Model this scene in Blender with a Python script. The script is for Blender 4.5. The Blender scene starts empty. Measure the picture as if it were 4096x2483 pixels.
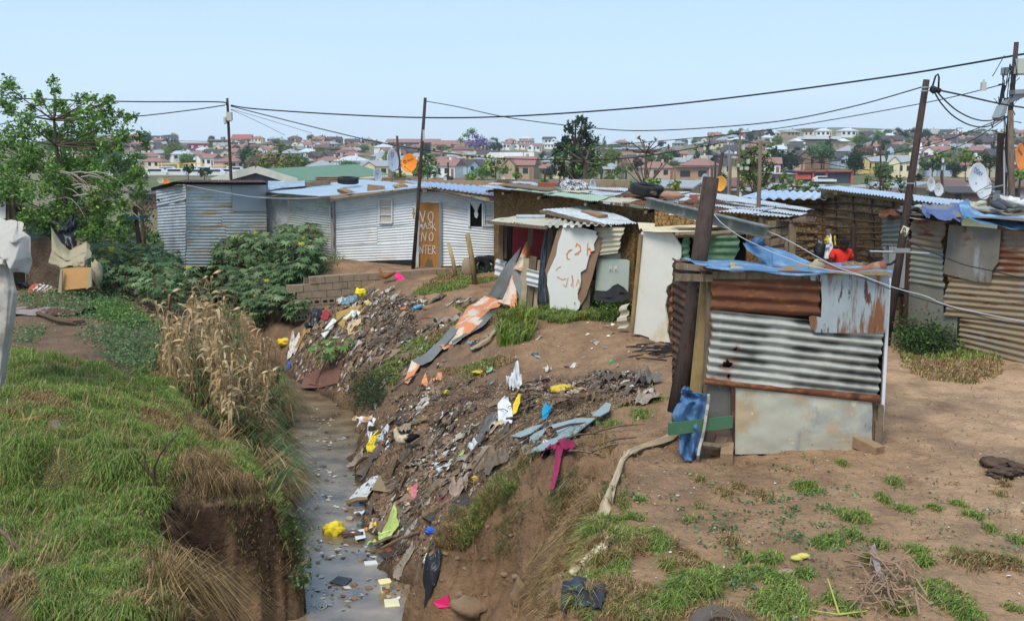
import bpy,math,random
import numpy as np
from mathutils import Vector,Matrix,Quaternion
from mathutils.geometry import tessellate_polygon
PI=math.pi
rnd=random.Random(7);rng=np.random.default_rng(11)
scn=bpy.context.scene
COL=scn.collection
F_PX=983.0;PITCH=math.radians(9.25);CAMZ=3.3
CP,SP=math.cos(PITCH),math.sin(PITCH)
def ray(px,py):
 a=(px-512.0)/F_PX;b=(310.0-py)/F_PX
 return np.stack([a+0*b,CP+b*SP,-SP+b*CP],-1)if isinstance(px,np.ndarray)else np.array([a,CP+b*SP,-SP+b*CP])
def at(px,py,Y):
 d=ray(float(px),float(py));t=Y/d[1]
 return Vector((d[0]*t,Y,CAMZ+d[2]*t))
def proj(x,y,z):
 dz=z-CAMZ
 dep=y*CP-dz*SP;up=y*SP+dz*CP
 return 512+F_PX*x/dep,310-F_PX*up/dep
_perm=rng.permutation(256)
_vals=rng.random(256)
def vnoise(x,y,seed=0):
 x=np.asarray(x,float)+seed*17.31;y=np.asarray(y,float)+seed*9.77
 xi=np.floor(x).astype(int);yi=np.floor(y).astype(int)
 fx=x-xi;fy=y-yi;fx=fx*fx*(3-2*fx);fy=fy*fy*(3-2*fy)
 def h(a,b):return _vals[_perm[(a+_perm[b&255])&255]]
 return(h(xi,yi)*(1-fx)+h(xi+1,yi)*fx)*(1-fy)+(h(xi,yi+1)*(1-fx)+h(xi+1,yi+1)*fx)*fy
def fbm(x,y,o=4,seed=0):
 s=0;a=1;t=0
 for i in range(o):
  s=s+a*(vnoise(np.asarray(x)*2**i,np.asarray(y)*2**i,seed+i)-.5);t+=a;a*=.5
 return s/t*2
def sstep(a,b,x):
 t=np.clip((x-a)/(b-a),0,1);return t*t*(3-2*t)
def tab(s):
 a=np.array([[float(v)for v in r.split()]for r in s.strip().split(';')])
 return lambda y,k:np.interp(y,a[:,0],a[:,k])
XR=tab("4 -1.0; 8.2 -1.0; 9.1 -1.05; 10.5 -1.2; 11.5 -1.3; 12.3 -1.75; 13 -1.7; 13.8 -2.25; 14.5 -2.35; 15.4 -2.72; 16.4 -2.85; 17.6 -2.92; 18.9 -3.0; 20.4 -3.45; 22.2 -4.6; 24.3 -5.9; 26.8 -7.6; 30 -9.6; 34 -12")
XM=tab("4 -.3 -1.9; 8.2 -.1 -1.9; 9.1 0 -1.85; 10.3 -.45 -1.85; 11.0 -.85 -1.15; 12 -.9 -1.1; 13 -1.0 -1.3; 15 -1.6 -1.4; 17 -2.0 -1.3; 19 -2.4 -1.05; 21 -3.0 -1.0; 23 -4.0 -1.2; 25 -5.7 -1.3; 27 -6.7 -1.1; 30 -8.7 -.9; 34 -11 -.5")
XC=tab("4 .3 -.05; 7 .38 -.05; 8.2 .7 -.05; 9.1 .93 -.05; 10.5 1.15 -.05; 11.5 .9 -.2; 13 .6 -.3; 15 .4 -.4; 17 0 -.5; 19 -1.1 -.5; 21 -1.7 -.5; 23 -2.6 -.45; 24.6 -3.6 -.6; 25.6 -4.7 -.75; 27 -5.8 -.15; 30 -7 -.1; 34 -9 -.1")
XL=tab("4 -2.4; 8 -2.45; 9.5 -2.7; 10.0 -3.6; 10.6 -3.5; 10.95 -2.45; 11.7 -2.7; 12.3 -3.0; 13 -3.2; 13.7 -3.35; 14.5 -3.42; 15.4 -3.75; 16.4 -4.1; 17.6 -4.3; 18.9 -4.45; 20.4 -4.75; 22.2 -5.4; 24.3 -6.7; 26.8 -8.4; 30 -10.4; 34 -12.6")
XLC=tab("4 -2.7 -.6; 7 -2.85 -.6; 8.5 -3.15 -.7; 9.5 -3.75 -.75; 10.0 -4.1 -.78; 10.6 -4.0 -.8; 10.95 -2.8 -.85; 11.5 -2.95 -.9; 12.2 -3.4 -.95; 13 -3.9 -1.0; 14.5 -4.6 -.85; 16 -5.3 -.75; 18 -5.9 -.7; 20 -6.4 -.7; 22 -7.2 -.6; 25 -8.8 -.5; 28 -10.5 -.4; 31 -12 -.25; 34 -13.5 -.2")
WATER=-2.2
WX0,WY0,WX1,WY1=-5.32,25.5,-2.05,27.3
def town_h(x,y):
 d=np.hypot(x,y);az=np.degrees(np.arctan2(x,y))
 z=np.interp(d,[0,45,70,110,160,250,380,500,620,760,900,3000],[-.15,-.15,-1.6,-2.9,-3.9,-3.0,-.9,3.2,7.4,8.5,3,-40])
 rh=np.exp(-((az-17)/6.5)**2)+.55*np.exp(-((az-28)/7)**2)
 z=z+rh*np.interp(d,[0,200,420,650,760,950],[0,0,4.5,9.0,8.5,0])
 dip=np.exp(-((az-8.5)/4.5)**2)
 z=z-dip*np.interp(d,[0,300,600,760,950],[0,0,4.5,5.5,0])
 return z+1.3*fbm(x/70,y/70,3,5)*np.clip((d-60)/200,0,1)
def H(x,y,detail=True):
 x=np.asarray(x,float);y=np.asarray(y,float)
 nx=.25*fbm(x*1.3,y*1.3,3,1)+.12*fbm(x*4,y*4,3,2)
 X=x+nx
 xr=XR(y,1);xm,zm=XM(y,1),XM(y,2);xc,zc=XC(y,1),XC(y,2)
 xl=XL(y,1);xlc,zlc=XLC(y,1),XLC(y,2)
 zp=np.interp(y,[4,10,18,30,60],[.02,0,-.03,-.1,-.15])
 def seg(X,x0,z0,x1,z1):
  t=np.clip((X-x0)/np.maximum(x1-x0,1e-3),0,1);t2=t*t*(3-2*t)
  t=.35*t+.65*t2
  return z0+(z1-z0)*t
 bed=-2.32+.03*fbm(x*4,y*4,2,3)
 zR=np.where(X<xm,seg(X,xr-.12,-2.3,np.maximum(xm,xr+.1),zm),np.where(X<xc,seg(X,xm,zm,xc,zc),seg(X,xc,zc,xc+2.2,zp)))
 zfarl=np.interp(y,[4,10,16,25,34],[-.35,-.4,-.35,-.2,-.15])
 zL=np.where(X>xlc,seg(-X,-xl-.12,-2.3,-np.minimum(xlc,xl-.1),zlc),seg(-X,-xlc,zlc,-xlc+2.5,zfarl))
 mid=.5*(xl+xr)
 z=np.where(X>mid,zR,zL)
 inb=(X>xl)&(X<xr);z=np.where(inb,bed,z)
 dry=sstep(-2.25,-1.7,z)
 if detail:
  slope=np.where((x>xr)&(x<xc+.3)&(y>10.8),1,0)
  z=z+dry*(.05*fbm(x*1.7,y*1.7,3,8)+.022*fbm(x*8,y*8,3,9))+slope*dry*(.09*fbm(x*2.6,y*2.6,3,14)+.05*fbm(x*9,y*9,2,15))
  gl=(X<xl)&(y<15);z=z+np.where(gl,dry*.2*fbm(x*1.3,y*1.3,3,21),0)
 z=z+.38*np.exp(-(((x+6.0)/2.0)**2+((y-12.3)/2.3)**2))
 nc=np.where((X>xr)&(x<xc+.2)&(y<12),1,0)+np.where((X<xl+.1)&(x>xlc-.1)&(y<12),1,0);z=z+nc*dry*(.24*fbm(x*3.2,y*3.2,3,25)+.09*fbm(x*10,y*10,3,26))
 z=z+np.where((X>xc)&(y<24),.022*fbm(x*3.1,y*3.1,3,27)+.012*fbm(x*16,y*16,2,28),0)
 k=sstep(31,35,y);z=z*(1-k)+(-.12)*k
 yw=WY0+(x-WX0)*(WY1-WY0)/(WX1-WX0)
 beh=(x>WX0-.02)&(x<WX1+.6)&(y>yw+.06)&(y<34)
 z=np.where(beh,-.06+.02*fbm(x*2,y*2,2,4),z)
 z=z+.22*np.exp(-(((x+5.2)/1.3)**2+((y-28.6)/.8)**2))
 z=z-.22*np.exp(-(((x-7.1)/.7)**2+((y-10.6)/.5)**2))
 z=z+.25*np.exp(-(((x+.05)/.8)**2+((y-17.6)/.7)**2))
 d=np.hypot(x,y);k=sstep(44,60,d)
 return z*(1-k)+town_h(x,y)*k
_gx=np.arange(-16,14.01,.05);_gy=np.arange(4,36.01,.05);_HT=None
def H1(x,y):
 global _HT
 if _HT is None:A_,B_=np.meshgrid(_gx,_gy);_HT=H(A_,B_).tolist()
 fx,fy=(x+16)/.05,(y-4)/.05;i,j=int(fx),int(fy)
 if not(0<=i<len(_gx)-1 and 0<=j<len(_gy)-1):return float(H(np.array([x]),np.array([y]))[0])
 fx-=i;fy-=j;a,b=_HT[j],_HT[j+1]
 return(a[i]*(1-fx)+a[i+1]*fx)*(1-fy)+(b[i]*(1-fx)+b[i+1]*fx)*fy
_TS=np.exp(np.linspace(math.log(4.5),math.log(60),900))
def G(px,py,lift=0.0):
 d=ray(float(px),float(py))
 X=d[0]*_TS;Y=d[1]*_TS;Z=CAMZ+d[2]*_TS
 h=H(X,Y);u=np.where(Z<=np.maximum(h,WATER))[0]
 i=u[0]if len(u)else len(_TS)-1
 return Vector((X[i],Y[i],max(float(h[i]),WATER)+lift))
class MB:
 def __init__(s):s.v=[];s.f=[];s.c=[];s.mi=[];s.curc=None;s.m=0
 def add(s,vs,fs):
  b=len(s.v);s.v.extend([tuple(p)for p in vs]);s.f.extend([tuple(i+b for i in f)for f in fs]);s.mi.extend([s.m]*len(fs))
  if s.curc is not None:s.c.extend([s.curc]*len(vs))
  return b
 def box(s,c,size,R=None):
  x,y,z=size[0]/2,size[1]/2,size[2]/2;c=Vector(c)
  vs=[Vector((i*x,j*y,k*z))for i in(-1,1)for j in(-1,1)for k in(-1,1)]
  if R is not None:vs=[R@v for v in vs]
  s.add([c+v for v in vs],[(0,1,3,2),(4,6,7,5),(0,4,5,1),(2,3,7,6),(0,2,6,4),(1,5,7,3)])
 def bar(s,a,b,w,h,up=(0,0,1),jit=0):
  a=Vector(a);b=Vector(b);d=(b-a).normalized();u=Vector(up)
  if abs(d.dot(u))>.95:u=Vector((0,1,0))
  r=d.cross(u).normalized();u=r.cross(d)
  vs=[]
  for p in(a,b):
   for i,j in((-1,-1),(1,-1),(1,1),(-1,1)):
    vs.append(p+r*(w/2*i*(1+rnd.uniform(-jit,jit)))+u*(h/2*j*(1+rnd.uniform(-jit,jit))))
  s.add(vs,[(0,3,2,1),(4,5,6,7),(0,1,5,4),(1,2,6,5),(2,3,7,6),(3,0,4,7)])
 def tube(s,pts,rad,n=8,cap=True,wob=0):
  pts=[Vector(p)for p in pts]
  if not isinstance(rad,(list,tuple)):rad=[rad]*len(pts)
  vs=[];fs=[];up=None
  for i,p in enumerate(pts):
   t=(pts[min(i+1,len(pts)-1)]-pts[max(i-1,0)])
   t=t.normalized()if t.length>1e-9 else Vector((0,0,1))
   if up is None:
    up=Vector((0,0,1))if abs(t.z)<.9 else Vector((0,1,0))
   r=t.cross(up).normalized();up=r.cross(t).normalized()
   for k in range(n):
    a=2*PI*k/n;rr=rad[i]*(1+(rnd.uniform(-wob,wob)if wob else 0))
    vs.append(p+(r*math.cos(a)+up*math.sin(a))*rr)
  for i in range(len(pts)-1):
   for k in range(n):
    a=i*n+k;b=i*n+(k+1)%n;fs.append((a,b,b+n,a+n))
  if cap:fs.append(tuple(range(n-1,-1,-1)));fs.append(tuple((len(pts)-1)*n+k for k in range(n)))
  s.add(vs,fs)
 def slab(s,poly,th):
  """closed prism from a planar outline (world points) with thickness th along its normal, away from the camera"""
  P=[Vector(p)for p in poly];n=len(P)
  nn=Vector((0,0,0))
  for i in range(n):nn+=P[i].cross(P[(i+1)%n])
  nn.normalize()
  view=P[0]-Vector((0,0,CAMZ))
  if nn.dot(view)>0:P.reverse();nn=-nn
  Q=[p-nn*th for p in P]
  tris=tessellate_polygon([P])
  fs=[tuple(t)for t in tris]
  a,b,c=fs[0]
  if(P[b]-P[a]).cross(P[c]-P[a]).dot(nn)<0:fs=[t[::-1]for t in fs]
  fs2=[tuple(i+n for i in t[::-1])for t in fs]
  side=[(i,i+n,(i+1)%n+n,(i+1)%n)for i in range(n)]
  s.add(P+Q,fs+fs2+side)
 def grid(s,f,nu,nv,closed=False):
  vs=[f(i/nu,j/nv)for j in range(nv+1)for i in range(nu+1)]
  s.add(vs,[(j*(nu+1)+i,j*(nu+1)+i+1,(j+1)*(nu+1)+i+1,(j+1)*(nu+1)+i)for j in range(nv)for i in range(nu)])
 def corr(s,A,B,C,D,pitch=.076,amp=.012,along='u',box=False,jag=.0,dent=.01,seed=0,holes=(),res=.16,colf=None):
  """corrugated sheet A(bl) B(br) C(tr) D(tl); along='u' : ridges run from A to B"""
  A,B,C,D=map(Vector,(A,B,C,D))
  U=((B-A).length+(C-D).length)/2;V=((D-A).length+(C-B).length)/2
  n=(B-A).cross(D-A).normalized()
  if n.dot(A-Vector((0,0,CAMZ)))>0:n=-n
  L,W=(U,V)if along=='u' else(V,U)
  nw=max(2,int(W/pitch*6));nl=max(4,int(L/res))
  ph=rnd.random()*6
  def f(a,b):
   u,v=(a,b)if along=='u' else(b,a)
   p=(A*(1-u)+B*u)*(1-v)+(D*(1-u)+C*u)*v
   w=math.sin(2*PI*b*W/pitch+ph)
   if box:w=max(-1,min(1,w*3))
   e=dent*float(fbm(a*L*1.6,b*W*1.6,2,30+seed))
   p=p+n*(amp*w+e)
   if jag:
    jj=jag*float(vnoise(b*W*7,seed*3.3+(9 if a>.5 else 0)))
    k=(max(0,.08-a)-max(0,a-.92))/.08
    p=p+((B-A)if along=='u' else(D-A)).normalized()*jj*k
   return p
  b0=len(s.v);vs=[f(i/nl,j/nw)for j in range(nw+1)for i in range(nl+1)]
  fs=[]
  for j in range(nw):
   for i in range(nl):
    a,b=(i+.5)/nl,(j+.5)/nw
    if any((a-h[0])**2/h[2]**2+(b-h[1])**2/h[3]**2<1+.5*math.sin(9*math.atan2(b-h[1],a-h[0]))for h in holes):continue
    fs.append((j*(nl+1)+i,j*(nl+1)+i+1,(j+1)*(nl+1)+i+1,(j+1)*(nl+1)+i))
  s.add(vs,fs)
  if colf:s.c+=[colf(i/nl,j/nw,math.sin(2*PI*(j/nw)*W/pitch+ph))for j in range(nw+1)for i in range(nl+1)]
 def lathe(s,base,axis,prof,n=16):
  """prof: (dist along axis, radius)"""
  base=Vector(base);ax=Vector(axis).normalized()
  s.tube([base+ax*d for d,r in prof],[max(r,1e-4)for d,r in prof],n)
 def ball(s,c,r,n=10,m=7,sc=(1,1,1),noise=0,seed=0,R=None):
  c=Vector(c);vs=[];fs=[]
  for j in range(m+1):
   th=PI*j/m
   for i in range(n):
    ph=2*PI*i/n
    d=Vector((math.sin(th)*math.cos(ph),math.sin(th)*math.sin(ph),math.cos(th)))
    k=1
    if noise:k=1+noise*float(fbm(d.x*1.7+d.z*2.3+seed,d.y*1.7-d.z*1.1+seed*.7,2,40))*1.6
    w=Vector((d.x*sc[0],d.y*sc[1],d.z*sc[2]))*r*k
    if R is not None:w=R@w
    vs.append(c+w)
  for j in range(m):
   for i in range(n):fs.append((j*n+i,(j+1)*n+i,(j+1)*n+(i+1)%n,j*n+(i+1)%n))
  s.add(vs,fs)
 def mesh(s,name,mats,loc=(0,0,0),smooth=False,ang=None):
  me=bpy.data.meshes.new(name);L=Vector(loc)
  V=np.array(s.v,dtype=np.float64)-np.array(L)
  me.from_pydata(V.tolist(),[],s.f)
  if not isinstance(mats,(list,tuple)):mats=[mats]
  for m in mats:me.materials.append(m)
  if len(mats)>1:me.polygons.foreach_set('material_index',s.mi)
  if s.c and len(s.c)==len(s.v):
   a=me.color_attributes.new('Col','FLOAT_COLOR','POINT')
   a.data.foreach_set('color',np.array([(*c[:3],1)for c in s.c],dtype=np.float32).ravel())
  if smooth:me.polygons.foreach_set('use_smooth',[True]*len(me.polygons))
  me.update();return me
def npmesh(name,V,faces_n,Fi,mat,colors=None,loc=(0,0,0),smooth=False):
 """V (N,3); Fi flat vertex index array with constant faces_n verts per face"""
 me=bpy.data.meshes.new(name);V=np.asarray(V,np.float32)-np.array(loc,np.float32)
 me.vertices.add(len(V));me.vertices.foreach_set('co',V.ravel())
 Fi=np.asarray(Fi,np.int32).ravel();nf=len(Fi)//faces_n
 me.loops.add(len(Fi));me.loops.foreach_set('vertex_index',Fi)
 me.polygons.add(nf);me.polygons.foreach_set('loop_start',np.arange(nf,dtype=np.int32)*faces_n)
 if smooth:me.polygons.foreach_set('use_smooth',np.ones(nf,bool))
 me.update(calc_edges=True)
 if mat is not None:me.materials.append(mat)
 if colors is not None:
  a=me.color_attributes.new('Col','FLOAT_COLOR','POINT')
  c=np.ones((len(V),4),np.float32);c[:,:3]=colors
  a.data.foreach_set('color',c.ravel())
 return me
def _tag(o,label=None,cat=None,group=None,kind=None):
 if label:o['label']=label
 if cat:o['category']=cat
 if group:o['group']=group
 if kind:o['kind']=kind
 return o
def thing(name,label,cat,loc=(0,0,0),group=None,rz=0):
 o=bpy.data.objects.new(name,None);COL.objects.link(o);o.location=loc;o.rotation_euler=(0,0,rz)
 o.empty_display_size=.2
 return _tag(o,label,cat,group)
def root_loc(p):
 L=Vector((0,0,0))
 while p is not None:L+=Vector(p.location);p=p.parent
 return L
def part(name,mb,mat,parent,label=None,smooth=False):
 """mb holds WORLD coordinates; parent unrotated"""
 me=mb if isinstance(mb,bpy.types.Mesh)else mb.mesh(name,mat,root_loc(parent),smooth)
 o=bpy.data.objects.new(name,me);COL.objects.link(o);o.parent=parent
 return _tag(o,label)
def single(name,mb,mat,label,cat,group=None,kind=None,smooth=False,loc=None):
 if loc is None:
  V=np.array(mb.v);loc=(float(V[:,0].mean()),float(V[:,1].mean()),float(V[:,2].min()))
 me=mb.mesh(name,mat,loc,smooth)
 o=bpy.data.objects.new(name,me);COL.objects.link(o);o.location=loc
 return _tag(o,label,cat,group,kind)
def mobj(name,me,parent=None,loc=(0,0,0),**k):
 o=bpy.data.objects.new(name,me);COL.objects.link(o);o.location=loc;o.parent=parent
 return _tag(o,**k)
def dup(o,loc=None,rz=0,sc=1,label=None,group=None):
 def cp(a,par):
  c=a.copy();COL.objects.link(c)
  if par is not None:c.parent=par
  for ch in kids.get(a.name,()):cp(ch,c)
  return c
 kids={}
 def walk(a):
  for ch in a.children:kids.setdefault(a.name,[]).append(ch);walk(ch)
 walk(o);c=cp(o,None)
 c.location=loc;c.rotation_euler=(0,0,rz);c.scale=(sc,sc,sc)if not isinstance(sc,tuple)else sc
 if label:c['label']=label
 if group:c['group']=group
 return c
def lin(c):
 return tuple(((v/255.)/12.92 if v/255.<=.04045 else((v/255.+.055)/1.055)**2.4)for v in c)
_mats={}
def M(name,base=None,rough=.85,metal=0,var=.15,scale=3.,bump=0.,bscale=25.,layers=(),attr=False,stretch=(1,1,1),spec=.3,trans=0,sss=0,vor=None,bumpdist=.02,ior=None,alpha=None):
 if name in _mats:return _mats[name]
 m=bpy.data.materials.new(name);m.use_nodes=True;nt=m.node_tree;N=nt.nodes;Lk=nt.links
 b=N['Principled BSDF'];tc=N.new('ShaderNodeTexCoord');src=tc.outputs['Object']
 def mapped(st):
  mp=N.new('ShaderNodeMapping');mp.inputs['Scale'].default_value=st;Lk.new(src,mp.inputs['Vector']);return mp.outputs[0]
 def noise(sc,st=(1,1,1),det=5.,rg=.6):
  n=N.new('ShaderNodeTexNoise');n.inputs['Scale'].default_value=sc;n.inputs['Detail'].default_value=det;n.inputs['Roughness'].default_value=rg
  Lk.new(mapped(st)if st!=(1,1,1)else src,n.inputs['Vector']);return n.outputs['Fac']
 def mixc(f,a,c,mode='MIX'):
  x=N.new('ShaderNodeMix');x.data_type='RGBA';x.blend_type=mode
  if isinstance(f,float):x.inputs[0].default_value=f
  else:Lk.new(f,x.inputs[0])
  for s_,v in((6,a),(7,c)):
   if isinstance(v,tuple):x.inputs[s_].default_value=(*v[:3],1)
   else:Lk.new(v,x.inputs[s_])
  return x.outputs[2]
 if attr:
  at_=N.new('ShaderNodeAttribute');at_.attribute_name='Col';col=at_.outputs['Color']
 else:col=lin(base)
 if var:
  r=N.new('ShaderNodeMapRange');Lk.new(noise(scale,stretch),r.inputs[0])
  r.inputs[1].default_value=.25;r.inputs[2].default_value=.75;r.inputs[3].default_value=1-var;r.inputs[4].default_value=1+var
  r2=N.new('ShaderNodeCombineColor')
  for i in range(3):Lk.new(r.outputs[0],r2 .inputs[i])
  col=mixc(1.0,col,r2 .outputs[0],'MULTIPLY')
 for ly in layers:
  lc,sc,lo,hi=ly[:4];st=ly[4]if len(ly)>4 else(1,1,1);am=ly[5]if len(ly)>5 else 1.0
  r=N.new('ShaderNodeMapRange');r.interpolation_type='SMOOTHSTEP';Lk.new(noise(sc,st,6.,.65),r.inputs[0])
  r.inputs[1].default_value=lo;r.inputs[2].default_value=hi;r.inputs[4].default_value=am
  col=mixc(r.outputs[0],col,lin(lc))
 hgt=None
 if vor:
  sc,cc,wd=vor
  v=N.new('ShaderNodeTexVoronoi');v.feature='DISTANCE_TO_EDGE';v.inputs['Scale'].default_value=sc
  nn=N.new('ShaderNodeTexNoise');nn.inputs['Scale'].default_value=sc*.8;Lk.new(src,nn.inputs['Vector'])
  ma=N.new('ShaderNodeVectorMath');ma.operation='MULTIPLY_ADD';ma.inputs[1].default_value=(1.2/sc,)*3;Lk.new(nn.outputs['Color'],ma.inputs[0]);Lk.new(src,ma.inputs[2])
  Lk.new(ma.outputs[0],v.inputs['Vector'])
  r=N.new('ShaderNodeMapRange');Lk.new(v.outputs['Distance'],r.inputs[0]);r.inputs[2].default_value=wd
  col=mixc(r.outputs[0],lin(cc),col);hgt=r.outputs[0]
 if isinstance(col,tuple):b.inputs['Base Color'].default_value=(*col,1)
 else:Lk.new(col,b.inputs['Base Color'])
 b.inputs['Roughness'].default_value=rough;b.inputs['Metallic'].default_value=metal
 b.inputs['Specular IOR Level'].default_value=spec
 if trans:b.inputs['Transmission Weight'].default_value=trans
 if sss:b.inputs['Subsurface Weight'].default_value=sss
 if alpha:b.inputs['Alpha'].default_value=alpha
 if ior:b.inputs['IOR'].default_value=ior
 if bump:
  bm=N.new('ShaderNodeBump');bm.inputs['Strength'].default_value=bump;bm.inputs['Distance'].default_value=bumpdist
  hn=noise(bscale,(1,1,1),6.)
  if hgt is not None:
   ad=N.new('ShaderNodeMath');ad.operation='MULTIPLY_ADD';Lk.new(hgt,ad.inputs[0]);ad.inputs[1].default_value=1.2;Lk.new(hn,ad.inputs[2]);hn=ad.outputs[0]
  Lk.new(hn,bm.inputs['Height']);Lk.new(bm.outputs[0],b.inputs['Normal'])
 _mats[name]=m;return m
RUST=(112,66,42);RUST2=(88,52,38);DIRT=(150,130,100)
def galv(name,base=(168,172,172),rust=.5,dirt=.55,st=(1,1,1),rough=.6,metal=.1):
 ly=[((130,135,138),5,.45,.62,(1,1,1),.5)]
 if dirt<1:ly.append((DIRT,2.2,dirt-.08,dirt+.12,st,.75))
 if rust<1:ly.append((RUST,3.1,rust-.02,rust+.08,st,.9))
 return M(name,base,rough,metal,.14,2.5,.15,40,ly,spec=.35)
m_soil=M('soil',attr=True,rough=.95,var=.28,scale=2.2,bump=1.0,bscale=11,bumpdist=.07,layers=[((96,72,54),1.3,.5,.72,(1,1,1),.5),((172,142,108),7,.62,.76,(1,1,1),.35),((70,52,40),26,.58,.7,(1,1,1),.6),((190,165,130),60,.66,.74,(1,1,1),.5)],spec=.15)
m_white_iron=M('white_painted_iron',(208,210,208),.5,0,.12,2.5,.12,40,[((184,188,190),5,.52,.68,(1,1,1),.45),((194,164,118),1.8,.57,.72,(.5,.5,2.2),.8),((150,100,62),3.4,.74,.79,(1,1,2))],spec=.35)
m_grey_iron=galv('grey_galvanised_iron',(176,180,182),.74,.64,(1,1,2),.5,0)
m_pale_iron=galv('pale_galvanised_iron',(196,197,194),.7,.62,(1,1,2),.5,0)
m_ochre_iron=M('ochre_stained_iron',(196,197,192),.55,0,.08,3,.12,40,[((150,154,156),4,.54,.7,(1,1,1),.5),((188,152,98),1.6,.52,.62,(.4,.4,2.2),.8),((150,104,62),3,.68,.76,(.5,.5,2))],spec=.35)
m_rusty=M('rusted_iron',(104,64,44),.85,.05,.25,3,.3,60,[((140,92,58),4,.5,.68,(1,1,3)),((70,42,32),2.5,.56,.7),((150,138,120),3.3,.66,.74)],spec=.25)
m_darkrust=M('dark_rusted_iron',(82,56,44),.85,.05,.25,3,.3,50,[((118,84,62),3,.5,.7)],spec=.25)
m_rustgalv=M('streaked_rusty_iron',(158,166,165),.6,.15,.15,3,.2,40,[((128,84,54),2.4,.47,.56,(2.2,2.2,.35)),((92,56,40),5,.6,.68,(2,2,.5))],spec=.35)
m_oldgalv=M('weathered_black_grey_iron',(150,146,134),.65,.15,.2,4,.2,40,[((60,58,54),2.6,.50,.66,(.3,1,2.6),.85),((172,172,162),5,.6,.72),((120,76,52),2.1,.66,.74)],spec=.35)
m_flatgrey=M('flat_grey_iron',(184,180,160),.6,.15,.12,2,.15,8,[((158,160,152),1.4,.48,.66),((186,156,112),2.4,.54,.66,(1,1,1),.75),((206,196,160),5,.64,.7),((132,134,128),3.1,.58,.66,(1,1,.6),.6),((120,84,58),9,.66,.72),((150,132,104),1.1,.5,.7,(.3,1,3),.5),((122,84,58),3.5,.7,.76)],spec=.4)
m_greeniron=M('green_painted_iron',(92,124,92),.6,0,.2,3,.15,30,[((60,84,64),2.5,.5,.66),((150,140,116),4,.68,.76)],spec=.3)
m_creamiron=M('cream_iron',(196,186,160),.65,.05,.12,3,.1,30,[((150,120,84),2.4,.6,.72),((120,78,50),3.8,.7,.76)])
m_brownribs=galv('brown_stained_iron',(140,122,96),.58,.44,(.4,.4,2),.75,.05)
m_greengrey=galv('greenish_grey_iron',(138,140,122),.66,.6,(.4,.4,2),.7,.05)
m_blueroof=M('blue_white_roof_iron',(168,186,208),.35,.3,.08,1,.03,5,[((200,206,214),.8,.45,.6)],spec=.5)
m_paleroof=M('pale_blue_roof_iron',(158,172,182),.45,.15,.07,.7,.03,5,[((176,184,188),.9,.5,.65),((126,138,146),3,.66,.74,(1,1,1),.4)],spec=.5)
m_mintroof=M('mint_painted_iron',(168,184,156),.6,0,.1,3,.1,30,[((196,190,170),3,.55,.68),(RUST,3,.7,.76)])
m_mud=M('cracked_mud_wall',(142,112,72),.95,0,.2,3,.9,18,[((168,140,96),4,.55,.7),((108,82,54),2.2,.55,.72)],vor=(13,(92,68,42),.06),spec=.1,bumpdist=.04)
m_mudstone=M('mud_and_stone_wall',(158,130,92),.95,0,.3,7,1.0,22,[((184,160,120),9,.56,.66),((110,86,60),3,.6,.74)],vor=(12,(122,98,70),.07),spec=.1,bumpdist=.06)
m_timber=M('weathered_timber',(120,104,84),.9,0,.25,6,.4,30,[((78,64,52),3,.5,.7,(6,6,.6)),((158,142,116),5,.62,.74,(8,8,.8))],spec=.15)
m_pole=M('creosoted_pole',(70,57,50),.85,0,.25,8,.4,30,[((46,34,30),3,.5,.7,(8,8,.5)),((110,90,74),7,.68,.76,(8,8,.6))],spec=.2)
m_greypole=M('grey_pole_timber',(112,96,82),.9,0,.2,8,.4,30,[((78,64,54),3,.5,.7,(8,8,.5))],spec=.15)
m_plank=M('tan_plank',(150,126,84),.9,0,.2,6,.3,30,[((120,104,84),3,.5,.66,(5,5,.6)),((92,70,48),6,.66,.74,(6,6,.5))],spec=.15)
m_dark=M('dark_interior',(26,22,20),.95,0,.2,3,spec=.05)  # near-black base painted in for the shade inside openings
m_black=M('black_rubber',(32,31,31),.75,0,.2,8,.2,50,spec=.3)
m_blackpl=M('black_plastic_sheet',(40,42,46),.35,0,.25,5,.3,14,[((84,84,84),5,.6,.72)],spec=.5)
m_whiteboard=M('white_painted_board',(214,212,202),.6,0,.05,2,.08,12,[((190,182,160),2,.6,.72,(1,1,1),.6),((150,120,84),6,.74,.78,(1,1,1),.6)])
m_creamboard=M('stained_cream_board',(214,209,194),.7,0,.08,2,.1,12,[((196,172,128),1.6,.5,.66,(1,1,.6),.8),((140,112,74),3,.68,.76)])
m_brownboard=M('brown_hardboard',(140,112,88),.85,0,.15,4,.2,30,[((100,76,58),4,.6,.7)])
m_orangedoor=M('orange_brown_door',(168,116,54),.55,0,.1,2,.1,10,[((140,92,44),3,.5,.66,(6,6,.5),.7),((110,84,56),3,.68,.76)])
m_whitepaint=M('white_paint',(210,210,208),.6,0,.05)
m_spray=M('white_spray_paint',(214,206,196),.7,0,.06)
m_orspray=M('orange_spray_paint',(214,138,88),.75,0,.25,20)
m_winframe=M('white_window_frame',(206,210,208),.5,0,.05)
m_curtain=M('curtain_behind_glass',(190,178,160),.6,0,.08,3)
m_cable=M('black_cable',(28,28,30),.6,0,0)
m_wire=M('grey_wire',(150,150,150),.5,.3,0)
m_whitewire=M('white_wire',(172,174,176),.5,0,0)
m_dish=M('white_dish',(206,208,208),.45,0,.04,2,spec=.4)
m_dishor=M('orange_dish',(236,138,38),.45,0,.04,2,spec=.4)
m_steel=M('galvanised_steel',(150,152,150),.45,.6,.08)
m_block=M('concrete_block',(152,132,108),.95,0,.15,5,.5,30,[((118,98,78),2.4,.5,.68),((176,160,136),7,.62,.72)],spec=.1,bumpdist=.02)
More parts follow.
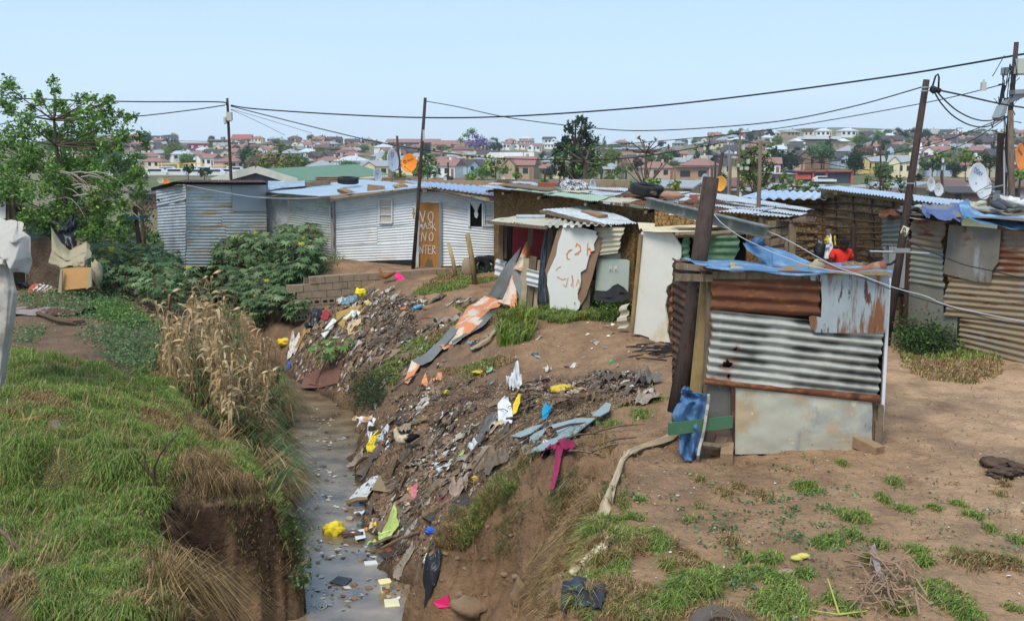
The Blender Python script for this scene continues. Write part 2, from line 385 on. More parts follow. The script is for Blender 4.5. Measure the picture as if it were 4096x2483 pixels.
m_brick=M('old_brick',(146,120,92),.95,0,.15,6,.4,30,[((120,92,66),5,.55,.68)],spec=.1)
m_bluetarp=M('blue_tarpaulin',(84,120,152),.55,0,.15,3,.3,9,[((134,160,186),2.6,.48,.66),((84,92,92),7,.62,.72,(1,1,1),.6),((120,110,92),4,.66,.74,(1,1,1),.6)],spec=.4)
m_darkblue=M('deep_blue_tarpaulin',(74,108,144),.8,0,.15,4,.35,9,[((104,138,168),2.5,.5,.66),((120,104,84),5,.6,.7,(1,1,1),.7)]+[((40,72,120),2,.52,.68),((128,104,84),9,.68,.74)],spec=.4)
m_canvas=M('dirty_white_canvas',(174,166,154),.85,0,.12,3,.5,7,[((150,136,118),1.8,.5,.66),((150,104,74),4,.68,.76,(1,1,1),.6)])
m_blanket=M('red_brown_blanket',(140,88,68),.95,0,.15,6,.5,60,[((160,136,108),4,.62,.7)])
m_sack=M('beige_sack_cloth',(160,148,120),.95,0,.12,5,.4,60,[((120,108,88),2.5,.55,.7)])
m_bark=M('tree_bark',(96,80,64),.95,0,.2,6,.4,20,spec=.1)
m_leaf=M('foliage',attr=True,rough=.6,var=.0,spec=.3,sss=0)
m_grass=M('grass_blades',attr=True,rough=.7,var=.0,spec=.2)
for m_ in(m_leaf,m_grass):
 nt_=m_.node_tree;tr_=nt_.nodes.new('ShaderNodeBsdfTranslucent');ms=nt_.nodes.new('ShaderNodeMixShader');ms.inputs[0].default_value=.38;nt_.links.new(nt_.nodes['Attribute'].outputs['Color'],tr_.inputs[0]);nt_.links.new(nt_.nodes['Principled BSDF'].outputs[0],ms.inputs[1]);nt_.links.new(tr_.outputs[0],ms.inputs[2]);nt_.links.new(ms.outputs[0],nt_.nodes['Material Output'].inputs[0])
m_attr=M('coloured_debris',attr=True,rough=.7,var=.12,scale=20,spec=.3)
m_skin=M('dark_skin',(86,56,44),.5,0,.08,10,spec=.35)
m_hair=M('black_hair',(22,19,18),.9,0,.2,60)
cam=bpy.data.cameras.new('camera');co=bpy.data.objects.new('camera',cam);COL.objects.link(co)
co.location=(0,0,CAMZ);co.rotation_euler=(PI/2-PITCH,0,0)
cam.sensor_width=36;cam.lens=F_PX*36/1024;cam.clip_end=6000;cam.clip_start=.05
scn.camera=co
SUN_EL,SUN_AZ=math.radians(55),math.radians(205)
w=bpy.data.worlds.new('World');scn.world=w;w.use_nodes=True;nt=w.node_tree;bg=nt.nodes['Background']
sky=nt.nodes.new('ShaderNodeTexSky');sky.sky_type='NISHITA';sky.sun_disc=False;sky.sun_elevation=SUN_EL;sky.sun_rotation=SUN_AZ
sky.air_density=1.0;sky.dust_density=1.6;sky.ozone_density=1.5
mx=nt.nodes.new('ShaderNodeMix');mx.data_type='RGBA';mx.inputs[0].default_value=.80
nt.links.new(sky.outputs[0],mx.inputs[6]);tg=nt.nodes.new('ShaderNodeTexCoord');sx=nt.nodes.new('ShaderNodeSeparateXYZ');mr_=nt.nodes.new('ShaderNodeMapRange');mv=nt.nodes.new('ShaderNodeMix');mv.data_type='RGBA';nv_=nt.nodes.new('ShaderNodeTexNoise');nv_.inputs['Scale'].default_value=2.2;mpp=nt.nodes.new('ShaderNodeMapping');mpp.inputs['Scale'].default_value=(1,1,5);ad_=nt.nodes.new('ShaderNodeMath');ad_.operation='MULTIPLY_ADD';ad_.inputs[1].default_value=-.07
nt.links.new(tg.outputs['Generated'],sx.inputs[0]);nt.links.new(tg.outputs['Generated'],mpp.inputs[0]);nt.links.new(mpp.outputs[0],nv_.inputs[0]);nt.links.new(nv_.outputs[0],ad_.inputs[0]);nt.links.new(sx.outputs[2],ad_.inputs[2]);nt.links.new(ad_.outputs[0],mr_.inputs[0])
mr_.inputs[1].default_value=-.03;mr_.inputs[2].default_value=.2;nt.links.new(mr_.outputs[0],mv.inputs[0]);mv.inputs[6].default_value=(6.6,8.3,10.0,1);mv.inputs[7].default_value=(4.1,6.5,9.8,1);nt.links.new(mv.outputs[2],mx.inputs[7])
nt.links.new(mx.outputs[2],bg.inputs[0]);bg.inputs[1].default_value=.1
sun=bpy.data.lights.new('sun','SUN');so=bpy.data.objects.new('sun',sun);COL.objects.link(so)
sun.energy=2.7;sun.angle=math.radians(26);sun.color=(1,.95,.87)
sd=Vector((math.cos(SUN_EL)*math.sin(SUN_AZ),math.cos(SUN_EL)*math.cos(SUN_AZ),math.sin(SUN_EL)))
so.rotation_euler=sd.to_track_quat('Z','Y').to_euler();so.location=(0,-10,40)
scn.view_settings.view_transform='Standard';scn.view_settings.look='None';scn.view_settings.exposure=.3;scn.view_settings.gamma=1
scn.cycles.max_bounces=5;scn.cycles.diffuse_bounces=3;scn.cycles.transparent_max_bounces=6
def ground_color(x,y,z):
 n=x.shape;c=np.empty(n+(3,))
 brown=np.array(lin((150,119,90)));tan=np.array(lin((186,152,118)));dark=np.array(lin((104,84,68)));orange=np.array(lin((112,86,60)))
 green=np.array(lin((96,104,62)));mud=np.array(lin((96,80,62)))
 c[:]=brown
 t=sstep(2,7,x-.2*(y-8))*(y<22);c=c*(1-t[...,None])+tan*t[...,None]
 p=sstep(.1,.5,fbm(x/1.2,y/1.2,3,50))[...,None];c=c*(1-.5*p)+dark*.5*p
 xr=XR(y,1);xc=XC(y,1);xl=XL(y,1)
 sl=sstep(-.1,.1,x-xr)*sstep(.6,-.2,x-xc)*sstep(10.5,11.5,y)*(y<26)
 c=c*(1-.65*sl[...,None])+np.array(lin((112,90,72)))*.65*sl[...,None]
 cl=(sstep(-.1,.1,x-xr)*sstep(.4,-.2,x-xc)*(y<11.5))[...,None]*1.0;c=c*(1-.6*cl)+orange*.6*cl
 L=(x<xl).astype(float)[...,None];c=c*(1-.75*L)+dark*.75*L
 g=(L[...,0]*(y<16))[...,None];c=c*(1-.35*g)+np.array(lin((78,66,48)))*.35*g
 cf=((x<xl+.3)&(x>XLC(y,1)-.25)&(y>9.6)&(y<11.6))[...,None];zz_=sstep(-1.35,-1.75,z+.25*fbm(x*3,y*3,2,52))[...,None];c=np.where(cf,(np.array(lin((62,46,34)))*(1-zz_)+np.array(lin((136,108,80)))*zz_)*(1+.6*fbm(x*3,z*3,3,51))[...,None],c)  # dark earth, upper face darkened further to paint in the overhang's shade
 q2=sstep(.0,.5,fbm(x*2.3,y*2.3,3,57))[...,None]*(x>xr)[...,None];c=c*(1-.28*q2)+dark*.28*q2
 under=(z<WATER+.05)[...,None];c=np.where(under,mud,c)
 wet=sstep(WATER+.22,WATER+.03,z)[...,None];c=c*(1-.45*wet)
 d=np.hypot(x,y);k=sstep(42,60,d)[...,None]
 q=sstep(-.3,.3,fbm(x/22,y/22,3,60))[...,None]
 town=np.array(lin((128,118,92)))*(1-q)+green*q
 return c*(1-k)+town*k
def build_ground():
 na=760;a=np.radians(np.linspace(-52,52,na))
 dens=np.concatenate([np.exp(np.linspace(math.log(3.2),math.log(46),640)),np.exp(np.linspace(math.log(46.5),math.log(1150),130))])
 A,D=np.meshgrid(a,dens);X=D*np.sin(A);Y=D*np.cos(A);Z=H(X,Y)
 V=np.stack([X,Y,Z],-1).reshape(-1,3);nr=len(dens)
 i,j=np.meshgrid(np.arange(na-1),np.arange(nr-1));q=j*na+i
 Fi=np.stack([q,q+1,q+na+1,q+na],-1).reshape(-1)
 C=ground_color(X,Y,Z).reshape(-1,3)
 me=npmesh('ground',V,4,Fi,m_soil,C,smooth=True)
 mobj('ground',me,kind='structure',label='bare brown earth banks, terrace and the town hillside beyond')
build_ground()
mw=bpy.data.materials.new('stream_water');mw.use_nodes=True;nt=mw.node_tree;b=nt.nodes['Principled BSDF']
b.inputs['Base Color'].default_value=(*lin((92,84,70)),1);b.inputs['Roughness'].default_value=.05;b.inputs['IOR'].default_value=1.62
b.inputs['Specular IOR Level'].default_value=.9
tc=nt.nodes.new('ShaderNodeTexCoord');mp=nt.nodes.new('ShaderNodeMapping');mp.inputs['Scale'].default_value=(1.3,1.7,1)
nn=nt.nodes.new('ShaderNodeTexNoise');nn.inputs['Scale'].default_value=9;nn.inputs['Detail'].default_value=6;nn.inputs['Roughness'].default_value=.62
bm=nt.nodes.new('ShaderNodeBump');bm.inputs['Strength'].default_value=.35;bm.inputs['Distance'].default_value=.02
nt.links.new(tc.outputs['Object'],mp.inputs[0]);nt.links.new(mp.outputs[0],nn.inputs[0]);nt.links.new(nn.outputs[0],bm.inputs['Height']);nt.links.new(bm.outputs[0],b.inputs['Normal'])
n2=nt.nodes.new('ShaderNodeTexNoise');n2 .inputs['Scale'].default_value=1.3;n2 .inputs['Detail'].default_value=5
nt.links.new(mp.outputs[0],n2 .inputs[0]);rp=nt.nodes.new('ShaderNodeValToRGB');nt.links.new(n2 .outputs[0],rp.inputs[0]);nt.links.new(rp.outputs[0],b.inputs['Base Color'])
rp.color_ramp.elements[0].position=.35;rp.color_ramp.elements[0].color=(*lin((84,70,52)),1)
rp.color_ramp.elements[1].position=.7;rp.color_ramp.elements[1].color=(*lin((146,126,96)),1)
mb=MB();ys=np.linspace(3,33,61)
for y0,y1 in zip(ys[:-1],ys[1:]):
 a,b_,c_,d_=XL(y0,1)-.8,XR(y0,1)+.8,XR(y1,1)+.8,XL(y1,1)-.8
 mb.add([(a,y0,WATER),(b_,y0,WATER),(c_,y1,WATER),(d_,y1,WATER)],[(0,1,2,3)])
me=mb.mesh('stream',mw);mobj('stream',me,kind='structure',label='shallow grey-brown stream reflecting the sky')
def fpoly(px,py,poly):
 """points in polygon (pixel outline of a ground patch)"""
 px=np.asarray(px);py=np.asarray(py);c=np.zeros(px.shape,bool);n=len(poly)
 for i in range(n):
  x0,y0=poly[i];x1,y1=poly[i-1]
  m=((y0>py)!=(y1>py))&(px<(x1-x0)*(py-y0)/(y1-y0+1e-12)+x0);c^=m
 return c
hz=MB();hz.box((0,590,-5),(2600,1300,90));hm=bpy.data.materials.new('haze');hm.use_nodes=True;nt=hm.node_tree;nt.nodes.remove(nt.nodes['Principled BSDF']);pv=nt.nodes.new('ShaderNodeVolumePrincipled');pv.inputs['Color'].default_value=(.93,.96,.99,1);pv.inputs['Density'].default_value=.00028;pv.inputs['Anisotropy'].default_value=.3
nt.links.new(pv.outputs[0],nt.nodes['Material Output'].inputs['Volume']);ho=mobj('haze',hz.mesh('haze',hm),kind='stuff',label='thin pale haze in the air over the far town');scn.cycles.volume_bounces=0
def vplane(P0,P1):
 """vertical plane through two ground points; returns pixel -> world point, off = metres towards the viewer"""
 P0=Vector((P0[0],P0[1],0));P1=Vector((P1[0],P1[1],0));n=Vector((-(P1 .y-P0 .y),P1 .x-P0 .x,0)).normalized()
 if n.dot(P0)>0:n=-n
 def f(px,py,off=0.):
  d=Vector(ray(float(px),float(py)));C0=Vector((0,0,CAMZ))
  t=(P0+n*off-C0).dot(n)/d.dot(n);return C0+d*t
 f.n=n;return f
def Q(f,pts,off=0.):return[f(x,y,off)for x,y in pts]
STROKES={'N':[[(0,0),(0,1),(.8,0),(.8,1)]],'V':[[(0,1),(.45,0),(.8,1)]],'O':[[(.5,1),(.12,.8),(0,.45),(.2,.05),(.6,0),(.85,.35),(.8,.8),(.5,1)]],'M':[[(0,0),(.1,.9),(.35,.3),(.65,.95),(.8,0)]],'m':[[(0,0),(.05,.7),(.3,.65),(.35,.1),(.4,.6),(.7,.65),(.8,0)]],'A':[[(0,0),(.4,1),(.8,0)],[(.15,.4),(.7,.4)]],'S':[[(.8,.9),(.4,1),(.1,.75),(.6,.45),(.75,.2),(.4,0),(0,.1)]],'k':[[(0,1.5),(.05,0)],[(.6,.8),(.05,.4),(.75,-.2)]],'T':[[(0,1),(.9,1)],[(.45,1),(.45,0)]],'E':[[(.8,1),(.1,1),(.05,0),(.8,0)],[(.08,.5),(.6,.5)]],'R':[[(.05,0),(.05,1),(.6,.95),(.7,.65),(.1,.45),(.8,0)]],'1':[[(.4,1),(.4,0)]],'h':[[(.0,1.0),(.0,0)],[(0,.45),(.4,.6),(.55,.4),(.6,0)]],'C':[[(.8,1),(.3,.9),(0,.5),(.2,.1),(.8,0)]],'2':[[(.05,.7),(.3,1),(.75,.8),(.7,.4),(0,.1)],[(0,.1),(.5,.12)]],'B':[[(.05,0),(.05,1),(.55,1),(.6,.6),(.05,.5),(.7,.45),(.7,0),(.05,0)]],'7':[[(0,.72),(.05,1),(.5,1),(.8,.75),(.3,0)]],'D':[[(0,0),(0,1),(.5,.9),(.7,.5),(.5,.1),(0,0)]]}
def write(mb,f,txt,x0,y0,w,h,adv,rad=.35,off=.02,slant=0):
 """paint strokes in pixel units of a wall plane f: (x0,y0) is the lower left of the first letter"""
 for k,ch in enumerate(txt):
  for st in STROKES.get(ch,[]):
   st=[(a+rnd.uniform(-.07,.07),b_+rnd.uniform(-.05,.05))for a,b_ in st];pts=[f(x0+k*adv+a*w+b_*slant,y0-b_*h,off)for a,b_ in st]
   r=(f(x0+rad,y0,off)-f(x0,y0,off)).length
   for a,b_ in zip(pts[:-1],pts[1:]):
    mb.bar(a-(b_-a)*.06,b_+(b_-a)*.06,r*2,.006,up=f.n)
WL=at(334,262,29.5);WR=at(417,268,28.5)
f1=vplane(WL,WR);f2=vplane(at(417,267,28.5),at(494,265,28.3));f3=vplane(at(288,254,33),WL);f4=vplane(at(266,254,33.6),at(288,254,33))
t=thing('corrugated_shack','long white corrugated iron shack with an orange door and pale blue roof on the terrace','shack',(WL.x+3,WL.y+1,-.05))
mb=MB()
for k,(ya,yb)in enumerate([(0,.25),(.245,.52),(.515,.8),(.795,1)]):
 def e(u,v):return(334+83*u,200-12*u+(61+10*u)*(1-v)-0)
 for(ua,ub)in((0,.52),(.515,1)):
  pts=[e(ua,ya),e(ub,ya),e(ub,yb),e(ua,yb)]
  q=Q(f1,pts,.012*((k+int(ua>0))%2));mb.corr(q[0],q[1],q[2],q[3],.078,.012,seed=k,dent=.02)
part('front_wall',mb,m_white_iron,t,smooth=True)
mb=MB()
for k,(ya,yb)in enumerate([(0,.3),(.295,.62),(.615,1)]):
 def e(u,v):return(441+53*u,190.5+12.5*u+(76-14*u)*(1-v)-.5)
 q=Q(f2,[e(0,ya),e(1,ya),e(1,yb),e(0,yb)],.012*(k%2));mb.corr(*q,.078,.012,seed=k+5,dent=.02)
q=Q(f2,[(417,202),(441,202),(441,191.5),(417,187.5)],0);mb.corr(*q,.078,.012,seed=9)
part('door_wall',mb,m_white_iron,t,smooth=True)
mb=MB()
for k,(ua,ub,ya,yb)in enumerate([(0,.45,0,.5),(.44,1,0,.45),(0,.35,.49,1),(.34,1,.44,1)]):
 def e(u,v):return(288+46*u,193.5+5*u+(59+2*u)*(1-v))
 q=Q(f3,[e(ua,ya),e(ub,ya),e(ub,yb),e(ua,yb)],.012*(k%2));mb.corr(*q,.076,.012,seed=k+15,dent=.03)
part('side_wall',mb,M('lower_stained_iron',(198,198,190),.55,0,.08,3,.12,40,[((156,158,156),4,.54,.7,(1,1,1),.5),((178,158,122),1.4,.5,.66,(.4,.4,2.2),.8)]),t,smooth=True)
mb=MB();q=Q(f4,[(265,258),(288,256),(287.5,192),(266,191)]);mb.corr(*q,.076,.01,along='v',seed=3)
part('rear_panel',mb,m_pale_iron,t,smooth=True)
mb=MB();mb.bar(f1(333.5,261,.03),f1(333,199,.03),.13,.1,up=(0,1,0));part('corner_post',mb,galv('rust_flecked_trim',(138,146,150),.52,.6,(3,3,.6)),t)
mb=MB();mb.bar(f1(417.5,267,.03),f1(417.5,188,.03),.09,.1,up=(0,1,0));mb.bar(f1(330,200.5,.08),f1(417,189,.08),.05,.07)
part('trim',mb,m_pale_iron,t)
mb=MB();zz=lambda px,py,Y,dz=0:at(px,py,Y)+Vector((0,0,dz))
ra,rb,rc,rdd=zz(259,191.5,33.6),zz(319,196,28.9),zz(437,186.2,27.9),zz(362,179.3,35.5)
mb.corr(rb,rc,rdd,ra,.076,.008,along='v',dent=.015);part('roof',mb,m_paleroof,t,smooth=True)
mb=MB();mb.corr(zz(430,186.6,28),zz(494.5,195,27.7),zz(494.5,186.3,31.5),zz(404,180.2,33.5),.19,.02,along='v',box=True,dent=.01)
part('rear_roof',mb,galv('blue_tinted_roof',(150,168,196),.7,.66,(1,1,1),.4,.3),t,smooth=False)
mb=MB();mb.bar(zz(432,188.6,28.05),zz(494,197,27.8),.05,.07);mb.bar(zz(418,189.5,28.4),zz(445,190.5,28.4),.1,.06);mb.box(zz(425,190,28.2),(.15,.3,.1));part('rafter',mb,m_timber,t)
mb=MB();q=Q(f2,[(419,267),(438.8,267),(439,202.5),(420.2,202.2)],.03);mb.slab(q,.04);d=part('door',mb,m_orangedoor,t)
mb=MB()
write(mb,f2,'VO',420.3,221.5,6,10.5,8,.42,.045);write(mb,f2,'mASk',419.6,228.5,4.2,6.3,4.3,.34,.045,0)
write(mb,f2,'NO',421.5,240.5,5,8.5,7.3,.4,.045,.5);write(mb,f2,'NTER',419.8,253.3,3.9,8.0,4.2,.36,.045)
part('painted_writing',mb,m_spray,d)
mb=MB();q=Q(f2,[(425,266.5),(433,266.5),(432,258),(430,261),(428.5,256),(426,262)],.034);mb.slab(q,.005);part('bare_patch',mb,m_timber,d)
mb=MB();mb.bar(f2(439.8,267.5,.04),f2(440.2,202,.04),.07,.06,up=(0,1,0));mb.bar(f2(441.3,266,.06),f2(441.3,208,.06),.04,.04,up=(0,1,0));mb.bar(f2(419.5,267.8,.05),f2(440,267.8,.05),.06,.05)
part('door_frame',mb,m_steel,t)
def window(parent,f,x0,y0,x1,y1,nbar,glassmat,name='window'):
 mb=MB();w_=(f(x1,y1)-f(x0,y1)).length*.07
 for a,b_ in(((x0,y0),(x1,y0)),((x0,y1),(x1,y1)),((x0,y0),(x0,y1)),((x1,y0),(x1,y1))):
  mb.bar(f(*a,.05),f(*b_,.05),w_*1.3,.06,up=f.n)
 for k in range(1,nbar):
  y=y0+(y1-y0)*k/nbar;mb.bar(f(x0,y,.05),f(x1,y,.05),w_*.8,.04,up=f.n)
 wn=part(name,mb,m_winframe,parent)
 mb=MB();mb.slab(Q(f,[(x0,y1),(x1,y1),(x1,y0),(x0,y0)],.03),.01);part('pane',mb,glassmat,wn);return wn
window(t,f1,379.5,198.8,392.2,222.5,3,m_curtain)
m_glass_dull=M('dull_glass',(176,182,176),.25,0,.08,2,spec=.6)
window(t,f2,484.5,202.8,493.5,225.5,4,m_glass_dull)
mb=MB();mb.slab(Q(f2,[(469.5,226),(482,226),(482,202.5),(469.5,202.5)],.02),.01);wn=part('open_window',mb,m_dark,t)  # dark slab stands in for the unlit room behind the window
mb=MB()
for a,b_ in(((469.5,202),(482.5,202)),((482.8,202),(482.8,226)),((469.3,202),(469.3,226))):mb.bar(f2(*a,.05),f2(*b_,.05),.05,.06,up=f2 .n)
part('window_frame',mb,m_winframe,wn)
mb=MB();cpts=[(470.5,203,1),(480.5,203,1),(478.5,207,1),(477.2,211,1),(478.3,214,1),(477,218,1),(475,217,1),(474,213,1),(475,210.5,1),(473,207,1)]
mb.slab([f2(x,y,.06)for x,y,_ in cpts],.04);part('knotted_curtain',mb,M('white_net',(208,206,196),.8,0,.1,20,.4,30),wn)
for k,(px,py,Yt,w2,lab,kind)in enumerate([(346,191.8,28.9,.42,'hollowed sand coloured lump of block at the left of the roof edge',0),(376,188.6,29.0,.42,'hollow concrete block with two slots lying in the middle of the roof edge',1),(429.5+0,189,0,0,'',9),(400.5,187,28.9,.42,'brown broken block lying on the roof edge beside the tall pole',0)]):
 if kind==9:continue
 c=at(px,py,Yt)+Vector((0,0,.02));mb=MB();R=Matrix.Rotation(rnd.uniform(-.2,.2),3,'Z')@Matrix.Rotation(.1,3,'Y')
 if kind==1:
  L,W,Hh=.5,.2,.17
  for s in(-1,1):mb.box(c+R@Vector((0,s*W/2,0)),(L,.04,Hh),R)
  for s in(-1,0,1):mb.box(c+R@Vector((s*(L/2-.02),0,0)),(.04,W-.045,Hh),R)
  mb.box(c+R@Vector((0,.0,-.02)),(L-.1,W-.05,.08),R)
 else:mb.ball(c,1,12,8,(.25,.12,.09),.3,k*3.1,R)
 single('roof_block',mb,m_brick,lab,'block','blocks weighing down the pale blue roof')
def tyre(c,R_,r,axis,name,label,group=None,mat=None,clip=0):
 mb=MB();ax=Vector(axis).normalized();q=Vector((0,0,1)).rotation_difference(ax)
 prof=[(r*.55,-r*.75),(r*.1,-r*.95),(-r*.8,-r*.9),(-r,-r*.6),(-r*1.0,r*.6),(-r*.8,r*.9),(r*.1,r*.95),(r*.55,r*.75),(r*.45,0)]
 n=28;vs=[];fs=[]
 for i in range(n):
  a=2*PI*i/n
  for(dr,h)in prof:
   rr=R_-r-dr;tread=(.012 if(i%2==0 and dr<-r*.7)else 0)
   vs.append(Vector(c)+q@Vector(((rr+tread)*math.cos(a),(rr+tread)*math.sin(a),h)))
 m_=len(prof)
 for i in range(n):
  for j in range(m_):fs.append((i*m_+j,((i+1)%n)*m_+j,((i+1)%n)*m_+(j+1)%m_,i*m_+(j+1)%m_))
 mb.add(vs,fs);return single(name,mb,mat or m_black,label,'tyre',group,smooth=False)
c=at(348,181.3,31.5);tyre(c+Vector((0,0,.04)),.33,.1,(.05,-.1,1),'old_tyre','black tyre lying flat at the top of the pale blue roof')
mb=MB();fb=vplane(at(306,190,38),at(520,190,38));mb.slab(Q(fb,[(306,196),(520,196),(520,181.2),(420,179.6),(306,181.5)]),.3)
t=thing('low_building','flat roofed mud building behind the white shack with a tan parapet','building',(fb(400,190).x,38,-.15));part('wall',mb,M('tan_plaster',(158,136,104),.95,0,.15,3,.3,10),t)
mb=MB()
for x0,x1,y in((317,356,178.6),(374,414,180),(497,520,181)):
 n=int((x1-x0)/3.2)
 for k in range(n):
  a=fb(x0+k*3.2,y,-.1);mb.box(a,(.11,.15,.16))
 a=fb(x0,y-1.1,-.1);b_=fb(x1,y-1.1,-.1);mb.bar(a,b_,.15,.03);a=fb(x0,y+.9,-.1);b_=fb(x1,y+.9,-.1);mb.bar(a,b_,.15,.03);part('parapet_block',mb,m_block,t);mb=MB()
fA=vplane(at(156,250,34),at(185.5,252,31));fB=vplane(at(185.5,252,31),at(266,250,33))
t=thing('corrugated_shack','grey corrugated shack with ochre rust stains standing behind the castor bushes','shack',(at(210,252,33).x,33,-.1))
mb=MB()
for k,(a,b_)in enumerate([((156,262),(185.5,262)),]):
 q=Q(fA,[(157,268),(186,268),(185.5,201.5),(157,204)],.0);mb.corr(*q,.1,.014,seed=2,dent=.04,jag=.04)
 q=Q(fA,[(156.5,206),(185.8,199.5),(184.5,184),(156.5,188)],.03);mb.corr(*q,.1,.014,seed=4,dent=.03,jag=.04)
part('left_wall',mb,m_grey_iron,t,smooth=True)
mb=MB()
for k,(x0,x1,ya,yb)in enumerate([(185.5,233,184,206),(185.5,222,204.5,226),(221.5,267,204.5,226),(185.5,226,224.5,266),(225,267,224.5,266)]):
 q=Q(fB,[(x0,yb),(x1,yb),(x1,ya),(x0,ya)],.014*(k%2));mb.corr(*q,.1,.014,seed=k,dent=.03,jag=.03)
part('front_wall',mb,m_ochre_iron,t,smooth=True)
mb=MB();mb.slab(Q(fB,[(232.5,211),(266,211),(266,183),(232,183.5)],.05),.01);part('flat_panel',mb,M('plain_grey_sheet',(164,168,170),.5,.1,.05,2),t)
mb=MB();A_,B_=at(150.5,188,34.2),at(172,181.6,30.9);
mb.corr(A_,at(174,181.4,30.6),at(187,180.3,34),at(166,184,37),.1,.012,along='v');mb.corr(at(174,181.6,30.6),at(268,182.2,32.6),at(262,179.8,36),at(188,179.5,35),.1,.012,along='v')
part('roof',mb,m_darkrust,t,smooth=True)
mb=MB();mb.bar(at(152,189.3,34.1),at(176,182.8,30.8),.06,.1);mb.bar(at(176,182.8,30.8),at(266,183.4,32.7),.05,.08);part('fascia',mb,m_dark,t)
mb=MB();mb.corr(at(268,189,33.2),at(305,185.5,33.4),at(305,180.4,36),at(268,181.5,36),.12,.02,along='u',dent=.05)
single('roofing_sheet',mb,galv('shiny_new_iron',(190,202,208),1,1,rough=.25,metal=.6),'shiny loose sheet of new corrugated iron between the two shack roofs','iron sheet',smooth=True)
mb=MB();mb.bar(at(305,184,33.9),at(330,181.5,34.1),.5,.12);single('board',mb,m_timber,'brown board lying behind the shiny iron sheet','board')
t=thing('gabled_house','dark grey gabled house with a green roof and white barge boards behind the grey shack','house',(at(256,181,46).x,47,-.3))
fG=vplane(at(213,185,46),at(296,185,46));mb=MB();mb.slab(Q(fG,[(216,200),(294,200),(294,181),(256,170),(216,181)]),.2);part('wall',mb,M('slate_grey_plaster',(96,104,114),.9),t)
mb=MB();ap=fG(256,169,.3);back=Vector((3.2,9,.1));e0=fG(212,181,.3);e1=fG(297,181.5,.3)
mb.corr(e1,e1+back,ap+back,ap,.2,.02,along='v',box=True);mb.corr(e0,e0+back,ap+back,ap,.2,.02,along='v',box=True);part('roof',mb,M('green_roof_iron',(100,130,108),.6,0,.08,2),t)
mb=MB();mb.bar(e0,ap+Vector((0,-.02,0)),.08,.32);mb.bar(ap+Vector((0,-.02,0)),e1,.08,.32);part('barge_board',mb,M('off_white_trim',(196,194,180),.7),t)
ALw=at(494,262,27.3);ARw=at(664,262,20.2);fM=vplane(ALw,ARw)
t=thing('mud_house','long cracked mud house with a patchwork roof of rusty iron beside the white shack','house',((ALw.x+ARw.x)/2,24,-.1))
mb=MB();pts=[(494,270),(664,330),(664,208),(642,208.5),(605,203.5),(558,195.5),(527,191),(494,187)]
def wallgrid(mb,f,pts_top,pts_bot,nu=90,nv=26,am=.05,seed=0):
 def g(u,v):
  x=pts_top[0][0]+(pts_top[-1][0]-pts_top[0][0])*u
  yt=np.interp(x,[p[0]for p in pts_top],[p[1]for p in pts_top]);yb=np.interp(x,[p[0]for p in pts_bot],[p[1]for p in pts_bot])
  p=f(x,yb+(yt-yb)*v);return p+f.n*am*float(fbm(p.x*2.5+p.y,p.z*2.5,3,seed+70))
 mb.grid(g,nu,nv)
wallgrid(mb,fM,[(494,187),(527,191),(558,195.5),(605,203.5),(642,208.5),(664,208)],[(494,268),(664,320)])
part('wall',mb,m_mud,t,smooth=True)
mb=MB();fMs=vplane(ALw,(ALw.x+.8,ALw.y+4));
mb=MB();n0=Vector((ALw.x,ALw.y,0));mb.add([(ALw.x,ALw.y,-.2),(ALw.x+.9,ALw.y+4,-.2),(ALw.x+.9,ALw.y+4,2.3),(ALw.x,ALw.y,2.25)],[(0,1,2,3)]);part('side_wall',mb,m_mud,t)
FL,FR,BR,BL=at(480,186.8,26.6),at(672,210.5,19.2),at(716,196.5,23.2),at(500,183.2,31)
def rp(u,v):return(FL*(1-u)+FR*u)*(1-v)+(BL*(1-u)+BR*u)*v
mats=[m_pale_iron,m_rusty,m_pale_iron,m_mintroof,m_rusty,m_grey_iron,m_creamiron,m_rustgalv]
colsU=[0,.1,.2,.32,.42,.55,.68,.8,.9,1.0]
k=0;lift=0
for vi,(v0,v1)in enumerate([(0,.40),(.36,.72),(.68,1)]):
 for ui in range(len(colsU)-1):
  u0,u1=colsU[ui],colsU[ui+1];k+=1
  mi=[[0,5,3,3,3,3,6,1,0],[2,1,0,0,6,0,1,1,2],[1,0,0,1,0,0,1,0,0]][vi][ui]
  up=Vector((0,0,.03*vi+.012*(ui%2)+rnd.uniform(0,.015)));mb=MB()
  vv=rnd.uniform(-.03,.03)
  mb.corr(rp(u0-.01,v0+vv)+up,rp(u1+.012,v0+vv)+up+Vector((0,0,rnd.uniform(-.01,.03))),rp(u1+.012,v1)+up,rp(u0-.01,v1)+up,.076,.011,along='v',dent=.03,seed=k,jag=.08)
  part('roof_sheet',mb,mats[mi],t,smooth=True)
mb=MB()
for u in(.05,.16,.38,.63,.9):
 p=rp(u,0);mb.tube([p+Vector((0,0,-.09))+(rp(u,.06)-p)*-.3,rp(u,.5)+Vector((0,0,-.12))],.035,6)
part('rafter',mb,m_timber,t)
def stone(px,py,Y,sx,sy,sz,label,mat,name='stone',cat='stone',g=None,seed=1,rz=0):
 mb=MB();mb.ball(at(px,py,Y),1,12,8,(sx,sy,sz),.25,seed,Matrix.Rotation(rz,3,'Z'));return single(name,mb,mat,label,cat,g,smooth=True)
mb=MB()
for k in range(4):a=rp(.10,.30+.09*k)+Vector((0,0,.07));b_=rp(.40,.2+.09*k)+Vector((0,0,.07));mb.bar(a,b_,.2,.03)
single('timber_boards',mb,m_timber,'dark weathered boards laid flat on the left end of the rusty roof','boards')
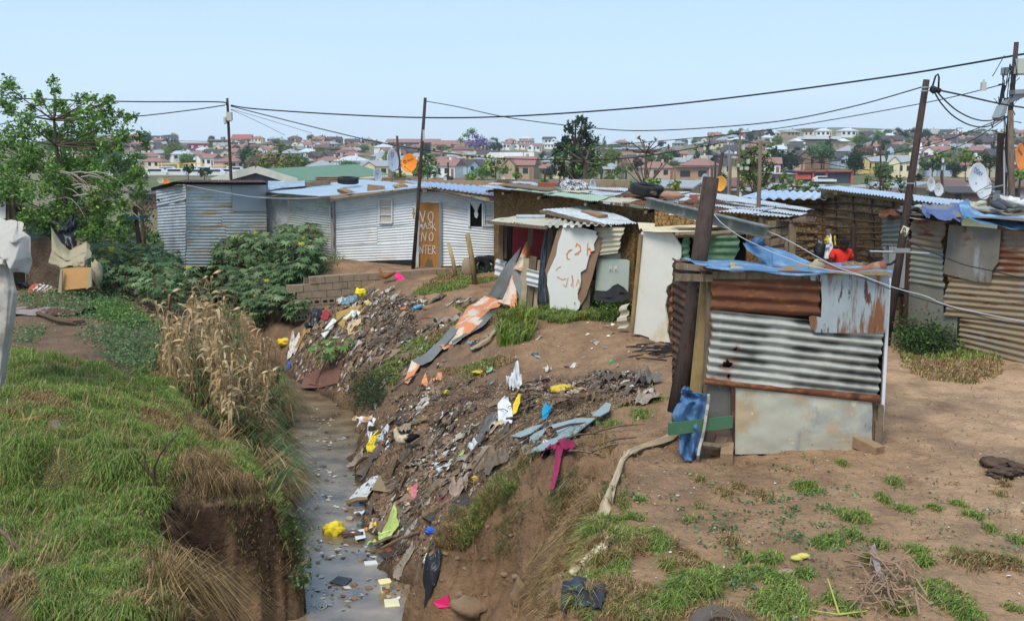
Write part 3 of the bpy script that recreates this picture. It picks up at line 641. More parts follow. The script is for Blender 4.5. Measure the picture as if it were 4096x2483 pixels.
mb=MB();mb.box(at(546.5,187.2,26.3)+Vector((0,0,.03)),(.42,.22,.2),Matrix.Rotation(.3,3,'Z'));single('brick',mb,M('red_brick',(150,88,66),.9,0,.15),'red brick on the left part of the rusty roof','brick')
stone(672,195.2,21.2,.27,.13,.1,'smooth reddish boulder on the roof beside a tyre',M('pink_stone',(160,122,100),.9,0,.15),seed=4)
stone(706,199.5,20.5,.2,.15,.13,'tan stone on the roof just left of the dark pole',M('tan_stone',(160,136,106),.9,0,.15),seed=9)
mb=MB();mb.tube([at(630,188.5,23),at(655,193.2,21.8)],[.06,.05],7,wob=.1);mb.tube([at(650,189,23),at(678,196.5,21.5)],[.09,.06],7,wob=.1);single('burnt_logs',mb,m_bark,'dark crooked logs lying across the roof ridge near the tyre','logs')
mb=MB();mb.tube([at(716,204,20.2),at(745,208.5,19.6),at(764,210.5,19.3)],[.07,.06,.045],7,wob=.08);single('burnt_log',mb,m_pole,'long charred timber on the roof to the right of the dark pole','log')
mb=MB();mb.box(at(697,197,22.0),(.3,.15,.12),Matrix.Rotation(.2,3,'Z'));single('brick',mb,M('red_brick',(150,88,66)),'small red brick on the roof between the boulder and the dark pole','brick')
tyre(at(647,191.2,22.3)+Vector((0,0,.04)),.37,.12,(.1,-.12,1),'old_tyre','plain black tyre on the middle of the rusty roof')
tyre(at(574,187.8,25.8)+Vector((0,0,.04)),.36,.1,(.05,-.25,1),'whitewalled_tyre','tyre with a dotted white tread lying on the rusty roof by two dishes',mat=M('white_spotted_rubber',(52,52,52),.8,0,.1,3,layers=[((206,206,204),26,.47,.53)]))
mb=MB();mb.box(at(600,186.5,27.5),(1.6,.4,.4));single('concrete_parapet',mb,m_block,'low grey concrete parapet behind the rusty roof','wall')
BLw,BRw=at(664,300,18.6),at(764,262,18.0);fMB=vplane(BLw,BRw)
t=thing('mud_house','small mud house with a grey and rust roof behind the leaning dark pole','house',((BLw.x+BRw.x)/2,19,-.1))
mb=MB();wallgrid(mb,fMB,[(655,207),(764,214)],[(655,330),(764,330)],60,30,.06,4);part('wall',mb,m_mud,t,smooth=True)
mb=MB();p0=fMB(764,300);p0 .z=-.1;q0=p0+Vector((1.4,3.6,0));mb.grid(lambda u,v:Vector((p0 .x+(q0 .x-p0 .x)*u,p0 .y+(q0 .y-p0 .y)*u,-.1+2.25*v))+Vector((.05,0,0))*float(fbm(u*8,v*6,2,9)),20,14);part('side_wall',mb,m_mudstone,t)
F0,F1,F2,F3=at(655,208.3,18.9),at(790,217.3,17.2),at(815,211.8,19.4),at(716,195.3,23.5)
def rq(u,v):return(F0*(1-u)+F1*u)*(1-v)+(F3*(1-u)+F2*u)*v
kk=0
for v0,v1 in((0,.34),(.31,.68),(.64,1)):
 for u0,u1 in((0,.27),(.26,.5),(.49,.75),(.74,1)):
  mb=MB();kk+=1;up=Vector((0,0,.025*int(v0>.1)+.03*int(v0>.5)+.01*(kk%2)))
  mb.corr(rq(u0,v0)+up,rq(u1,v0)+up,rq(u1,v1)+up,rq(u0,v1)+up,.076,.011,along='v',dent=.03,seed=kk,jag=.08)
  part('roof_sheet',mb,[m_rusty,m_rusty,m_pale_iron,m_pale_iron,m_rusty,m_pale_iron,m_grey_iron,m_pale_iron,m_pale_iron,m_pale_iron,m_pale_iron,m_pale_iron][kk-1],t,smooth=True)
mb=MB();mb.corr(at(775,219,17.3),at(803,222,17.0),at(818,218,18.3),at(795,215.5,18.8),.076,.011,along='v',dent=.04);part('lean_to_sheet',mb,m_darkrust,t,smooth=True)
mb=MB()
for(x,yb,yt,Y,w_)in((763,262,217,17.7,.12),(768.5,262,219,17.6,.1),(793,262,221,17.2,.12),(787.5,262,236,17.2,.07)):
 b0=at(x-.5,yt,Y);mb=MB();mb.bar((b0 .x,Y,-.05),b0,w_,w_*.8,up=(0,1,0));part('post',mb,m_timber,t)
mb=MB()
for(x0,y0,x1,y1)in((768,224,790,222),(769,233,793,229),(768,243,792,238),(776,227,795,231),(777,238,795,241),(784,224.5,806,218.5),(768,252,788,250)):
 mb=MB();mb.bar(at(x0,y0,17.5),at(x1,y1,17.3),.02,.12);part('rail',mb,m_timber,t)
CL,CM,CR=at(742,262,24.5),at(822,262,24),at(940,262,19.3)
t=thing('stick_and_mud_house','large stick and stone mud house with a bright zinc roof line behind the boy','house',((CM.x+CR.x)/2,23,-.1))
fC1=vplane(CL,CM);fC2=vplane(CM,CR)
mb=MB();wallgrid(mb,fC1,[(730,198.5),(822,198.5)],[(730,300),(822,300)],50,26,.08,6);part('left_wall',mb,m_mudstone,t,smooth=True)
mb=MB();wallgrid(mb,fC2,[(820,188.5),(960,206.5)],[(820,300),(960,315)],90,36,.09,8);part('wall',mb,m_mudstone,t,smooth=True)
mb=MB()
for k in range(11):
 y0=203+k*7.2;pts=[]
 for x in range(742,930,12):
  f=fC1 if x<822 else fC2;yy=y0+1.6*math.sin(x*.05+k)+(x-822)*.045*(1 if x>822 else.0)+rnd.uniform(-.6,.6)
  pts.append(f(x,yy,.07))
 mb.tube(pts,.022,5,wob=.2)
for x in(835,853,872,893,912):mb.tube([fC2(x,196,.05),fC2(x+2,262,.05)],.03,5)
part('stick_lattice',mb,M('dark_sticks',(70,56,46),.9,0,.2),t)
mb=MB();mb.corr(at(733,198.3,24),at(834,198.6,23.6),at(833,191.6,29),at(762,190.4,30),.22,.03,along='v',box=True,dent=.005);part('left_roof',mb,m_blueroof,t)
mb=MB();mb.corr(at(816,187.3,24),at(966,207,18.2),at(985,203,22),at(838,185.6,29),.14,.016,along='v',dent=.01);part('roof',mb,galv('bright_zinc',(196,206,216),.85,.85,rough=.35,metal=.3),t,smooth=True)
mb=MB();mb.bar(at(819,189.3,24.1),at(950,206.7,19),.05,.07);
for x,y in((838,192),(853,194.5),(746,201)):mb.box(at(x,y,23.2),(.16,.3,.1))
part('rafter',mb,m_plank,t)
mb=MB()
for(x0,yb,yt,Y,r)in((853,262,225,20.5,.07),(828.5,262,229,20.8,.08)):
 a=at(x0,yt,Y);b_=at(x0+2,yb,Y);mb=MB();b_.z=-.1;mb.tube([b_,(a+b_)/2+Vector((.03,0,0)),a],[r,r*.9,r*.8],7,wob=.1)
 single('yard_post',mb,m_pole if x0>840 else m_timber,'dark crooked post leaning before the mud wall right of the boy' if x0>840 else 'short pale yard post behind the boy with carrier bags hung on it','post')
t=thing('patchwork_shelter','open fronted shelter with a red inner panel and corrugated lean-to roof','shelter',(at(560,300,21).x,21.5,-.3))
fR=vplane(at(500,262,23.4),at(640,290,20.3))
mb=MB();mb.slab(Q(fR,[(512,258),(556,258),(553,221),(513,221.5)],.3),.03);part('red_panel',mb,M('deep_red_board',(128,22,26),.7,0,.12,3),t)
mb=MB();mb.slab(Q(fR,[(503,266),(632,285),(632,224),(503,219)],.04),.03);part('shade_panel',mb,m_dark,t)  # near-black sheet painted in for the shade inside the shelter
mb=MB();mb.corr(*Q(fR,[(516,221.5),(545,222),(545,214),(516,214)],.4),.076,.012);part('inner_sheet',mb,m_grey_iron,t,smooth=True)
mb=MB()
for(x0,y0,x1,y1,w_,o)in((500.5,258,501.5,219,.1,.8),(505,258,505.5,220,.07,.7),(553,262,551,222,.11,.5),(557,262,560,220,.1,.4),(529.5,246,531,225,.1,.9),(583,300,573+9,226,.12,1.0),(585.5,310,588,238,.15,1.2),(618,290,617,222,.1,.3)):
 mb=MB();mb.bar(fR(x0,y0,o),fR(x1,y1,o),w_,w_,up=(0,1,0),jit=.1);part('post',mb,m_timber,t)
mb=MB();mb.corr(*Q(fR,[(551,252),(572,254),(572,224),(551,223)],.35),.1,.016);part('green_sheet',mb,galv('olive_iron',(122,128,96),.8,.6),t,smooth=True)
mb=MB();mb.corr(*Q(fR,[(594,255.5),(621,252),(626,226.5),(592,227.5)],1.15),.1,.016,jag=.1);part('cream_sheet',mb,m_creamiron,t,smooth=True)
mb=MB();mb.slab(Q(fR,[(595,290),(628,292),(629.5,260.5),(626,259),(597,258)],1.05),.012);gp=part('grey_sheet',mb,M('pale_green_grey_sheet',(168,176,162),.6,0,.07,2,.1,10),t)
mb=MB();fR2=fR
for dx in(0,5.5):write(mb,fR,'M',609+dx,270,3.3,4.6,5,.2,1.09)
part('painted_marks',mb,m_spray,gp)
mb=MB();mb.slab(Q(fR,[(595,258.3),(620,259.5),(620,252),(596,252)],1.0),.03);part('white_cloth_strip',mb,m_canvas,t)
mb=MB();wallgrid(mb,vplane(at(622,262,19.9),at(640,262,19.6)),[(618,222),(634,222)],[(618,305),(634,305)],12,30,.05,3);part('mud_pier',mb,m_mud,t,smooth=True)
mb=MB();q=[at(489,220.5,21.9),at(548,226.3,19.9),at(560,219,21.6),at(522,215.6,23.8)];mb.corr(q[0],q[1],q[2]+Vector((0,0,.02)),q[3],.12,.018,along='v',dent=.04,jag=.1);part('roof_sheet',mb,m_creamiron,t,smooth=True)
mb=MB();q=[at(544,226,19.95),at(612,225,19.0),at(608,218,21),at(556,217,21.9)];mb.corr(q[0],q[1],q[2],q[3],.17,.025,along='v',dent=.03,jag=.1,box=True);part('roof_sheet',mb,galv('cream_grey_iron',(186,180,160),.62,.56),t,smooth=True)
mb=MB();q=[at(541.5,208.8,22.3),at(608,224.3,19.2),at(638,222.3,19.6),at(592,204.6,23.6)];mb.corr(q[0],q[1],q[2],q[3],.1,.014,along='u',dent=.03,jag=.08);part('roof_sheet',mb,m_pale_iron,t,smooth=True)
mb=MB();mb.bar(at(489,222,21.9),at(546,227.5,19.95),.08,.06);mb.bar(at(541,211,22.3),at(606,226,19.2),.07,.06);part('rafter',mb,m_timber,t)
mb=MB();q=[at(581,212.3,21.5)+Vector((0,0,.05)),at(599,217.3,20.4)+Vector((0,0,.05)),at(608,216.6,20.6)+Vector((0,0,.05)),at(590,211.6,21.8)+Vector((0,0,.05))];mb.slab(q,.05);single('flat_stone',mb,m_brick,'flat brown slab of stone on the pale lean-to roof','stone')
fW=vplane(at(550,311,19.9),at(590,311,19.6))
t=thing('leaning_board','torn white board with orange spray marks leaning on the shelter','board',tuple(fW(565,311)))
mb=MB();mb.slab(Q(fW,[(564,223),(597,231),(595.5,234),(598,236),(595,241.5),(593.8,244),(594.5,250),(590,251.8),(588.5,258),(586,268.5),(580.5,272),(581,280),(580,286),(577.5,293),(578,299),(580.5,303),(579,308),(572.7,313),(550,312),(549.5,296),(547,284),(547.5,273.7),(551,266),(556,255),(558,242.5),(561,234)],.02),.02)
b1=part('white_face',mb,m_whiteboard,t)
mb=MB();mb.slab(Q(fW,[(561,225),(563,228),(560,243),(557,257),(552,268),(548,276),(548,283),(545,270),(552,248),(557,231)],-.02),.02);mb.slab(Q(fW,[(594,235),(602,238),(601,247),(597,258),(592,278),(586,296),(581,305),(578,301),(577,290),(580,272),(586,262),(589,251)],-.02),.02);part('brown_core',mb,m_brownboard,t)
mb=MB();write(mb,fW,'C',566,258.5,4.5,9.5,9,.6,.026,2);write(mb,fW,'2',575,255,7.5,12,9,.55,.026,0);write(mb,fW,'h',587.2,254,5.5,11,9,.6,.026,.3);part('orange_writing',mb,m_orspray,b1)
m_faint=M('faint_orange_marks',(216,168,136),.8,0,.2,20)
mb=MB()
for st in([(563,284),(566,286),(568,277)],[(571,285),(573,281),(572,275),(573,287)],[(576,285),(578,279),(580,285),(578,290)],[(556,270),(558,267),(561,266)],[(557,276),(562,279),(566,278)]):
 for a,b_ in zip(st[:-1],st[1:]):mb.bar(fW(*a,.026),fW(*b_,.026),.022,.005,up=fW.n)
part('faint_marks',mb,m_faint,b1)
fD=vplane(at(631,332,17.5),at(669,342,16.9))
t=thing('leaning_board','tall cream board stained ochre at its foot beside the green sheet','board',tuple(fD(650,338)))
mb=MB();mb.slab(Q(fD,[(641,232),(645,230),(671,230.5),(676,238),(681.3,246),(681,256),(678,262),(679,266),(675,272),(674,281),(667,286),(665.5,292),(667,296),(665,306),(668,322),(667,332),(669.5,342),(660,341),(650.6,343),(649,337),(640,334),(631,333),(632.5,300)],.02),.03);part('board_face',mb,m_creamboard,t)
mb=MB();mb.bar(fD(641,234,.05),fD(631.5,332,.05),.07,.03,up=fD.n);part('edge_batten',mb,m_plank,t)
t=thing('green_sheet_shelter','shelter of green corrugated sheets under a cream board roof','shelter',(at(700,300,16.8).x,16.8,0))
fE=vplane(at(667,340,16.9),at(745,340,15.9))
mb=MB();mb.corr(*Q(fE,[(674.5,284),(690,284.5),(693,234.5),(682,235)],.03),.12,.02,jag=.15,dent=.03);mb.corr(*Q(fE,[(688,274),(742,275),(742,233),(690,233)],.0),.12,.02,jag=.15,dent=.03);part('green_sheet',mb,m_greeniron,t,smooth=True)
mb=MB();mb.corr(*Q(fE,[(669,347),(690,346),(692,283.5),(668,285)],.06),.17,.03,jag=.1,dent=.03,box=True);part('rusty_sheet',mb,M('red_brown_iron',(124,82,62),.85,0,.15,2.5,.2,30,[((96,60,46),3,.55,.7)]),t,smooth=False)
mb=MB();mb.corr(*Q(vplane(at(615,325,18.1),at(632,328,17.7)),[(613.5,328),(632,327),(632,302),(617,306)],0),.2,.03,jag=.2,box=True);part('rusty_offcut',mb,m_creamiron,t)
mb=MB();mb.slab(Q(fE,[(678,300),(745,300),(745,229),(678,229)],-.4),.03);part('shade_back',mb,m_dark,t)  # dark sheet stands in for shade behind the green sheets
def bentsheet(mb,q,th=.01,bend=.05,n=10,seed=0):
 mb.grid(lambda u,v:(q[0]*(1-u)+q[1]*u)*(1-v)+(q[3]*(1-u)+q[2]*u)*v+Vector((0,0,bend*float(fbm(u*2.2+seed,v*2.2,2,80)))),n,n)
mb=MB();q=[at(643,231,17.2),at(708,233,16.0),at(750,226.5,17.5),at(637.5,222.3,19.4)];bentsheet(mb,q,bend=.08);part('roof_board',mb,M('cream_hardboard',(206,190,156),.8,0,.08,2,layers=[((166,142,110),2.4,.6,.72)]),t,smooth=True)
mb=MB();q=[at(668,221.5,17.4)+Vector((0,0,.1)),at(752,230,15.8)+Vector((0,0,.05)),at(757,229,16.6)+Vector((0,0,.05)),at(672,219.5,18.2)+Vector((0,0,.1))];bentsheet(mb,q,bend=.1,seed=3);part('roof_board',mb,M('cream_hardboard'),t,smooth=True)
mb=MB();mb.tube([at(676,234.5,16.2),at(712,233.5,15.9),at(748,231,15.8)],.05,7,wob=.1);part('roof_pole',mb,m_timber,t)
E0,E1=at(905,338,17.4),at(1024,365,15.2);fK=vplane(E0,E1)
t=thing('patchwork_shack','big patchwork shack of brown corrugated sheets at the right edge','shack',(E0 .x+1.2,16.6,-.02))
def sh(pts,off,mat,lab='wall_sheet',corr=True,**kw):
 mb=MB();q=Q(fK,pts,off)
 if corr:mb.corr(*q,.1,.015,**kw)
 else:
  mb.slab(q,.012)
 part(lab,mb,mat,t,smooth=corr)
sh([(906.5,243),(945.5,250),(947.5,224),(910,214)],.03,m_brownribs,jag=.12,dent=.03,seed=1)
sh([(905.5,281),(946.5,287.5),(946,246),(907,240)],.015,m_greengrey,jag=.12,dent=.03,seed=2)
sh([(941,315),(1060,327),(1060,281),(946,273)],.03,m_brownribs,jag=.12,dent=.03,seed=3)
sh([(984,286),(1060,290),(1060,228),(999,226)],.0,galv('dark_brown_iron',(124,98,74),.5,.5,(.4,.4,2),.75),jag=.1,dent=.03,seed=4)
sh([(954,345),(1060,374),(1060,326),(957,314)],.02,m_brownribs,jag=.12,dent=.03,seed=5)
sh([(943,273),(955,276),(975,281),(990.5,282.5),(992,270),(998,262),(1001,229),(980,226.5),(949,224.5),(947,245)],.07,M('rust_bordered_sheet',(122,116,104),.7,.1,.2,2,.2,20,[((150,152,152),1.6,.52,.66,(2,2,.7)),((104,74,54),1.5,.55,.66)]),'flat_sheet',False)
sh([(903,339),(956,346),(957,316),(943,312),(943,285),(906,279)],.0,M('mottled_grey_sheet',(128,126,112),.65,.1,.15,2,.15,12,[((120,90,66),2,.6,.7),((150,146,126),3,.56,.7)]),'flat_sheet',False)
mb=MB();fK2=vplane(at(883,330,20),at(906,338,17.4));mb.corr(*Q(fK2,[(881.5,245),(909,246),(909,212),(882,216)],0),.1,.015,dent=.02);part('side_sheet',mb,m_greengrey,t,smooth=True)
mb=MB();mb.slab(Q(fK2,[(882,246),(888,246),(888,300),(882,300)],-.1),.02);mb.slab(Q(fK2,[(889,246),(911,247),(904.5,288),(889,286)],.02),.02);part('white_panel',mb,m_whiteboard,t)
mb=MB();mb.slab(Q(fK2,[(895,330),(905.5,338),(907,286),(896,285)],-1.2),.02);part('door_gap_shade',mb,m_dark,t)  # dark sheet set back in the gap to paint its shade
mb=MB();mb.bar(fK(904,339,.03),fK(909,243,.03),.07,.05,up=(0,1,0));part('corner_post',mb,m_darkrust,t)
mb=MB();q=[at(905,214.5,17.3),at(1060,222,14.6),at(1080,206,19),at(886,205.5,22)];bentsheet(mb,q,bend=.15);part('roof',mb,m_timber,t,smooth=True)
mb=MB();mb.corr(at(878,216.5,20.2),at(912,215,17.2),at(912,208,19.5),at(884,208,22),.1,.015,along='v',dent=.06,jag=.2);part('roof_sheet',mb,m_rusty,t,smooth=True)
mb=MB();q=[at(908,216.5,17.2),at(948,223.5,16.4),at(958,219.5,17.2),at(912,211,18.6)];bentsheet(mb,q,bend=.06,seed=5);part('roof_sheet',mb,m_creamiron,t,smooth=True)
TZ=0.0
T0,T1=at(706,455,10.45),at(880,455,10.75);fT=vplane(T0,T1)
t=thing('tin_toilet_shack','small square privy patched from rusty and grey corrugated sheets on the bare earth','shack',(fT(790,455).x,11.2,0))
fQ=lambda pts,o=0:Q(fT,pts,o)
mb=MB();mb.corr(*fQ([(709,309.8),(822.5,316.5),(822,279),(710,273)],.05),.128,.022,jag=.04,dent=.015,seed=1,holes=((.5,.78,.018,.04),));part('rusty_sheet',mb,m_rusty,t,smooth=True)
mb=MB();mb.slab(fQ([(809.5,274),(889.6,275),(889,300),(888,325),(885,332.6),(862,332.5),(835,332.5),(815,332),(810,324),(809,316.5),(813,315),(821,317),(822,300),(821,281),(811,280)],.07),.006);part('streaked_sheet',mb,m_rustgalv,t)
HL=((.125,.27,.022,.055),(.165,.5,.008,.03),(.14,.1,.008,.035))
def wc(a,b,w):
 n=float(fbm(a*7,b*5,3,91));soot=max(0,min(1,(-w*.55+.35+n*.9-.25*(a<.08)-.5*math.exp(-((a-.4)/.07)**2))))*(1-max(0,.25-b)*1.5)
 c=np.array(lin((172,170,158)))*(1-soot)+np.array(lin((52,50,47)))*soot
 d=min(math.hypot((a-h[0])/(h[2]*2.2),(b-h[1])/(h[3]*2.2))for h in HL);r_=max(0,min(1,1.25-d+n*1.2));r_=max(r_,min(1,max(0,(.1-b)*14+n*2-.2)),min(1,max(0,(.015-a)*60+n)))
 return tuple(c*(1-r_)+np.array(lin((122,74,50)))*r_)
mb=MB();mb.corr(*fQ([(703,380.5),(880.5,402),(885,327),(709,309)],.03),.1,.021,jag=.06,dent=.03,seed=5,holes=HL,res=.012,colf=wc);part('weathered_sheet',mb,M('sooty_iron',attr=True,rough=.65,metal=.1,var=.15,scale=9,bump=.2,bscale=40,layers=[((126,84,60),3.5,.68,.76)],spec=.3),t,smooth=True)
mb=MB();mb.corr(*fQ([(703,383.5),(880.5,402.5),(880.5,394.5),(703,379)],.055),.128,.018,dent=.01,seed=6,jag=.03);part('rusty_hem',mb,m_rusty,t,smooth=True)
mb=MB()
q0=fQ([(732,386),(872.5,402),(871.5,453.5),(735,453.5)],.035)
mb.grid(lambda u,v:(q0[3]*(1-u)+q0[2]*u)*(1-v)+(q0[0]*(1-u)+q0[1]*u)*v+fT.n*(.012*float(fbm(u*5,v*4,2,61))+.03*math.exp(-((u-.42)/.03)**2)*max(0,.35-v)),60,24);part('flat_sheet',mb,m_flatgrey,t,smooth=True)
mb=MB();mb.slab(fQ([(731,386),(735.5,388),(735,453),(733,440),(731.5,420)],.045),.006);part('rust_strip',mb,m_darkrust,t)
mb=MB();mb.slab(fQ([(707.5,384),(733,387),(733,432),(706,432)],.0),.006);part('dark_sheet',mb,M('mottled_dark_iron',(104,102,94),.7,.1,.2,4,.2,20,[((150,146,134),5,.6,.68),((110,72,50),4,.64,.72)]),t)
mb=MB();mb.bar(fT(889,278,-.04),fT(880,452,-.04),.035,.04,up=(0,1,0));part('white_post',mb,m_whitepaint,t)
mb=MB()
for a,b_,w_ in(((874,400),(872.5,457),.08),((877.5,420),(876.5,445),.07),((880,404),(878,455),.07),((708,384),(706,455),.09),((711,276),(707,384),.08)):mb=MB();mb.bar(fT(*a,-.06+.04*(w_==.07)),fT(*b_,-.06+.04*(w_==.07)),w_,w_,up=(0,1,0));part('frame_post',mb,m_timber,t)
mb=MB();mb.bar(fT(676,265.5,.0),fT(712,268.8,-.0),.04,.065,jit=.05);part('roof_beam',mb,m_timber,t);mb=MB();mb.bar(fT(675,276.8,.07),fT(712,277.6,.05),.04,.075,jit=.04);part('roof_beam',mb,m_timber,t)
mb=MB();mb.bar(fT(712,274.5,.03),fT(822,275,.02),.05,.08);part('head_board',mb,m_timber,t)
mb=MB();a,b_=fT(668.5,428.5,.22),fT(732,421,.1);mb.bar(a,b_,.03,.13,jit=.05);part('green_plank',mb,M('flaking_green_paint',(72,108,78),.7,0,.1,4,.2,30,[((176,172,156),9,.64,.67)]),t)
mb=MB();mb.tube([fT(699,443.5,.16),fT(715,445.5,.12),fT(733,446.5,.08)],[.035,.04,.03],7,wob=.1);part('stick_rail',mb,m_timber,t)
mb=MB();mb.bar(fT(722,435,.02),fT(716,455,.04),.13,.03,up=fT.n);mb.bar(fT(707,434,.0),fT(733,436,0),.03,.15);mb.bar(fT(706,440,-.03),fT(733,441,-.03),.05,.1);part('lower_board',mb,m_brownboard,t)
depth=-fT.n*1.35
mb=MB()
L0,L1=fT(707,384,-.1),fT(711,276,-.1)
for(a,b_)in(((709,455),(711,275)),):
 A=fT(*a,-.08);B=fT(*b_,-.08);mb.corr(A+depth,A,B,B+depth+Vector((0,0,.05)),.1,.015)
A=fT(879,452,-.08);B=fT(888,276,-.08);mb.corr(A,A+depth,B+depth,B,.1,.015)
A=fT(709,455,-.08)+depth;C_=fT(879,452,-.08)+depth;B=fT(711,276,-.08)+depth;D_=fT(888,276,-.08)+depth;mb.corr(A,C_,D_,B,.1,.015)
part('side_wall',mb,m_darkrust,t,smooth=True)
A,B=fT(704,270,.16),fT(893,273.5,.16);mb=MB();mb.grid(lambda u,v:(A*(1-u)+B*u)+(depth*.85)*v+Vector((0,0,.0-.01*v)),12,8);part('roof_sheet',mb,m_rusty,t)
mb=MB();mb.slab([fT(x,y,.2)for x,y in((822,272),(885,270.5),(893,273),(880,275),(850,274))],.03);part('roof_board',mb,m_plank,t)
t=thing('roof_tarpaulin','crumpled blue tarpaulin spread over the roof of the privy','tarpaulin',tuple(fT(790,270)))
def cloth(mb,fn,nu=40,nv=20,th=.006,amp=.02,fr=6,seed=0):
 def g(u,v):
  p=fn(u,v);return p+Vector((0,0,amp*float(fbm(u*fr,v*fr,3,90+seed))))
 mb.grid(g,nu,nv)
mb=MB();A,B=fT(706,268,.15),fT(893,274,.17)
def tf(u,v):
 p=A*(1-u)+B*u+(depth*.72)*max(0,v-.12)/.88
 sag=-.03*math.sin(PI*u)-.012*math.sin(u*17);edge=-.03 if v<.12 else 0
 fold=.09*max(0,.2-u)*5*(v)
 return p+Vector((0,0,sag*(1-v*.7)+.03+edge*(1-v/.12)-.02*v))
cloth(mb,tf,70,24,amp=.02,fr=5,seed=1);part('flat_part',mb,m_bluetarp,t,smooth=True)
def ribbon(mb,rows,seed=0,amp=.015,nu=30,nv=12):
 """rows: list of polylines of world points, lofted"""
 R=[[Vector(p)for p in r]for r in rows]
 def smp(r,u):
  k=u*(len(r)-1);i=min(int(k),len(r)-2);return r[i].lerp(r[i+1],k-i)
 def g(u,v):
  k=v*(len(R)-1);i=min(int(k),len(R)-2);p=smp(R[i],u).lerp(smp(R[i+1],u),k-i)
  return p+Vector((0,1,.6))*amp*float(fbm(u*5,v*5+seed,2,33))
 mb.grid(g,nu,nv)
P=lambda x,y,Y:at(x,y,Y)
mb=MB();ribbon(mb,[[P(706,265,10.4),P(716,268.6,10.4),P(730,271.3,10.4),P(742,271.5,10.4)],[P(708,264.5,10.6),P(718,266.5,10.7),P(732,267.5,10.75),P(742,268,10.75)],[P(707,263,10.9),P(718,261.8,11.1),P(732,262,11.1),P(742,265,11.1)]]);part('rolled_edge',mb,m_darkblue,t,smooth=True)
mb=MB();ribbon(mb,[[P(743,243.5,11.2),P(753,238.5,11.3),P(759.5,230.5,11.3)],[P(745,247,11.2),P(755,244,11.3),P(763.5,241,11.3)],[P(750,250,11.3),P(758,247.5,11.5),P(767,245,11.5)]],amp=.01);part('upright_flap',mb,M('deep_blue_tarpaulin'),t,smooth=True)
mb=MB();ribbon(mb,[[P(743,243,11.15),P(751,244.5,11.3),P(764,245,11.4),P(768.5,246.2,11.5)],[P(747,250,11.1),P(760,252,11.2),P(770,254,11.3),P(772.5,250,11.5)],[P(758,257,11.1),P(766,260,11.0),P(772,262,11.0),P(773,258,11.4)],[P(764,263,11.1),P(768,266,10.9),P(772,267.5,10.8),P(772.5,266,11.2)]],amp=.02);part('front_fold',mb,m_bluetarp,t,smooth=True)
mb=MB();ribbon(mb,[[P(768,247,11.6),P(784,249.5,11.8),P(798,256,11.9),P(812,262,12.0),P(826,268,12)],[P(770,256,11.4),P(785,257,11.4),P(798,262,11.4),P(812,266,11.5),P(824,270,11.5)],[P(771,268,11.0),P(785,268,11.0),P(798,269,11.0),P(812,270,11.0),P(820,271,11.0)]],amp=.03);part('rear_fold',mb,m_bluetarp,t,smooth=True)
mb=MB();ribbon(mb,[[P(738,264.8,11.0),P(752,262.5,11.3),P(765,260,11.3),P(769,262,11.1)],[P(744,268,10.8),P(754,270,10.6),P(763,270.5,10.6),P(771,268.5,10.8)]],amp=.01);part('grey_underside',mb,M('grey_tarp_back',(136,146,146),.6,0,.1,3),t,smooth=True)
mb=MB();ribbon(mb,[[P(780,266,10.75),P(798,264.5,11.0),P(812,262,11.2)],[P(783,270,10.55),P(800,270.8,10.6),P(814,270.8,10.7)]],amp=.02);single('cardboard_piece',mb,M('muddy_cardboard',(136,116,84),.9,0,.15,5),'muddy flap of cardboard lying on the blue roof tarpaulin','cardboard',smooth=True)
t=thing('rolled_blanket','red-brown rolled blanket lying across the blue tarpaulin','blanket',tuple(P(840,270,10.9)))
mb=MB();mb.tube([P(811,267,10.8),P(820,266.5,10.8),P(830,269,10.8),P(843,271,10.8),P(856,271.5,10.8),P(866,269.5,10.9),P(874,267,10.9),P(882,266,10.9),P(885.5,267,10.9)],[.05,.09,.07,.045,.04,.045,.055,.07,.03],12,wob=.12);part('roll',mb,m_blanket,t,smooth=True)
mb=MB();mb.ball(P(816.5,267,10.72),.11,14,9,(.75,.45,.75),.25,2.3);part('folded_end',mb,m_sack,t,smooth=True)
mb=MB();mb.ball(P(858,266.5,11.2),.12,14,9,(1.5,.6,.5),.5,5.3);single('bundle',mb,M('ragged_bundle',(128,108,86),.9,0,.4,14,.6,20,[((78,68,60),9,.5,.6)]),'ragged brown bundle of rags behind the rolled blanket','bundle',smooth=True)
mb=MB();mb.ball(P(736.5,268.8,10.4),.07,12,7,(1.4,.7,.5),.3,3);mb.ball(P(732.5,265,10.45),.045,10,6,(.9,.7,.9),.4,4);single('worn_shoe',mb,m_sack,'muddy worn shoe lying on the left of the blue tarpaulin','shoe',smooth=True)
mb=MB();mb.corr(P(700,266.5,10.5),P(709,272,10.35),P(713,270,10.8),P(703,263.5,10.9),.05,.008,along='v');single('cream_offcut',mb,m_creamiron,'small cream ribbed offcut on the left corner of the privy roof','offcut',smooth=True)
for k,(x0,y0,lab,m_)in enumerate(((724.5,458,'pale brick jutting out under the left of the privy',m_brick),(860,458,'pale brick jutting out under the right of the privy',m_brick))):
 g=fT(x0,y0,.0);c=Vector((g.x,g.y-.0,.035));mb=MB();R=Matrix.Rotation(-.25 if k==0 else.5,3,'Z')@Matrix.Rotation(.12,3,'X');mb.box(c+Vector((0,-.12,.02)),(.13 if k==0 else.14,.42,.12),R);single('brick',mb,m_,lab,'brick','bricks under the privy')
mb=MB();mb.bar(fT(808,455.4,-.2),fT(866,456,-.2),.1,.08);mb.bar(fT(706,456,-.2),fT(735,456,-.2),.1,.1);single('foundation_timber',mb,m_timber,'low dark timber sill beneath the privy wall','timber')
t=thing('hanging_tarpaulin','blue plastic sheet with a white hem hanging beside the privy','tarpaulin',tuple(P(690,460,10.3)))
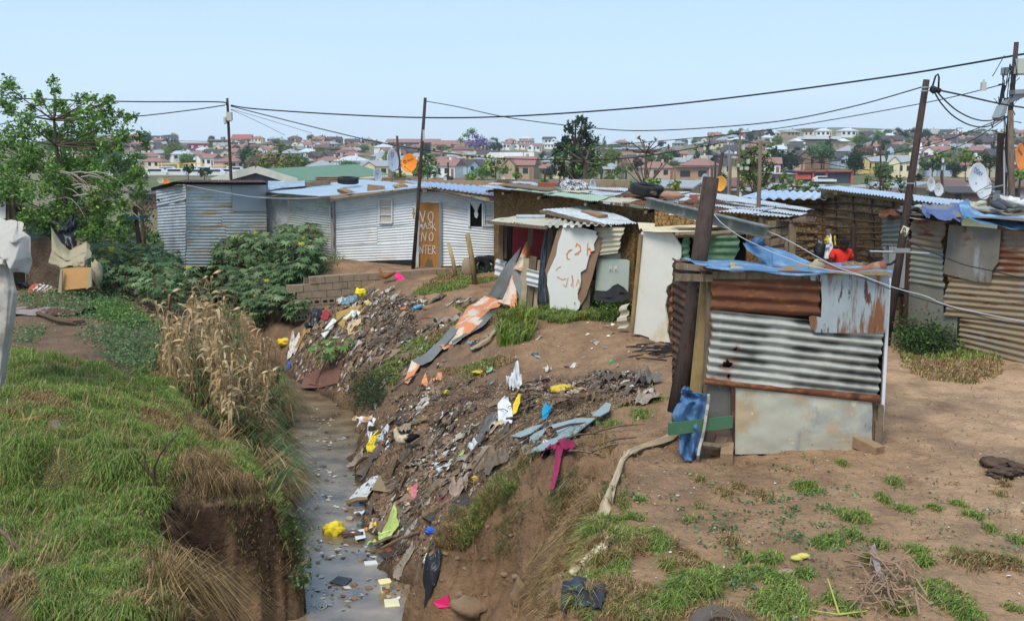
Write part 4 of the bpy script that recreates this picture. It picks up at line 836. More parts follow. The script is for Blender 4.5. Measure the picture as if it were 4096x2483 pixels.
L_=[(684,385),(682.5,388),(681.5,390),(681,394),(679,402),(676.5,404),(672,414),(676,424),(679,432),(679,446),(680,455),(683,459)]
R_=[(688,386),(689,388),(690,389.5),(695,391.5),(709,394),(708,403),(706.5,413),(704.5,424),(702,434),(700,444),(698,455),(697,461)]
mb=MB()
def bt(u,v):
 k=v*(len(L_)-1);i=min(int(k),len(L_)-2);f_=k-i
 x=(L_[i][0]*(1-f_)+L_[i+1][0]*f_)*(1-u)+(R_[i][0]*(1-f_)+R_[i+1][0]*f_)*u;y=(L_[i][1]*(1-f_)+L_[i+1][1]*f_)*(1-u)+(R_[i][1]*(1-f_)+R_[i+1][1]*f_)*u
 return at(x+1.2*float(fbm(v*7,u*2,2,45)),y,10.25+.035*math.sin(u*11+v*5)+.16*float(fbm(u*3,v*7,4,44)))
mb.grid(bt,20,60);part('sheet',mb,m_darkblue,t,smooth=True)
mb=MB();hp=[bt(1.0,v)+Vector((0,-.01,0))for v in np.linspace(.36,1,14)];mb.tube(hp,.017,6);part('hem',mb,m_canvas,t)
mb=MB();mb.tube([P(676,412,10.9),P(688,345,11.0),P(699,260,11.1),P(711,177.5,11.2)],[.105,.1,.095,.09],14,wob=.03);b0=P(676,412,10.9)
t=thing('leaning_pole','thick dark sawn-off pole leaning beside the privy','pole',(b0 .x,b0 .y,b0 .z));part('shaft',mb,m_pole,t,smooth=True)
mb=MB();b0=P(695,396,10.65);mb.bar(b0,P(707.5,272,10.7),.13,.05,up=(0,1,0),jit=.03);single('upright_plank',mb,m_plank,'tan plank standing against the leaning dark pole','plank')
mb=MB();a,b_=P(647,201.5,14.5),P(765.5,231.5,10.8);mb.bar(a,b_,.03,.13);mb.bar(a+Vector((0,-.05,.06)),b_+Vector((0,-.05,.06)),.1,.015);mb.bar(a+Vector((0,-.05,-.06)),b_+Vector((0,-.05,-.06)),.1,.015)
t=thing('steel_channel','long grey steel channel slung against the leaning dark pole','steel beam',tuple(a));part('beam',mb,M('old_steel',(112,112,102),.6,.4,.15,4,layers=[((150,148,130),3,.52,.66)]),t)
mb=MB();p=a.lerp(b_,.47);mb.tube([p+Vector((0,-.02,.08)),p+Vector((.02,-.1,-.1)),p+Vector((0,-.08,-.35))],.012,6);part('rag_tie',mb,m_sack,t)
def grad(x,y,e=.12):
 return(H(x+e,y)-H(x-e,y))/(2*e),(H(x,y+e)-H(x,y-e))/(2*e)
def scatter(poly,n,seed=0,zmin=-2.15,skip=None):
 """ground points inside a patch outlined by the pixel polygon of its corners"""
 r=np.random.default_rng(100+seed);out=[np.zeros((0,3))];got=0;P_=np.array(poly,float)
 x0,x1,y0,y1=P_[:,0].min(),P_[:,0].max(),P_[:,1].min(),P_[:,1].max()
 az0,az1=math.atan((x0-560)/900)-.05,math.atan((x1-460)/900)+.05
 tries=0
 T0_=math.tan(math.atan((y0-310)/F_PX)+PITCH);T1_=math.tan(math.atan((y1-310)/F_PX)+PITCH)
 dmin=max(5,3.0/T1_*.85);dmax=min(60,6.0/max(T0_,.05))
 while got<n and tries<60:
  tries+=1;m=max(4000,n)
  az=r.uniform(az0,az1,m);d=np.exp(r.uniform(math.log(dmin),math.log(dmax),m));x=d*np.sin(az);y=d*np.cos(az)
  z=H(x,y);px,py=proj(x,y,z);sc_=90/d;px=px+sc_*fbm(x*1.1,y*1.1,3,71)*2.2;py=py+sc_*fbm(x*1.1+9,y*1.1,3,72)*1.2;k=fpoly(px,py,poly)&(z>zmin)
  out.append(np.stack([x,y,z],-1)[k]);got+=int(k.sum())
 a=np.concatenate(out)[:n];return a
GR=[lin(c)for c in((118,146,60),(140,166,76),(94,124,52),(160,174,98),(124,142,76),(134,136,88))]
ST=[lin(c)for c in((168,142,102),(148,120,84),(188,162,118),(122,98,70),(158,136,92))]
def blades(name,label,pts,h=(.1,.22),w=.006,cols=GR,cols2=ST,mix=.3,mixscale=.8,droop=.5,downhill=0.,clump=.5,seed=0,cat='grass',tuft=1.6):
 r=np.random.default_rng(500+seed);n=len(pts)
 if not n:return
 x,y,z=pts.T
 cl=fbm(x*tuft*1.3,y*tuft*1.3,3,seed+3)
 hh=r.uniform(h[0],h[1],n)*(1+clump*cl*1.6);hh=np.clip(hh,h[0]*.4,h[1]*1.8)
 a=r.uniform(0,2*PI,n)+2.0*fbm(x*1.1,y*1.1,2,seed+9);lean=r.uniform(.15,.9,n)*droop*1.4
 dx,dy=np.cos(a)*lean,np.sin(a)*lean
 gz=0
 if downhill:
  gx,gy=grad(x,y);g=np.hypot(gx,gy)+1e-6;s=np.clip(g,0,1.6)*downhill
  dx=dx*.6-gx/g*s;dy=dy*.6-gy/g*s;gz=s
 base=np.stack([x,y,z-.01],-1)
 sx,sy=-np.sin(a+.6),np.cos(a+.6);side=np.stack([sx,sy,0*x],-1)*(w*r.uniform(.7,1.4,n))[:,None]
 D=np.stack([dx,dy,0*x],-1)
 mid=base+D*(hh*.35)[:,None]+np.stack([0*x,0*x,hh*(.62-.2*(gz if downhill else 0))],-1)
 gx_,gy_=grad(x,y);gn=np.sqrt(1+gx_**2+gy_**2);kn=np.clip(np.hypot(gx_,gy_)-.3,0,1)*.6;NR=np.stack([-gx_/gn*kn,-gy_/gn*kn,0*x],-1)*hh[:,None];mid=mid+NR*.8
 tip=base+NR+D*(hh*1.0)[:,None]+np.stack([0*x,0*x,hh*(.95-.55*lean-(1.1*gz if downhill else 0))],-1)
 V=np.stack([base-side,base+side,mid+side*.8,mid-side*.8,tip+side*.15,tip-side*.15],1).reshape(-1,3)
 o=(np.arange(n)*6)[:,None];Fi=np.concatenate([o+np.array([0,1,2,3]),o+np.array([3,2,4,5])],1).reshape(-1)
 q=sstep(.15,-.15,fbm(x*mixscale,y*mixscale,3,seed+20)-(mix-.5)*1.2);isst=r.random(n)<q*0.9+.06
 ca=np.array(cols)[r.integers(0,len(cols),n)];cb=np.array(cols2)[r.integers(0,len(cols2),n)]
 C=np.where(isst[:,None],cb,ca)*r.uniform(.8,1.25,n)[:,None]
 t_=(.5+.5*fbm(x*.9,y*.9,2,seed+31))[:,None];C=C*(1-.25*t_)+C*np.array([1.25,1.08,.8])*.25*t_
 C=np.repeat(C,6,0)
 loc=(float(x.mean()),float(y.mean()),float(z.mean()))
 me=npmesh(name,V,4,Fi,m_grass,C,loc);return mobj(name,me,None,loc,label=label,cat=cat,kind='stuff')
def leafmesh(C,size,cols,r,up=.5,ratio=.55,shade=None):
 """C (n,3) leaf centres; folded leaf-shaped quads"""
 n=len(C);N=r.normal(size=(n,3));N[:,2]=np.abs(N[:,2])*(1+up)+up*.4;N/=np.linalg.norm(N,axis=1)[:,None]
 A=r.normal(size=(n,3));T=np.cross(N,A);T/=np.linalg.norm(T,axis=1)[:,None]+1e-9;B=np.cross(N,T)
 s=(size*r.uniform(.6,1.35,n))[:,None]
 V=np.stack([C-T*s*.5,C+B*s*ratio*.5-T*s*.05+N*s*.08,C+T*s*.5-N*s*.1,C-B*s*ratio*.5-T*s*.05+N*s*.08],1).reshape(-1,3)
 Fi=(np.arange(n)*4)[:,None]+np.array([0,1,2,3])
 col=np.array(cols)[r.integers(0,len(cols),n)]*r.uniform(.7,1.35,n)[:,None]
 return V,Fi.reshape(-1),np.repeat(col,4,0)
LG=[lin(c)for c in((96,132,56),(118,154,66),(76,108,48),(142,170,84),(104,134,72))]
LD=[lin(c)for c in((52,70,44),(64,84,50),(44,58,40),(78,94,58))]
LY=[lin(c)for c in((128,140,60),(108,126,50),(148,156,76),(92,108,46))]
LB=[lin(c)for c in((112,136,90),(96,124,78),(134,154,106),(84,110,70))]
def weeds(name,label,pts,hgt=.2,size=.05,per=14,rad=.13,cols=LB,seed=0,cat='weeds'):
 r=np.random.default_rng(700+seed);n=len(pts)
 if not n:return
 d=r.normal(size=(n,per,3))*[rad,rad,hgt*.5];d[...,2]=np.abs(d[...,2])
 C=(pts[:,None,:]+d).reshape(-1,3);V,Fi,K=leafmesh(C,size,cols,r,.6)
 loc=tuple(float(v)for v in pts.mean(0));return mobj(name,npmesh(name,V,4,Fi,m_grass,K,loc),None,loc,label=label,cat=cat,kind='stuff')
def tree(name,label,base,blobs,trunk,cat='tree',leaf=.12,dens=260,cols=LG,group=None,tr=.12,sub=6,bare=0,seed=0,spread=.33,col2=None,twig=.02,up=.4,loc=None):
 """blobs: [(Vector, radius)]; trunk: list of world points"""
 r=np.random.default_rng(900+seed);rr=random.Random(seed+5)
 base=Vector(base);t=thing(name,label,cat,tuple(base),group)
 mb=MB();tp=[Vector(p)for p in trunk];mb.tube(tp,[tr*(1-.6*i/max(1,len(tp)-1))for i in range(len(tp))],7,wob=.08)
 Cs=[]
 for c,R_ in blobs:
  c=Vector(c)
  s=min(tp[1:]if len(tp)>1 else tp,key=lambda p:(p-c).length+max(0,p.z-c.z)*3);m=(s+c)/2+Vector((rr.uniform(-.1,.1),rr.uniform(-.1,.1),-.12))*R_*1.5
  mb.tube([s,m,c],[tr*.35,tr*.22,twig*.7],5)
  for k in range(sub):
   d=Vector((rr.gauss(0,1),rr.gauss(0,1),rr.gauss(.2,.8))).normalized()*R_*rr.uniform(.6,1.0)
   mb.tube([c,c+d*.5+Vector((0,0,.03)),c+d],[twig*.7,twig*.5,twig*.25],4)
   if not bare or rr.random()>bare:
    nn=max(3,int(dens*R_*R_*.35));q=r.normal(size=(nn,3))*R_*spread;Cs.append(q+np.array(c+d))
 part('trunk',mb,m_bark,t)
 if Cs:
  C=np.concatenate(Cs);V,Fi,K=leafmesh(C,leaf,cols,r,up)
  if col2 is not None:
   k=np.repeat(r.random(len(C))<col2[1],4);K[k]=np.array(col2[0])*np.repeat(r.uniform(.7,1.2,len(C)),4)[k][:,None]
  mobj('crown',npmesh('crown',V,4,Fi,m_leaf,K,tuple(base)),t)
 return t
LB_POLY=[(0,346),(20,352),(45,358),(70,361),(95,364),(122,376),(150,392),(185,412),(215,436),(245,468),(268,486),(240,480),(205,470),(178,480),(156,520),(150,620),(40,620),(28,603),(0,598)]
p=scatter(LB_POLY,170000,1);blades('bank_grass','long bright green grass covering the left bank',p,(.09,.19),.0045,mix=.16,mixscale=1.5,droop=1.2,downhill=.08,clump=.95,seed=1,tuft=2.4)
p=scatter([(0,346),(122,376),(215,436),(160,520),(158,620),(40,620),(0,598)],1100,2);blades('straw','long pale dead grass stalks lying in the green grass',p,(.15,.4),.004,cols=ST,cols2=ST,mix=.5,droop=2.4,downhill=.1,seed=2,cat='dry grass')
p=scatter([(138,470),(165,440),(200,445),(240,470),(278,505),(300,560),(304,622),(262,622),(240,560),(215,500),(185,500),(168,540),(172,622),(140,622),(135,540)],30000,3);blades('dry_grass','matted dead grass hanging over the eroded edge of the left bank',p,(.05,.14),.0036,cols=ST,cols2=[lin((134,112,78)),lin((110,88,62)),lin((126,136,78))],mix=.36,droop=1.1,downhill=.12,clump=1.2,seed=3,cat='dry grass')
p=scatter([(162,520),(175,490),(285,500),(290,560),(300,622),(160,622)],2600,33);blades('roots','brown roots and dead runners dangling down the dark cliff of the left bank',p,(.05,.15),.0035,cols=ST,cols2=[lin((96,76,58)),lin((70,54,42))],mix=.55,droop=1.2,downhill=.5,seed=33,cat='roots')
p=scatter([(262,500),(298,505),(300,560),(286,565)],5000,4);blades('water_edge_grass','short green and brown grass on the tongue of bank at the left water edge',p,(.06,.14),.005,mix=.45,seed=4)
p=scatter([(470,470),(540,450),(610,450),(600,500),(560,622),(500,622),(520,560),(450,560)],2600,34,-2.1);p=p[fbm(p[:,0]*3,p[:,2]*3+p[:,1]*3,2,88)>.12];blades('hanging_roots','clumps of brown roots hanging down the bare right hand cliff',p,(.05,.16),.0035,cols=ST,cols2=[lin((96,76,58)),lin((70,54,42))],mix=.55,droop=1.2,downhill=.6,seed=34,cat='roots')
p=scatter([(150,478),(175,462),(210,466),(250,470),(285,478),(300,500),(285,508),(240,500),(200,498),(180,512),(176,560),(180,622),(150,622),(152,540)],9000,35);p=p[fbm(p[:,0]*3,p[:,1]*3,2,89)>-.15];blades('rim_straw','shaggy dead grass drooping over the rim of the dark undercut',p,(.12,.3),.0038,cols=ST,cols2=[lin((110,88,64)),lin((84,64,48))],mix=.5,droop=1.0,downhill=.75,clump=1.2,seed=35,cat='dry grass')
p=scatter([(430,548),(445,520),(475,500),(505,478),(530,455),(575,440),(612,440),(620,460),(590,560),(560,622),(540,622),(520,560),(480,560),(440,560)],30000,5);blades('cliff_grass','tangled dry grass and roots hanging down the right hand cliff',p[(fbm(p[:,0]*2.2,p[:,1]*2.2+p[:,2]*2,3,61)>-.12)],(.04,.12),.0036,cols=[lin((118,120,72)),lin((94,104,62)),lin((136,120,84))],cols2=ST,mix=.5,droop=1.1,downhill=.12,clump=1.2,seed=5,cat='dry grass')
p=scatter([(435,545),(450,515),(480,498),(505,480),(520,490),(490,520),(460,550)],12000,6);blades('spur_grass','green grass capping the low spur above the stream',p,(.08,.2),.005,mix=.35,seed=6)
p=scatter([(598,520),(640,515),(660,530),(690,560),(720,580),(722,600),(690,612),(690,622),(590,622),(575,600),(590,560)],42000,7);blades('turf_patch','patch of bright creeping grass below the privy',p[fbm(p[:,0]*2.5,p[:,1]*2.5,3,62)>-.22],(.035,.11),.0045,mix=.42,mixscale=2.6,droop=1.1,clump=1.1,seed=7,tuft=2.5)
p=scatter([(560,622),(575,590),(600,570),(700,605),(760,622)],3500,8);blades('matted_straw','matted dead runners at the foot of the turf patch',p,(.05,.14),.0035,cols=ST,cols2=ST,droop=1.2,seed=8,cat='dry grass')
tufts=[(660,545,9),(690,520,5),(700,507,4),(725,492,6),(738,487,4),(760,495,7),(812,489,5),(822,546,6),(847,517,6),(835,543,5),(855,536,5),(862,520,5),(884,500,4),(905,510,5),(935,508,4),(957,504,5),(972,516,5),(990,530,4),(915,550,6),(925,565,5),(965,560,9),(940,583,4),(985,559,6),(1010,565,6),(950,600,11),(942,593,13),(968,615,9),(850,612,6),(805,575,6),(782,582,7),(770,560,6),(790,600,14),(830,600,5),(745,560,5),(730,540,6),(1018,540,4),(1000,495,4),(800,488,4),(870,562,4),(880,547,4),(760,575,8),(735,575,9),(775,607,16),(1005,485,3),(893,483,4),(842,464,4),(790,470,3),(640,500,4),(622,505,5),(700,480,3),(1012,610,5),(900,610,7),(655,400,6),(640,415,7),(610,425,6),(625,405,5)]
A_=[]
for i,(x,y,s)in enumerate(tufts):
 r=np.random.default_rng(i);n=int(34*s**1.3);q=G(x,y);sw=s/F_PX*q.y*.8
 xs=q.x+r.normal(size=n)*sw;ys_=q.y+r.normal(size=n)*sw*1.4;A_.append(np.stack([xs,ys_,H(xs,ys_)],-1))
blades('grass_tufts','small scattered tufts of green grass on the bare earth',np.concatenate(A_),(.03,.09),.005,mix=.2,droop=1.0,seed=9)
for i,(poly,n,h,mixv,lab)in enumerate([([(372,380),(385,362),(405,345),(440,330),(480,312),(520,303),(525,310),(480,326),(440,345),(405,365),(390,385)],9000,(.05,.13),.3,'green strip of short grass running down beside the long orange sheet'),([(425,283),(445,276),(500,279),(470,285),(450,292),(415,295)],5000,(.05,.13),.25,'short green grass below the block wall'),([(452,305),(500,297),(540,304),(520,313),(470,318)],4000,(.04,.1),.3,'thin green grass on the earth before the shelter'),([(535,312),(550,306),(600,303),(625,306),(612,322),(560,322),(540,320)],16000,(.1,.3),.3,'rank green grass growing at the foot of the torn white board'),([(440,372),(500,352),(520,358),(470,378)],2500,(.04,.09),.45,'sparse grass on the rubbish slope'),([(340,500),(350,480),(360,470),(352,520)],10,(.04,.09),.45,''),([(900,345),(905,330),(940,328),(960,345),(1000,355),(1005,375),(975,385),(930,380),(895,365)],5000,(.04,.13),.45,'grass at the foot of the right hand patchwork shack')]):
 if lab:blades('grass',lab,scatter(poly,n,20+i),h,.009,mix=mixv,droop=.8,seed=20+i)
for i,(poly,n,hg,sz,cols,lab)in enumerate([([(18,300),(35,292),(60,285),(100,280),(118,296),(130,312),(120,322),(70,318),(30,308)],480,.25,.06,LB,'low leafy weeds around the orange board on the left'),([(85,335),(105,325),(140,318),(165,340),(175,375),(140,382),(110,365)],420,.25,.06,LB,'grey-green weeds at the edge of the maize'),([(90,300),(120,305),(150,320),(125,328),(100,318)],250,.2,.06,LG,'bright weeds beside the bare soil'),([(20,327),(38,325),(40,345),(25,342)],60,.1,.05,LB,'small weeds on the bare dark soil'),([(905,345),(912,325),(935,320),(948,332),(950,350),(925,358)],900,.38,.055,LD+LG[:1],'leafy green bush against the patchwork shack wall'),([(585,312),(600,300),(622,302),(626,316),(605,324)],300,.35,.05,LG,'leafy weeds at the right of the torn white board'),([(352,398),(355,375),(375,372),(385,385),(380,405),(365,415)],420,.35,.045,LD,'dark bush hanging over the small ledge above the water'),([(270,520),(290,500),(300,540),(288,565)],200,.1,.04,LB,'low creeping weeds on the water edge'),([(330,250),(300,262),(320,278),(345,262)],80,.2,.07,LG,'sparse green weeds on the earth mound'),([(455,275),(470,268),(485,266),(500,272)],70,.2,.07,LG,'weeds by the tyres near the white shack'),([(408,249),(414,262),(427,262),(427,250)],14,.1,.05,LG,''),]):
 if lab:weeds('weeds',lab,scatter(poly,n,40+i),hg,sz,12,.15,cols,40+i)
p=np.concatenate([scatter([(600,450),(1024,470),(1024,620),(700,620)],60,60),scatter([(660,500),(840,480),(900,560),(740,600)],60,61)]);weeds('seedlings','tiny leafy seedlings dotted over the bare earth',p,.05,.04,12,.06,LB,61)
def palmate(mb,c,n,up,size,col,rr):
 """seven lobed leaf"""
 n=Vector(n).normalized();u=Vector(up)-n*Vector(up).dot(n);u=u.normalized()if u.length>.01 else n.orthogonal().normalized();v=n.cross(u)
 pts=[Vector(c)]
 for k in range(15):
  a=-2.5+5.0*k/14;L=(1.0-.32*abs(a)/2.5)if k%2 else.42
  pts.append(Vector(c)+(u*math.cos(a)+v*math.sin(a))*size*L-n*size*.28*L*L)
 mb.curc=col;mb.add(pts,[(0,k,k+1)for k in range(1,15)])
def castor_proto(seed,h=1.05,nl=56,sz=.2,cols=LB):
 rr=random.Random(seed);t=thing('castor_plant','castor oil plant with dull green star shaped leaves below the corrugated shacks','shrub',(0,0,-50),'castor oil plants')
 st=MB();lf=MB();
 for s in range(4):
  a=rr.uniform(0,6.28);top=Vector((math.cos(a)*h*.4,math.sin(a)*h*.4,h*rr.uniform(.7,1.05)-50));b0=Vector((0,0,-50.0))
  m=b0 .lerp(top,.5)+Vector((rr.uniform(-.1,.1),rr.uniform(-.1,.1),.1));st.tube([b0,m,top],[.022,.016,.008],5)
  for k in range(nl//4):
   f=rr.uniform(.2,1.0);p=(b0 .lerp(m,f*2)if f<.5 else m.lerp(top,f*2-1));aa=rr.uniform(0,6.28)
   q=p+Vector((math.cos(aa),math.sin(aa),.35))*rr.uniform(.12,.34);st.tube([p,q],[.006,.004],4,cap=False)
   base=cols[rr.randrange(len(cols))];g=rr.uniform(.75,1.3)
   if rr.random()<.012:base=lin((176,166,60))
   palmate(lf,q,(math.cos(aa)*.5+rr.uniform(-.3,.3),math.sin(aa)*.5+rr.uniform(-.3,.3),1),(math.cos(aa),math.sin(aa),-.2),sz*rr.uniform(.65,1.25),tuple(v*g for v in base),rr)
 part('stem',st,M('castor_stem',(122,92,72),.8),t);part('leaves',lf,m_leaf,t);return t
cps=[castor_proto(s)for s in range(5)]
used=set()
cpos=[(100,262),(112,254),(120,268),(128,250),(134,262),(143,274),(150,258),(158,268),(160,284),(170,262),(178,275),(186,288),(190,262),(198,275),(205,290),(212,262),(220,276),(224,292),(232,262),(238,280),(244,296),(250,264),(256,282),(264,270),(270,290),(282,268),(288,282),(296,296),(300,276),(308,268),(276,305),(228,250),(240,250),(110,276),(130,284),(252,308),(265,315),(145,290)]
cpos+=[(285,300),(292,312),(280,325),(270,312),(300,300),(296,325),(262,330),(306,290)]
cpos+=[(98,285),(110,292),(122,298),(150,306),(168,312),(182,300),(200,312),(216,306),(236,316),(262,322),(150,292),(168,298),(275,262),(290,258),(302,262),(312,275),(96,248),(108,244),(120,242)]
cpos+=[(x+rnd.uniform(-6,6),y+rnd.uniform(-4,6))for x,y in cpos]
for i,(x,y)in enumerate(cpos):
 q=G(x,y+rnd.uniform(-2,2));k=i%5;s=rnd.uniform(.75,1.1)*(1.0 if y<285 else.85)
 if k not in used:used.add(k);o=cps[k];o.location=q;o.scale=(s,s,s);o.rotation_euler=(0,0,rnd.uniform(0,6))
 else:dup(cps[k],q,rnd.uniform(0,6),s)
q=G(330,372);o=castor_proto(77,.75,34,.17,LG);o.location=q;o['label']='lone castor plant growing from the rubbish above the stream';o['group']='';del o['group']
q=G(304,256);o=castor_proto(78,.75,26,.17,LB);o.location=at(306,262,29.2);o.location.z=H1(o.location.x,o.location.y);o['label']='lone castor plant close against the left wall of the white shack';del o['group']
def ribleaf(mb,p,d,L,w,col,drop,rr,tw=0.):
 n=6;d=Vector(d).normalized();side=d.cross(Vector((0,0,1))).normalized();pts=[]
 for i in range(n+1):
  f=i/n;c=Vector(p)+d*L*(f*.75-.25*f*f*drop)+Vector((0,0,L*(.5*f-drop*f*f)))
  ww=w*math.sin(PI*min(1,.15+.85*f))**.6*(1-f*.3);s2=(side*math.cos(tw*f*3)+Vector((0,0,1))*math.sin(tw*f*3))*ww
  pts+=[c-s2,c+s2]
 mb.curc=col;mb.add(pts,[(2*i,2*i+1,2*i+3,2*i+2)for i in range(n)])
def maize_proto(seed,dry=True):
 rr=random.Random(seed);t=thing('maize_plant','dead straw coloured maize plant with withered drooping leaves' if dry else 'green maize plant with arching leaves','maize',(0,0,-50),'dead maize plants by the stream' if dry else 'green maize by the stream')
 st=MB();lf=MB();h=rr.uniform(1.1,1.65);lean=Vector((rr.uniform(-.18,.18),rr.uniform(-.18,.18),0))
 cs=[lin((196,168,124)),lin((176,146,104)),lin((212,186,142)),lin((150,122,88))]if dry else[lin((92,118,64)),lin((108,134,72)),lin((80,106,60))]
 pts=[Vector((0,0,-50))+lean*(f*f)*h+Vector((0,0,h*f))for f in(0,.35,.7,1)];st.tube(pts,[.014,.012,.009,.004],5)
 for k in range(21):
  f=rr.uniform(.06,1.0);p=Vector((0,0,-50))+lean*(f*f)*h+Vector((0,0,h*f));a=rr.uniform(0,6.28);g=rr.uniform(.75,1.25)
  ribleaf(lf,p,(math.cos(a),math.sin(a),0),rr.uniform(.22,.5),rr.uniform(.018,.034),tuple(v*g for v in cs[rr.randrange(len(cs))]),rr.uniform(.15,1.9)if dry else rr.uniform(.6,1.1),rr,rr.uniform(-1.8,1.8)if dry else 0)
 part('stalk',st,M('maize_stalk',(150,122,84),.85)if dry else M('green_stalk',(112,124,72),.8),t);part('leaves',lf,m_grass,t);return t
mps=[maize_proto(s)for s in range(8)];gps=[maize_proto(s+50,False)for s in range(3)]
used=set();rr=random.Random(3)
p=scatter([(140,372),(165,385),(205,425),(240,462),(268,488),(255,492),(215,445),(180,418),(145,390)],16000,11);blades('verge_grass','rank grass along the lower edge of the maize',p,(.1,.25),.005,mix=.3,droop=1.0,seed=11)
MP=[(150,375),(170,360),(200,355),(235,350),(265,352),(283,372),(292,395),(290,420),(288,445),(284,470),(265,468),(248,455),(225,432),(200,412),(175,398)]
mpts=scatter(MP,88,77,-2.05)
for i,c in enumerate(mpts):
 s=rr.uniform(.7,1.1)
 k=i%8
 if i%9==4:
  k=i%3
  if('g',k)not in used:used.add(('g',k));o=gps[k];o.location=c;o.scale=(s,)*3;o.rotation_euler.z=rr.uniform(0,6)
  else:dup(gps[k],tuple(c),rr.uniform(0,6),s)
  continue
 if k not in used:used.add(k);o=mps[k];o.location=c;o.scale=(s,)*3;o.rotation_euler.z=rr.uniform(0,6)
 else:dup(mps[k],tuple(c),rr.uniform(0,6),s)
for o in mps+gps:
 if o.location.z<-40:
  for c in list(o.children):bpy.data.objects.remove(c)
  bpy.data.objects.remove(o)
p=scatter(MP,4200,78,-2.1);blades('maize_litter','dead leaves and stubble tangled under the maize',p,(.15,.45),.012,cols=[lin((190,162,118)),lin((160,132,94))],cols2=[lin((116,96,68)),lin((92,118,60))],mix=.4,droop=1.1,downhill=.3,seed=78,cat='dry grass')
p=scatter([(262,380),(296,388),(292,430),(288,480),(270,500),(255,480)],5200,79,-2.15);blades('reed_clump','long dark green reeds leaning over the water beside the maize',p,(.3,.6),.007,cols=LB,cols2=ST,mix=.35,droop=.9,downhill=.4,seed=79,cat='reeds')
p=scatter([(548-55,332),(515,318),(535,325),(520,345),(500,345)],1000,80);blades('grass_clump','tall bright green clump of blades beside the orange sheet',p,(.3,.55),.012,cols=LY,cols2=GR,mix=.3,droop=.7,seed=80)
def bare_shrub(name,label,base,h,n,seed,mat,spread=.6):
 rr=random.Random(seed);mb=MB();base=Vector(base)
 def br(p,d,L,r_,dep):
  q=p+d*L*.5+Vector((rr.uniform(-.05,.05),rr.uniform(-.05,.05),0))*L;e=p+d*L
  mb.tube([p,q,e],[r_,r_*.8,r_*.6],4,cap=False)
  if dep:
   for _ in range(rr.choice((2,3,3))):br(e if rr.random()<.7 else q,(d+Vector((rr.uniform(-1,1),rr.uniform(-.6,.6),rr.uniform(-.3,.6)))*spread).normalized(),L*rr.uniform(.55,.8),r_*.6,dep-1)
 for _ in range(n):br(base,Vector((rr.uniform(-.6,.6),rr.uniform(-.4,.4),1)).normalized(),h*.42,.028,4)
 return single(name,mb,mat,label,'shrub')
m_twig=M('pale_dead_twigs',(146,118,94),.9,0,.2)
bare_shrub('leafless_shrub','leafless pale brown shrub standing before the grey corrugated shack',G(172,262),2.3,3,5,m_twig)
bare_shrub('leafless_shrub','leaning bare sapling beside the blue crossbar post',G(150,250),1.6,1,8,m_twig,.45)
bare_shrub('leafless_shrub','grey leafless thorn bush left of the crossbar post',G(103,262),.7,6,12,M('grey_twigs',(120,108,92),.9))
Lb=[(12,90,10),(4,108,9),(53,82,5),(55,92,5),(38,106,8),(57,108,9),(80,98,6),(100,105,10),(88,117,10),(72,126,9),(116,112,7),(130,116,6),(105,126,9),(124,132,8),(140,137,6),(60,140,11),(82,140,11),(100,148,8),(18,134,11),(5,148,12),(30,156,14),(58,160,15),(88,166,12),(118,166,9),(146,146,5),(132,158,6),(14,176,17),(46,184,17),(80,188,16),(112,190,13),(137,172,8),(142,184,5),(20,205,16),(55,212,16),(92,212,15),(120,208,10),(138,196,7),(75,228,12),(104,226,11),(128,224,9),(95,97,3),(40,95,4),(112,146,10),(92,132,9),(45,132,10),(28,122,9),(72,112,7),(110,100,5),(35,170,14),(70,172,14),(100,178,13),(62,198,15),(100,200,14),(35,222,14),(10,225,14),(88,234,10),(116,232,10),(55,236,10),(128,178,10),(5,192,14)]
bl=[]
for x,y,s in Lb:
 Y=26+rnd.uniform(-2,2);bl.append((at(x,y,Y),s/F_PX*Y*1.05))
b0=at(70,262,26.5);b0 .z=-.2
tree('broad_leafed_tree','big broad leafed tree with pale branches rising at the left edge',b0,bl,[b0,at(66,215,26.5),at(62,180,26.3),at(56,145,26),at(54,120,26)],leaf=.105,dens=1350,cols=LG,sub=9,tr=.08,seed=1,spread=.27,twig=.012)
mb=MB();rr=random.Random(4)
for k in range(16):
 x0,y0=rr.uniform(45,90),rr.uniform(170,205);L=rr.uniform(25,60)
 mb.tube([at(x0+L*f,y0-6*math.sin(f*2.2)+f*f*24,24.5)for f in(0,.25,.5,.75,1)],[.02,.018,.015,.01,.006],5)
single('dead_branches',mb,M('silver_twigs',(156,146,130),.9),'arching bare grey branches drooping in front of the left tree','branches')
def bush(name,label,blobs,Y,leaf,dens,cols,seed,cat='bush',**kw):
 bl=[(at(x,y,Y+rnd.uniform(-.6,.6)),s/F_PX*Y)for x,y,s in blobs];xm=sum(b[0]for b in blobs)/len(blobs);b0=at(xm,200,Y);b0 .z=float(H(np.array([b0 .x]),np.array([Y]))[0])
 tops=sorted(blobs,key=lambda b:b[1])
 yt=at(xm,tops[len(tops)//2][1],Y)
 return tree(name,label,b0,bl,[b0,b0 .lerp(yt,.5),yt],cat=cat,leaf=leaf,dens=dens,cols=cols,seed=seed,**kw)
bush('leafy_sprig','leafy sprig reaching over the water at the bottom left of the stream',[(300,575,8),(292,590,10),(306,600,9),(296,610,10),(284,604,8),(280,575,6)],10.6,.07,520,LB,66,cat='plant',tr=.02,twig=.006)if 0 else None
bush('dense_bush','dark leafy bush with fine fronds between the left tree and the grey shack',[(140,205,8),(150,215,7),(145,228,8),(152,200,6),(133,190,7),(130,235,8)],31,.12,330,LD,5)
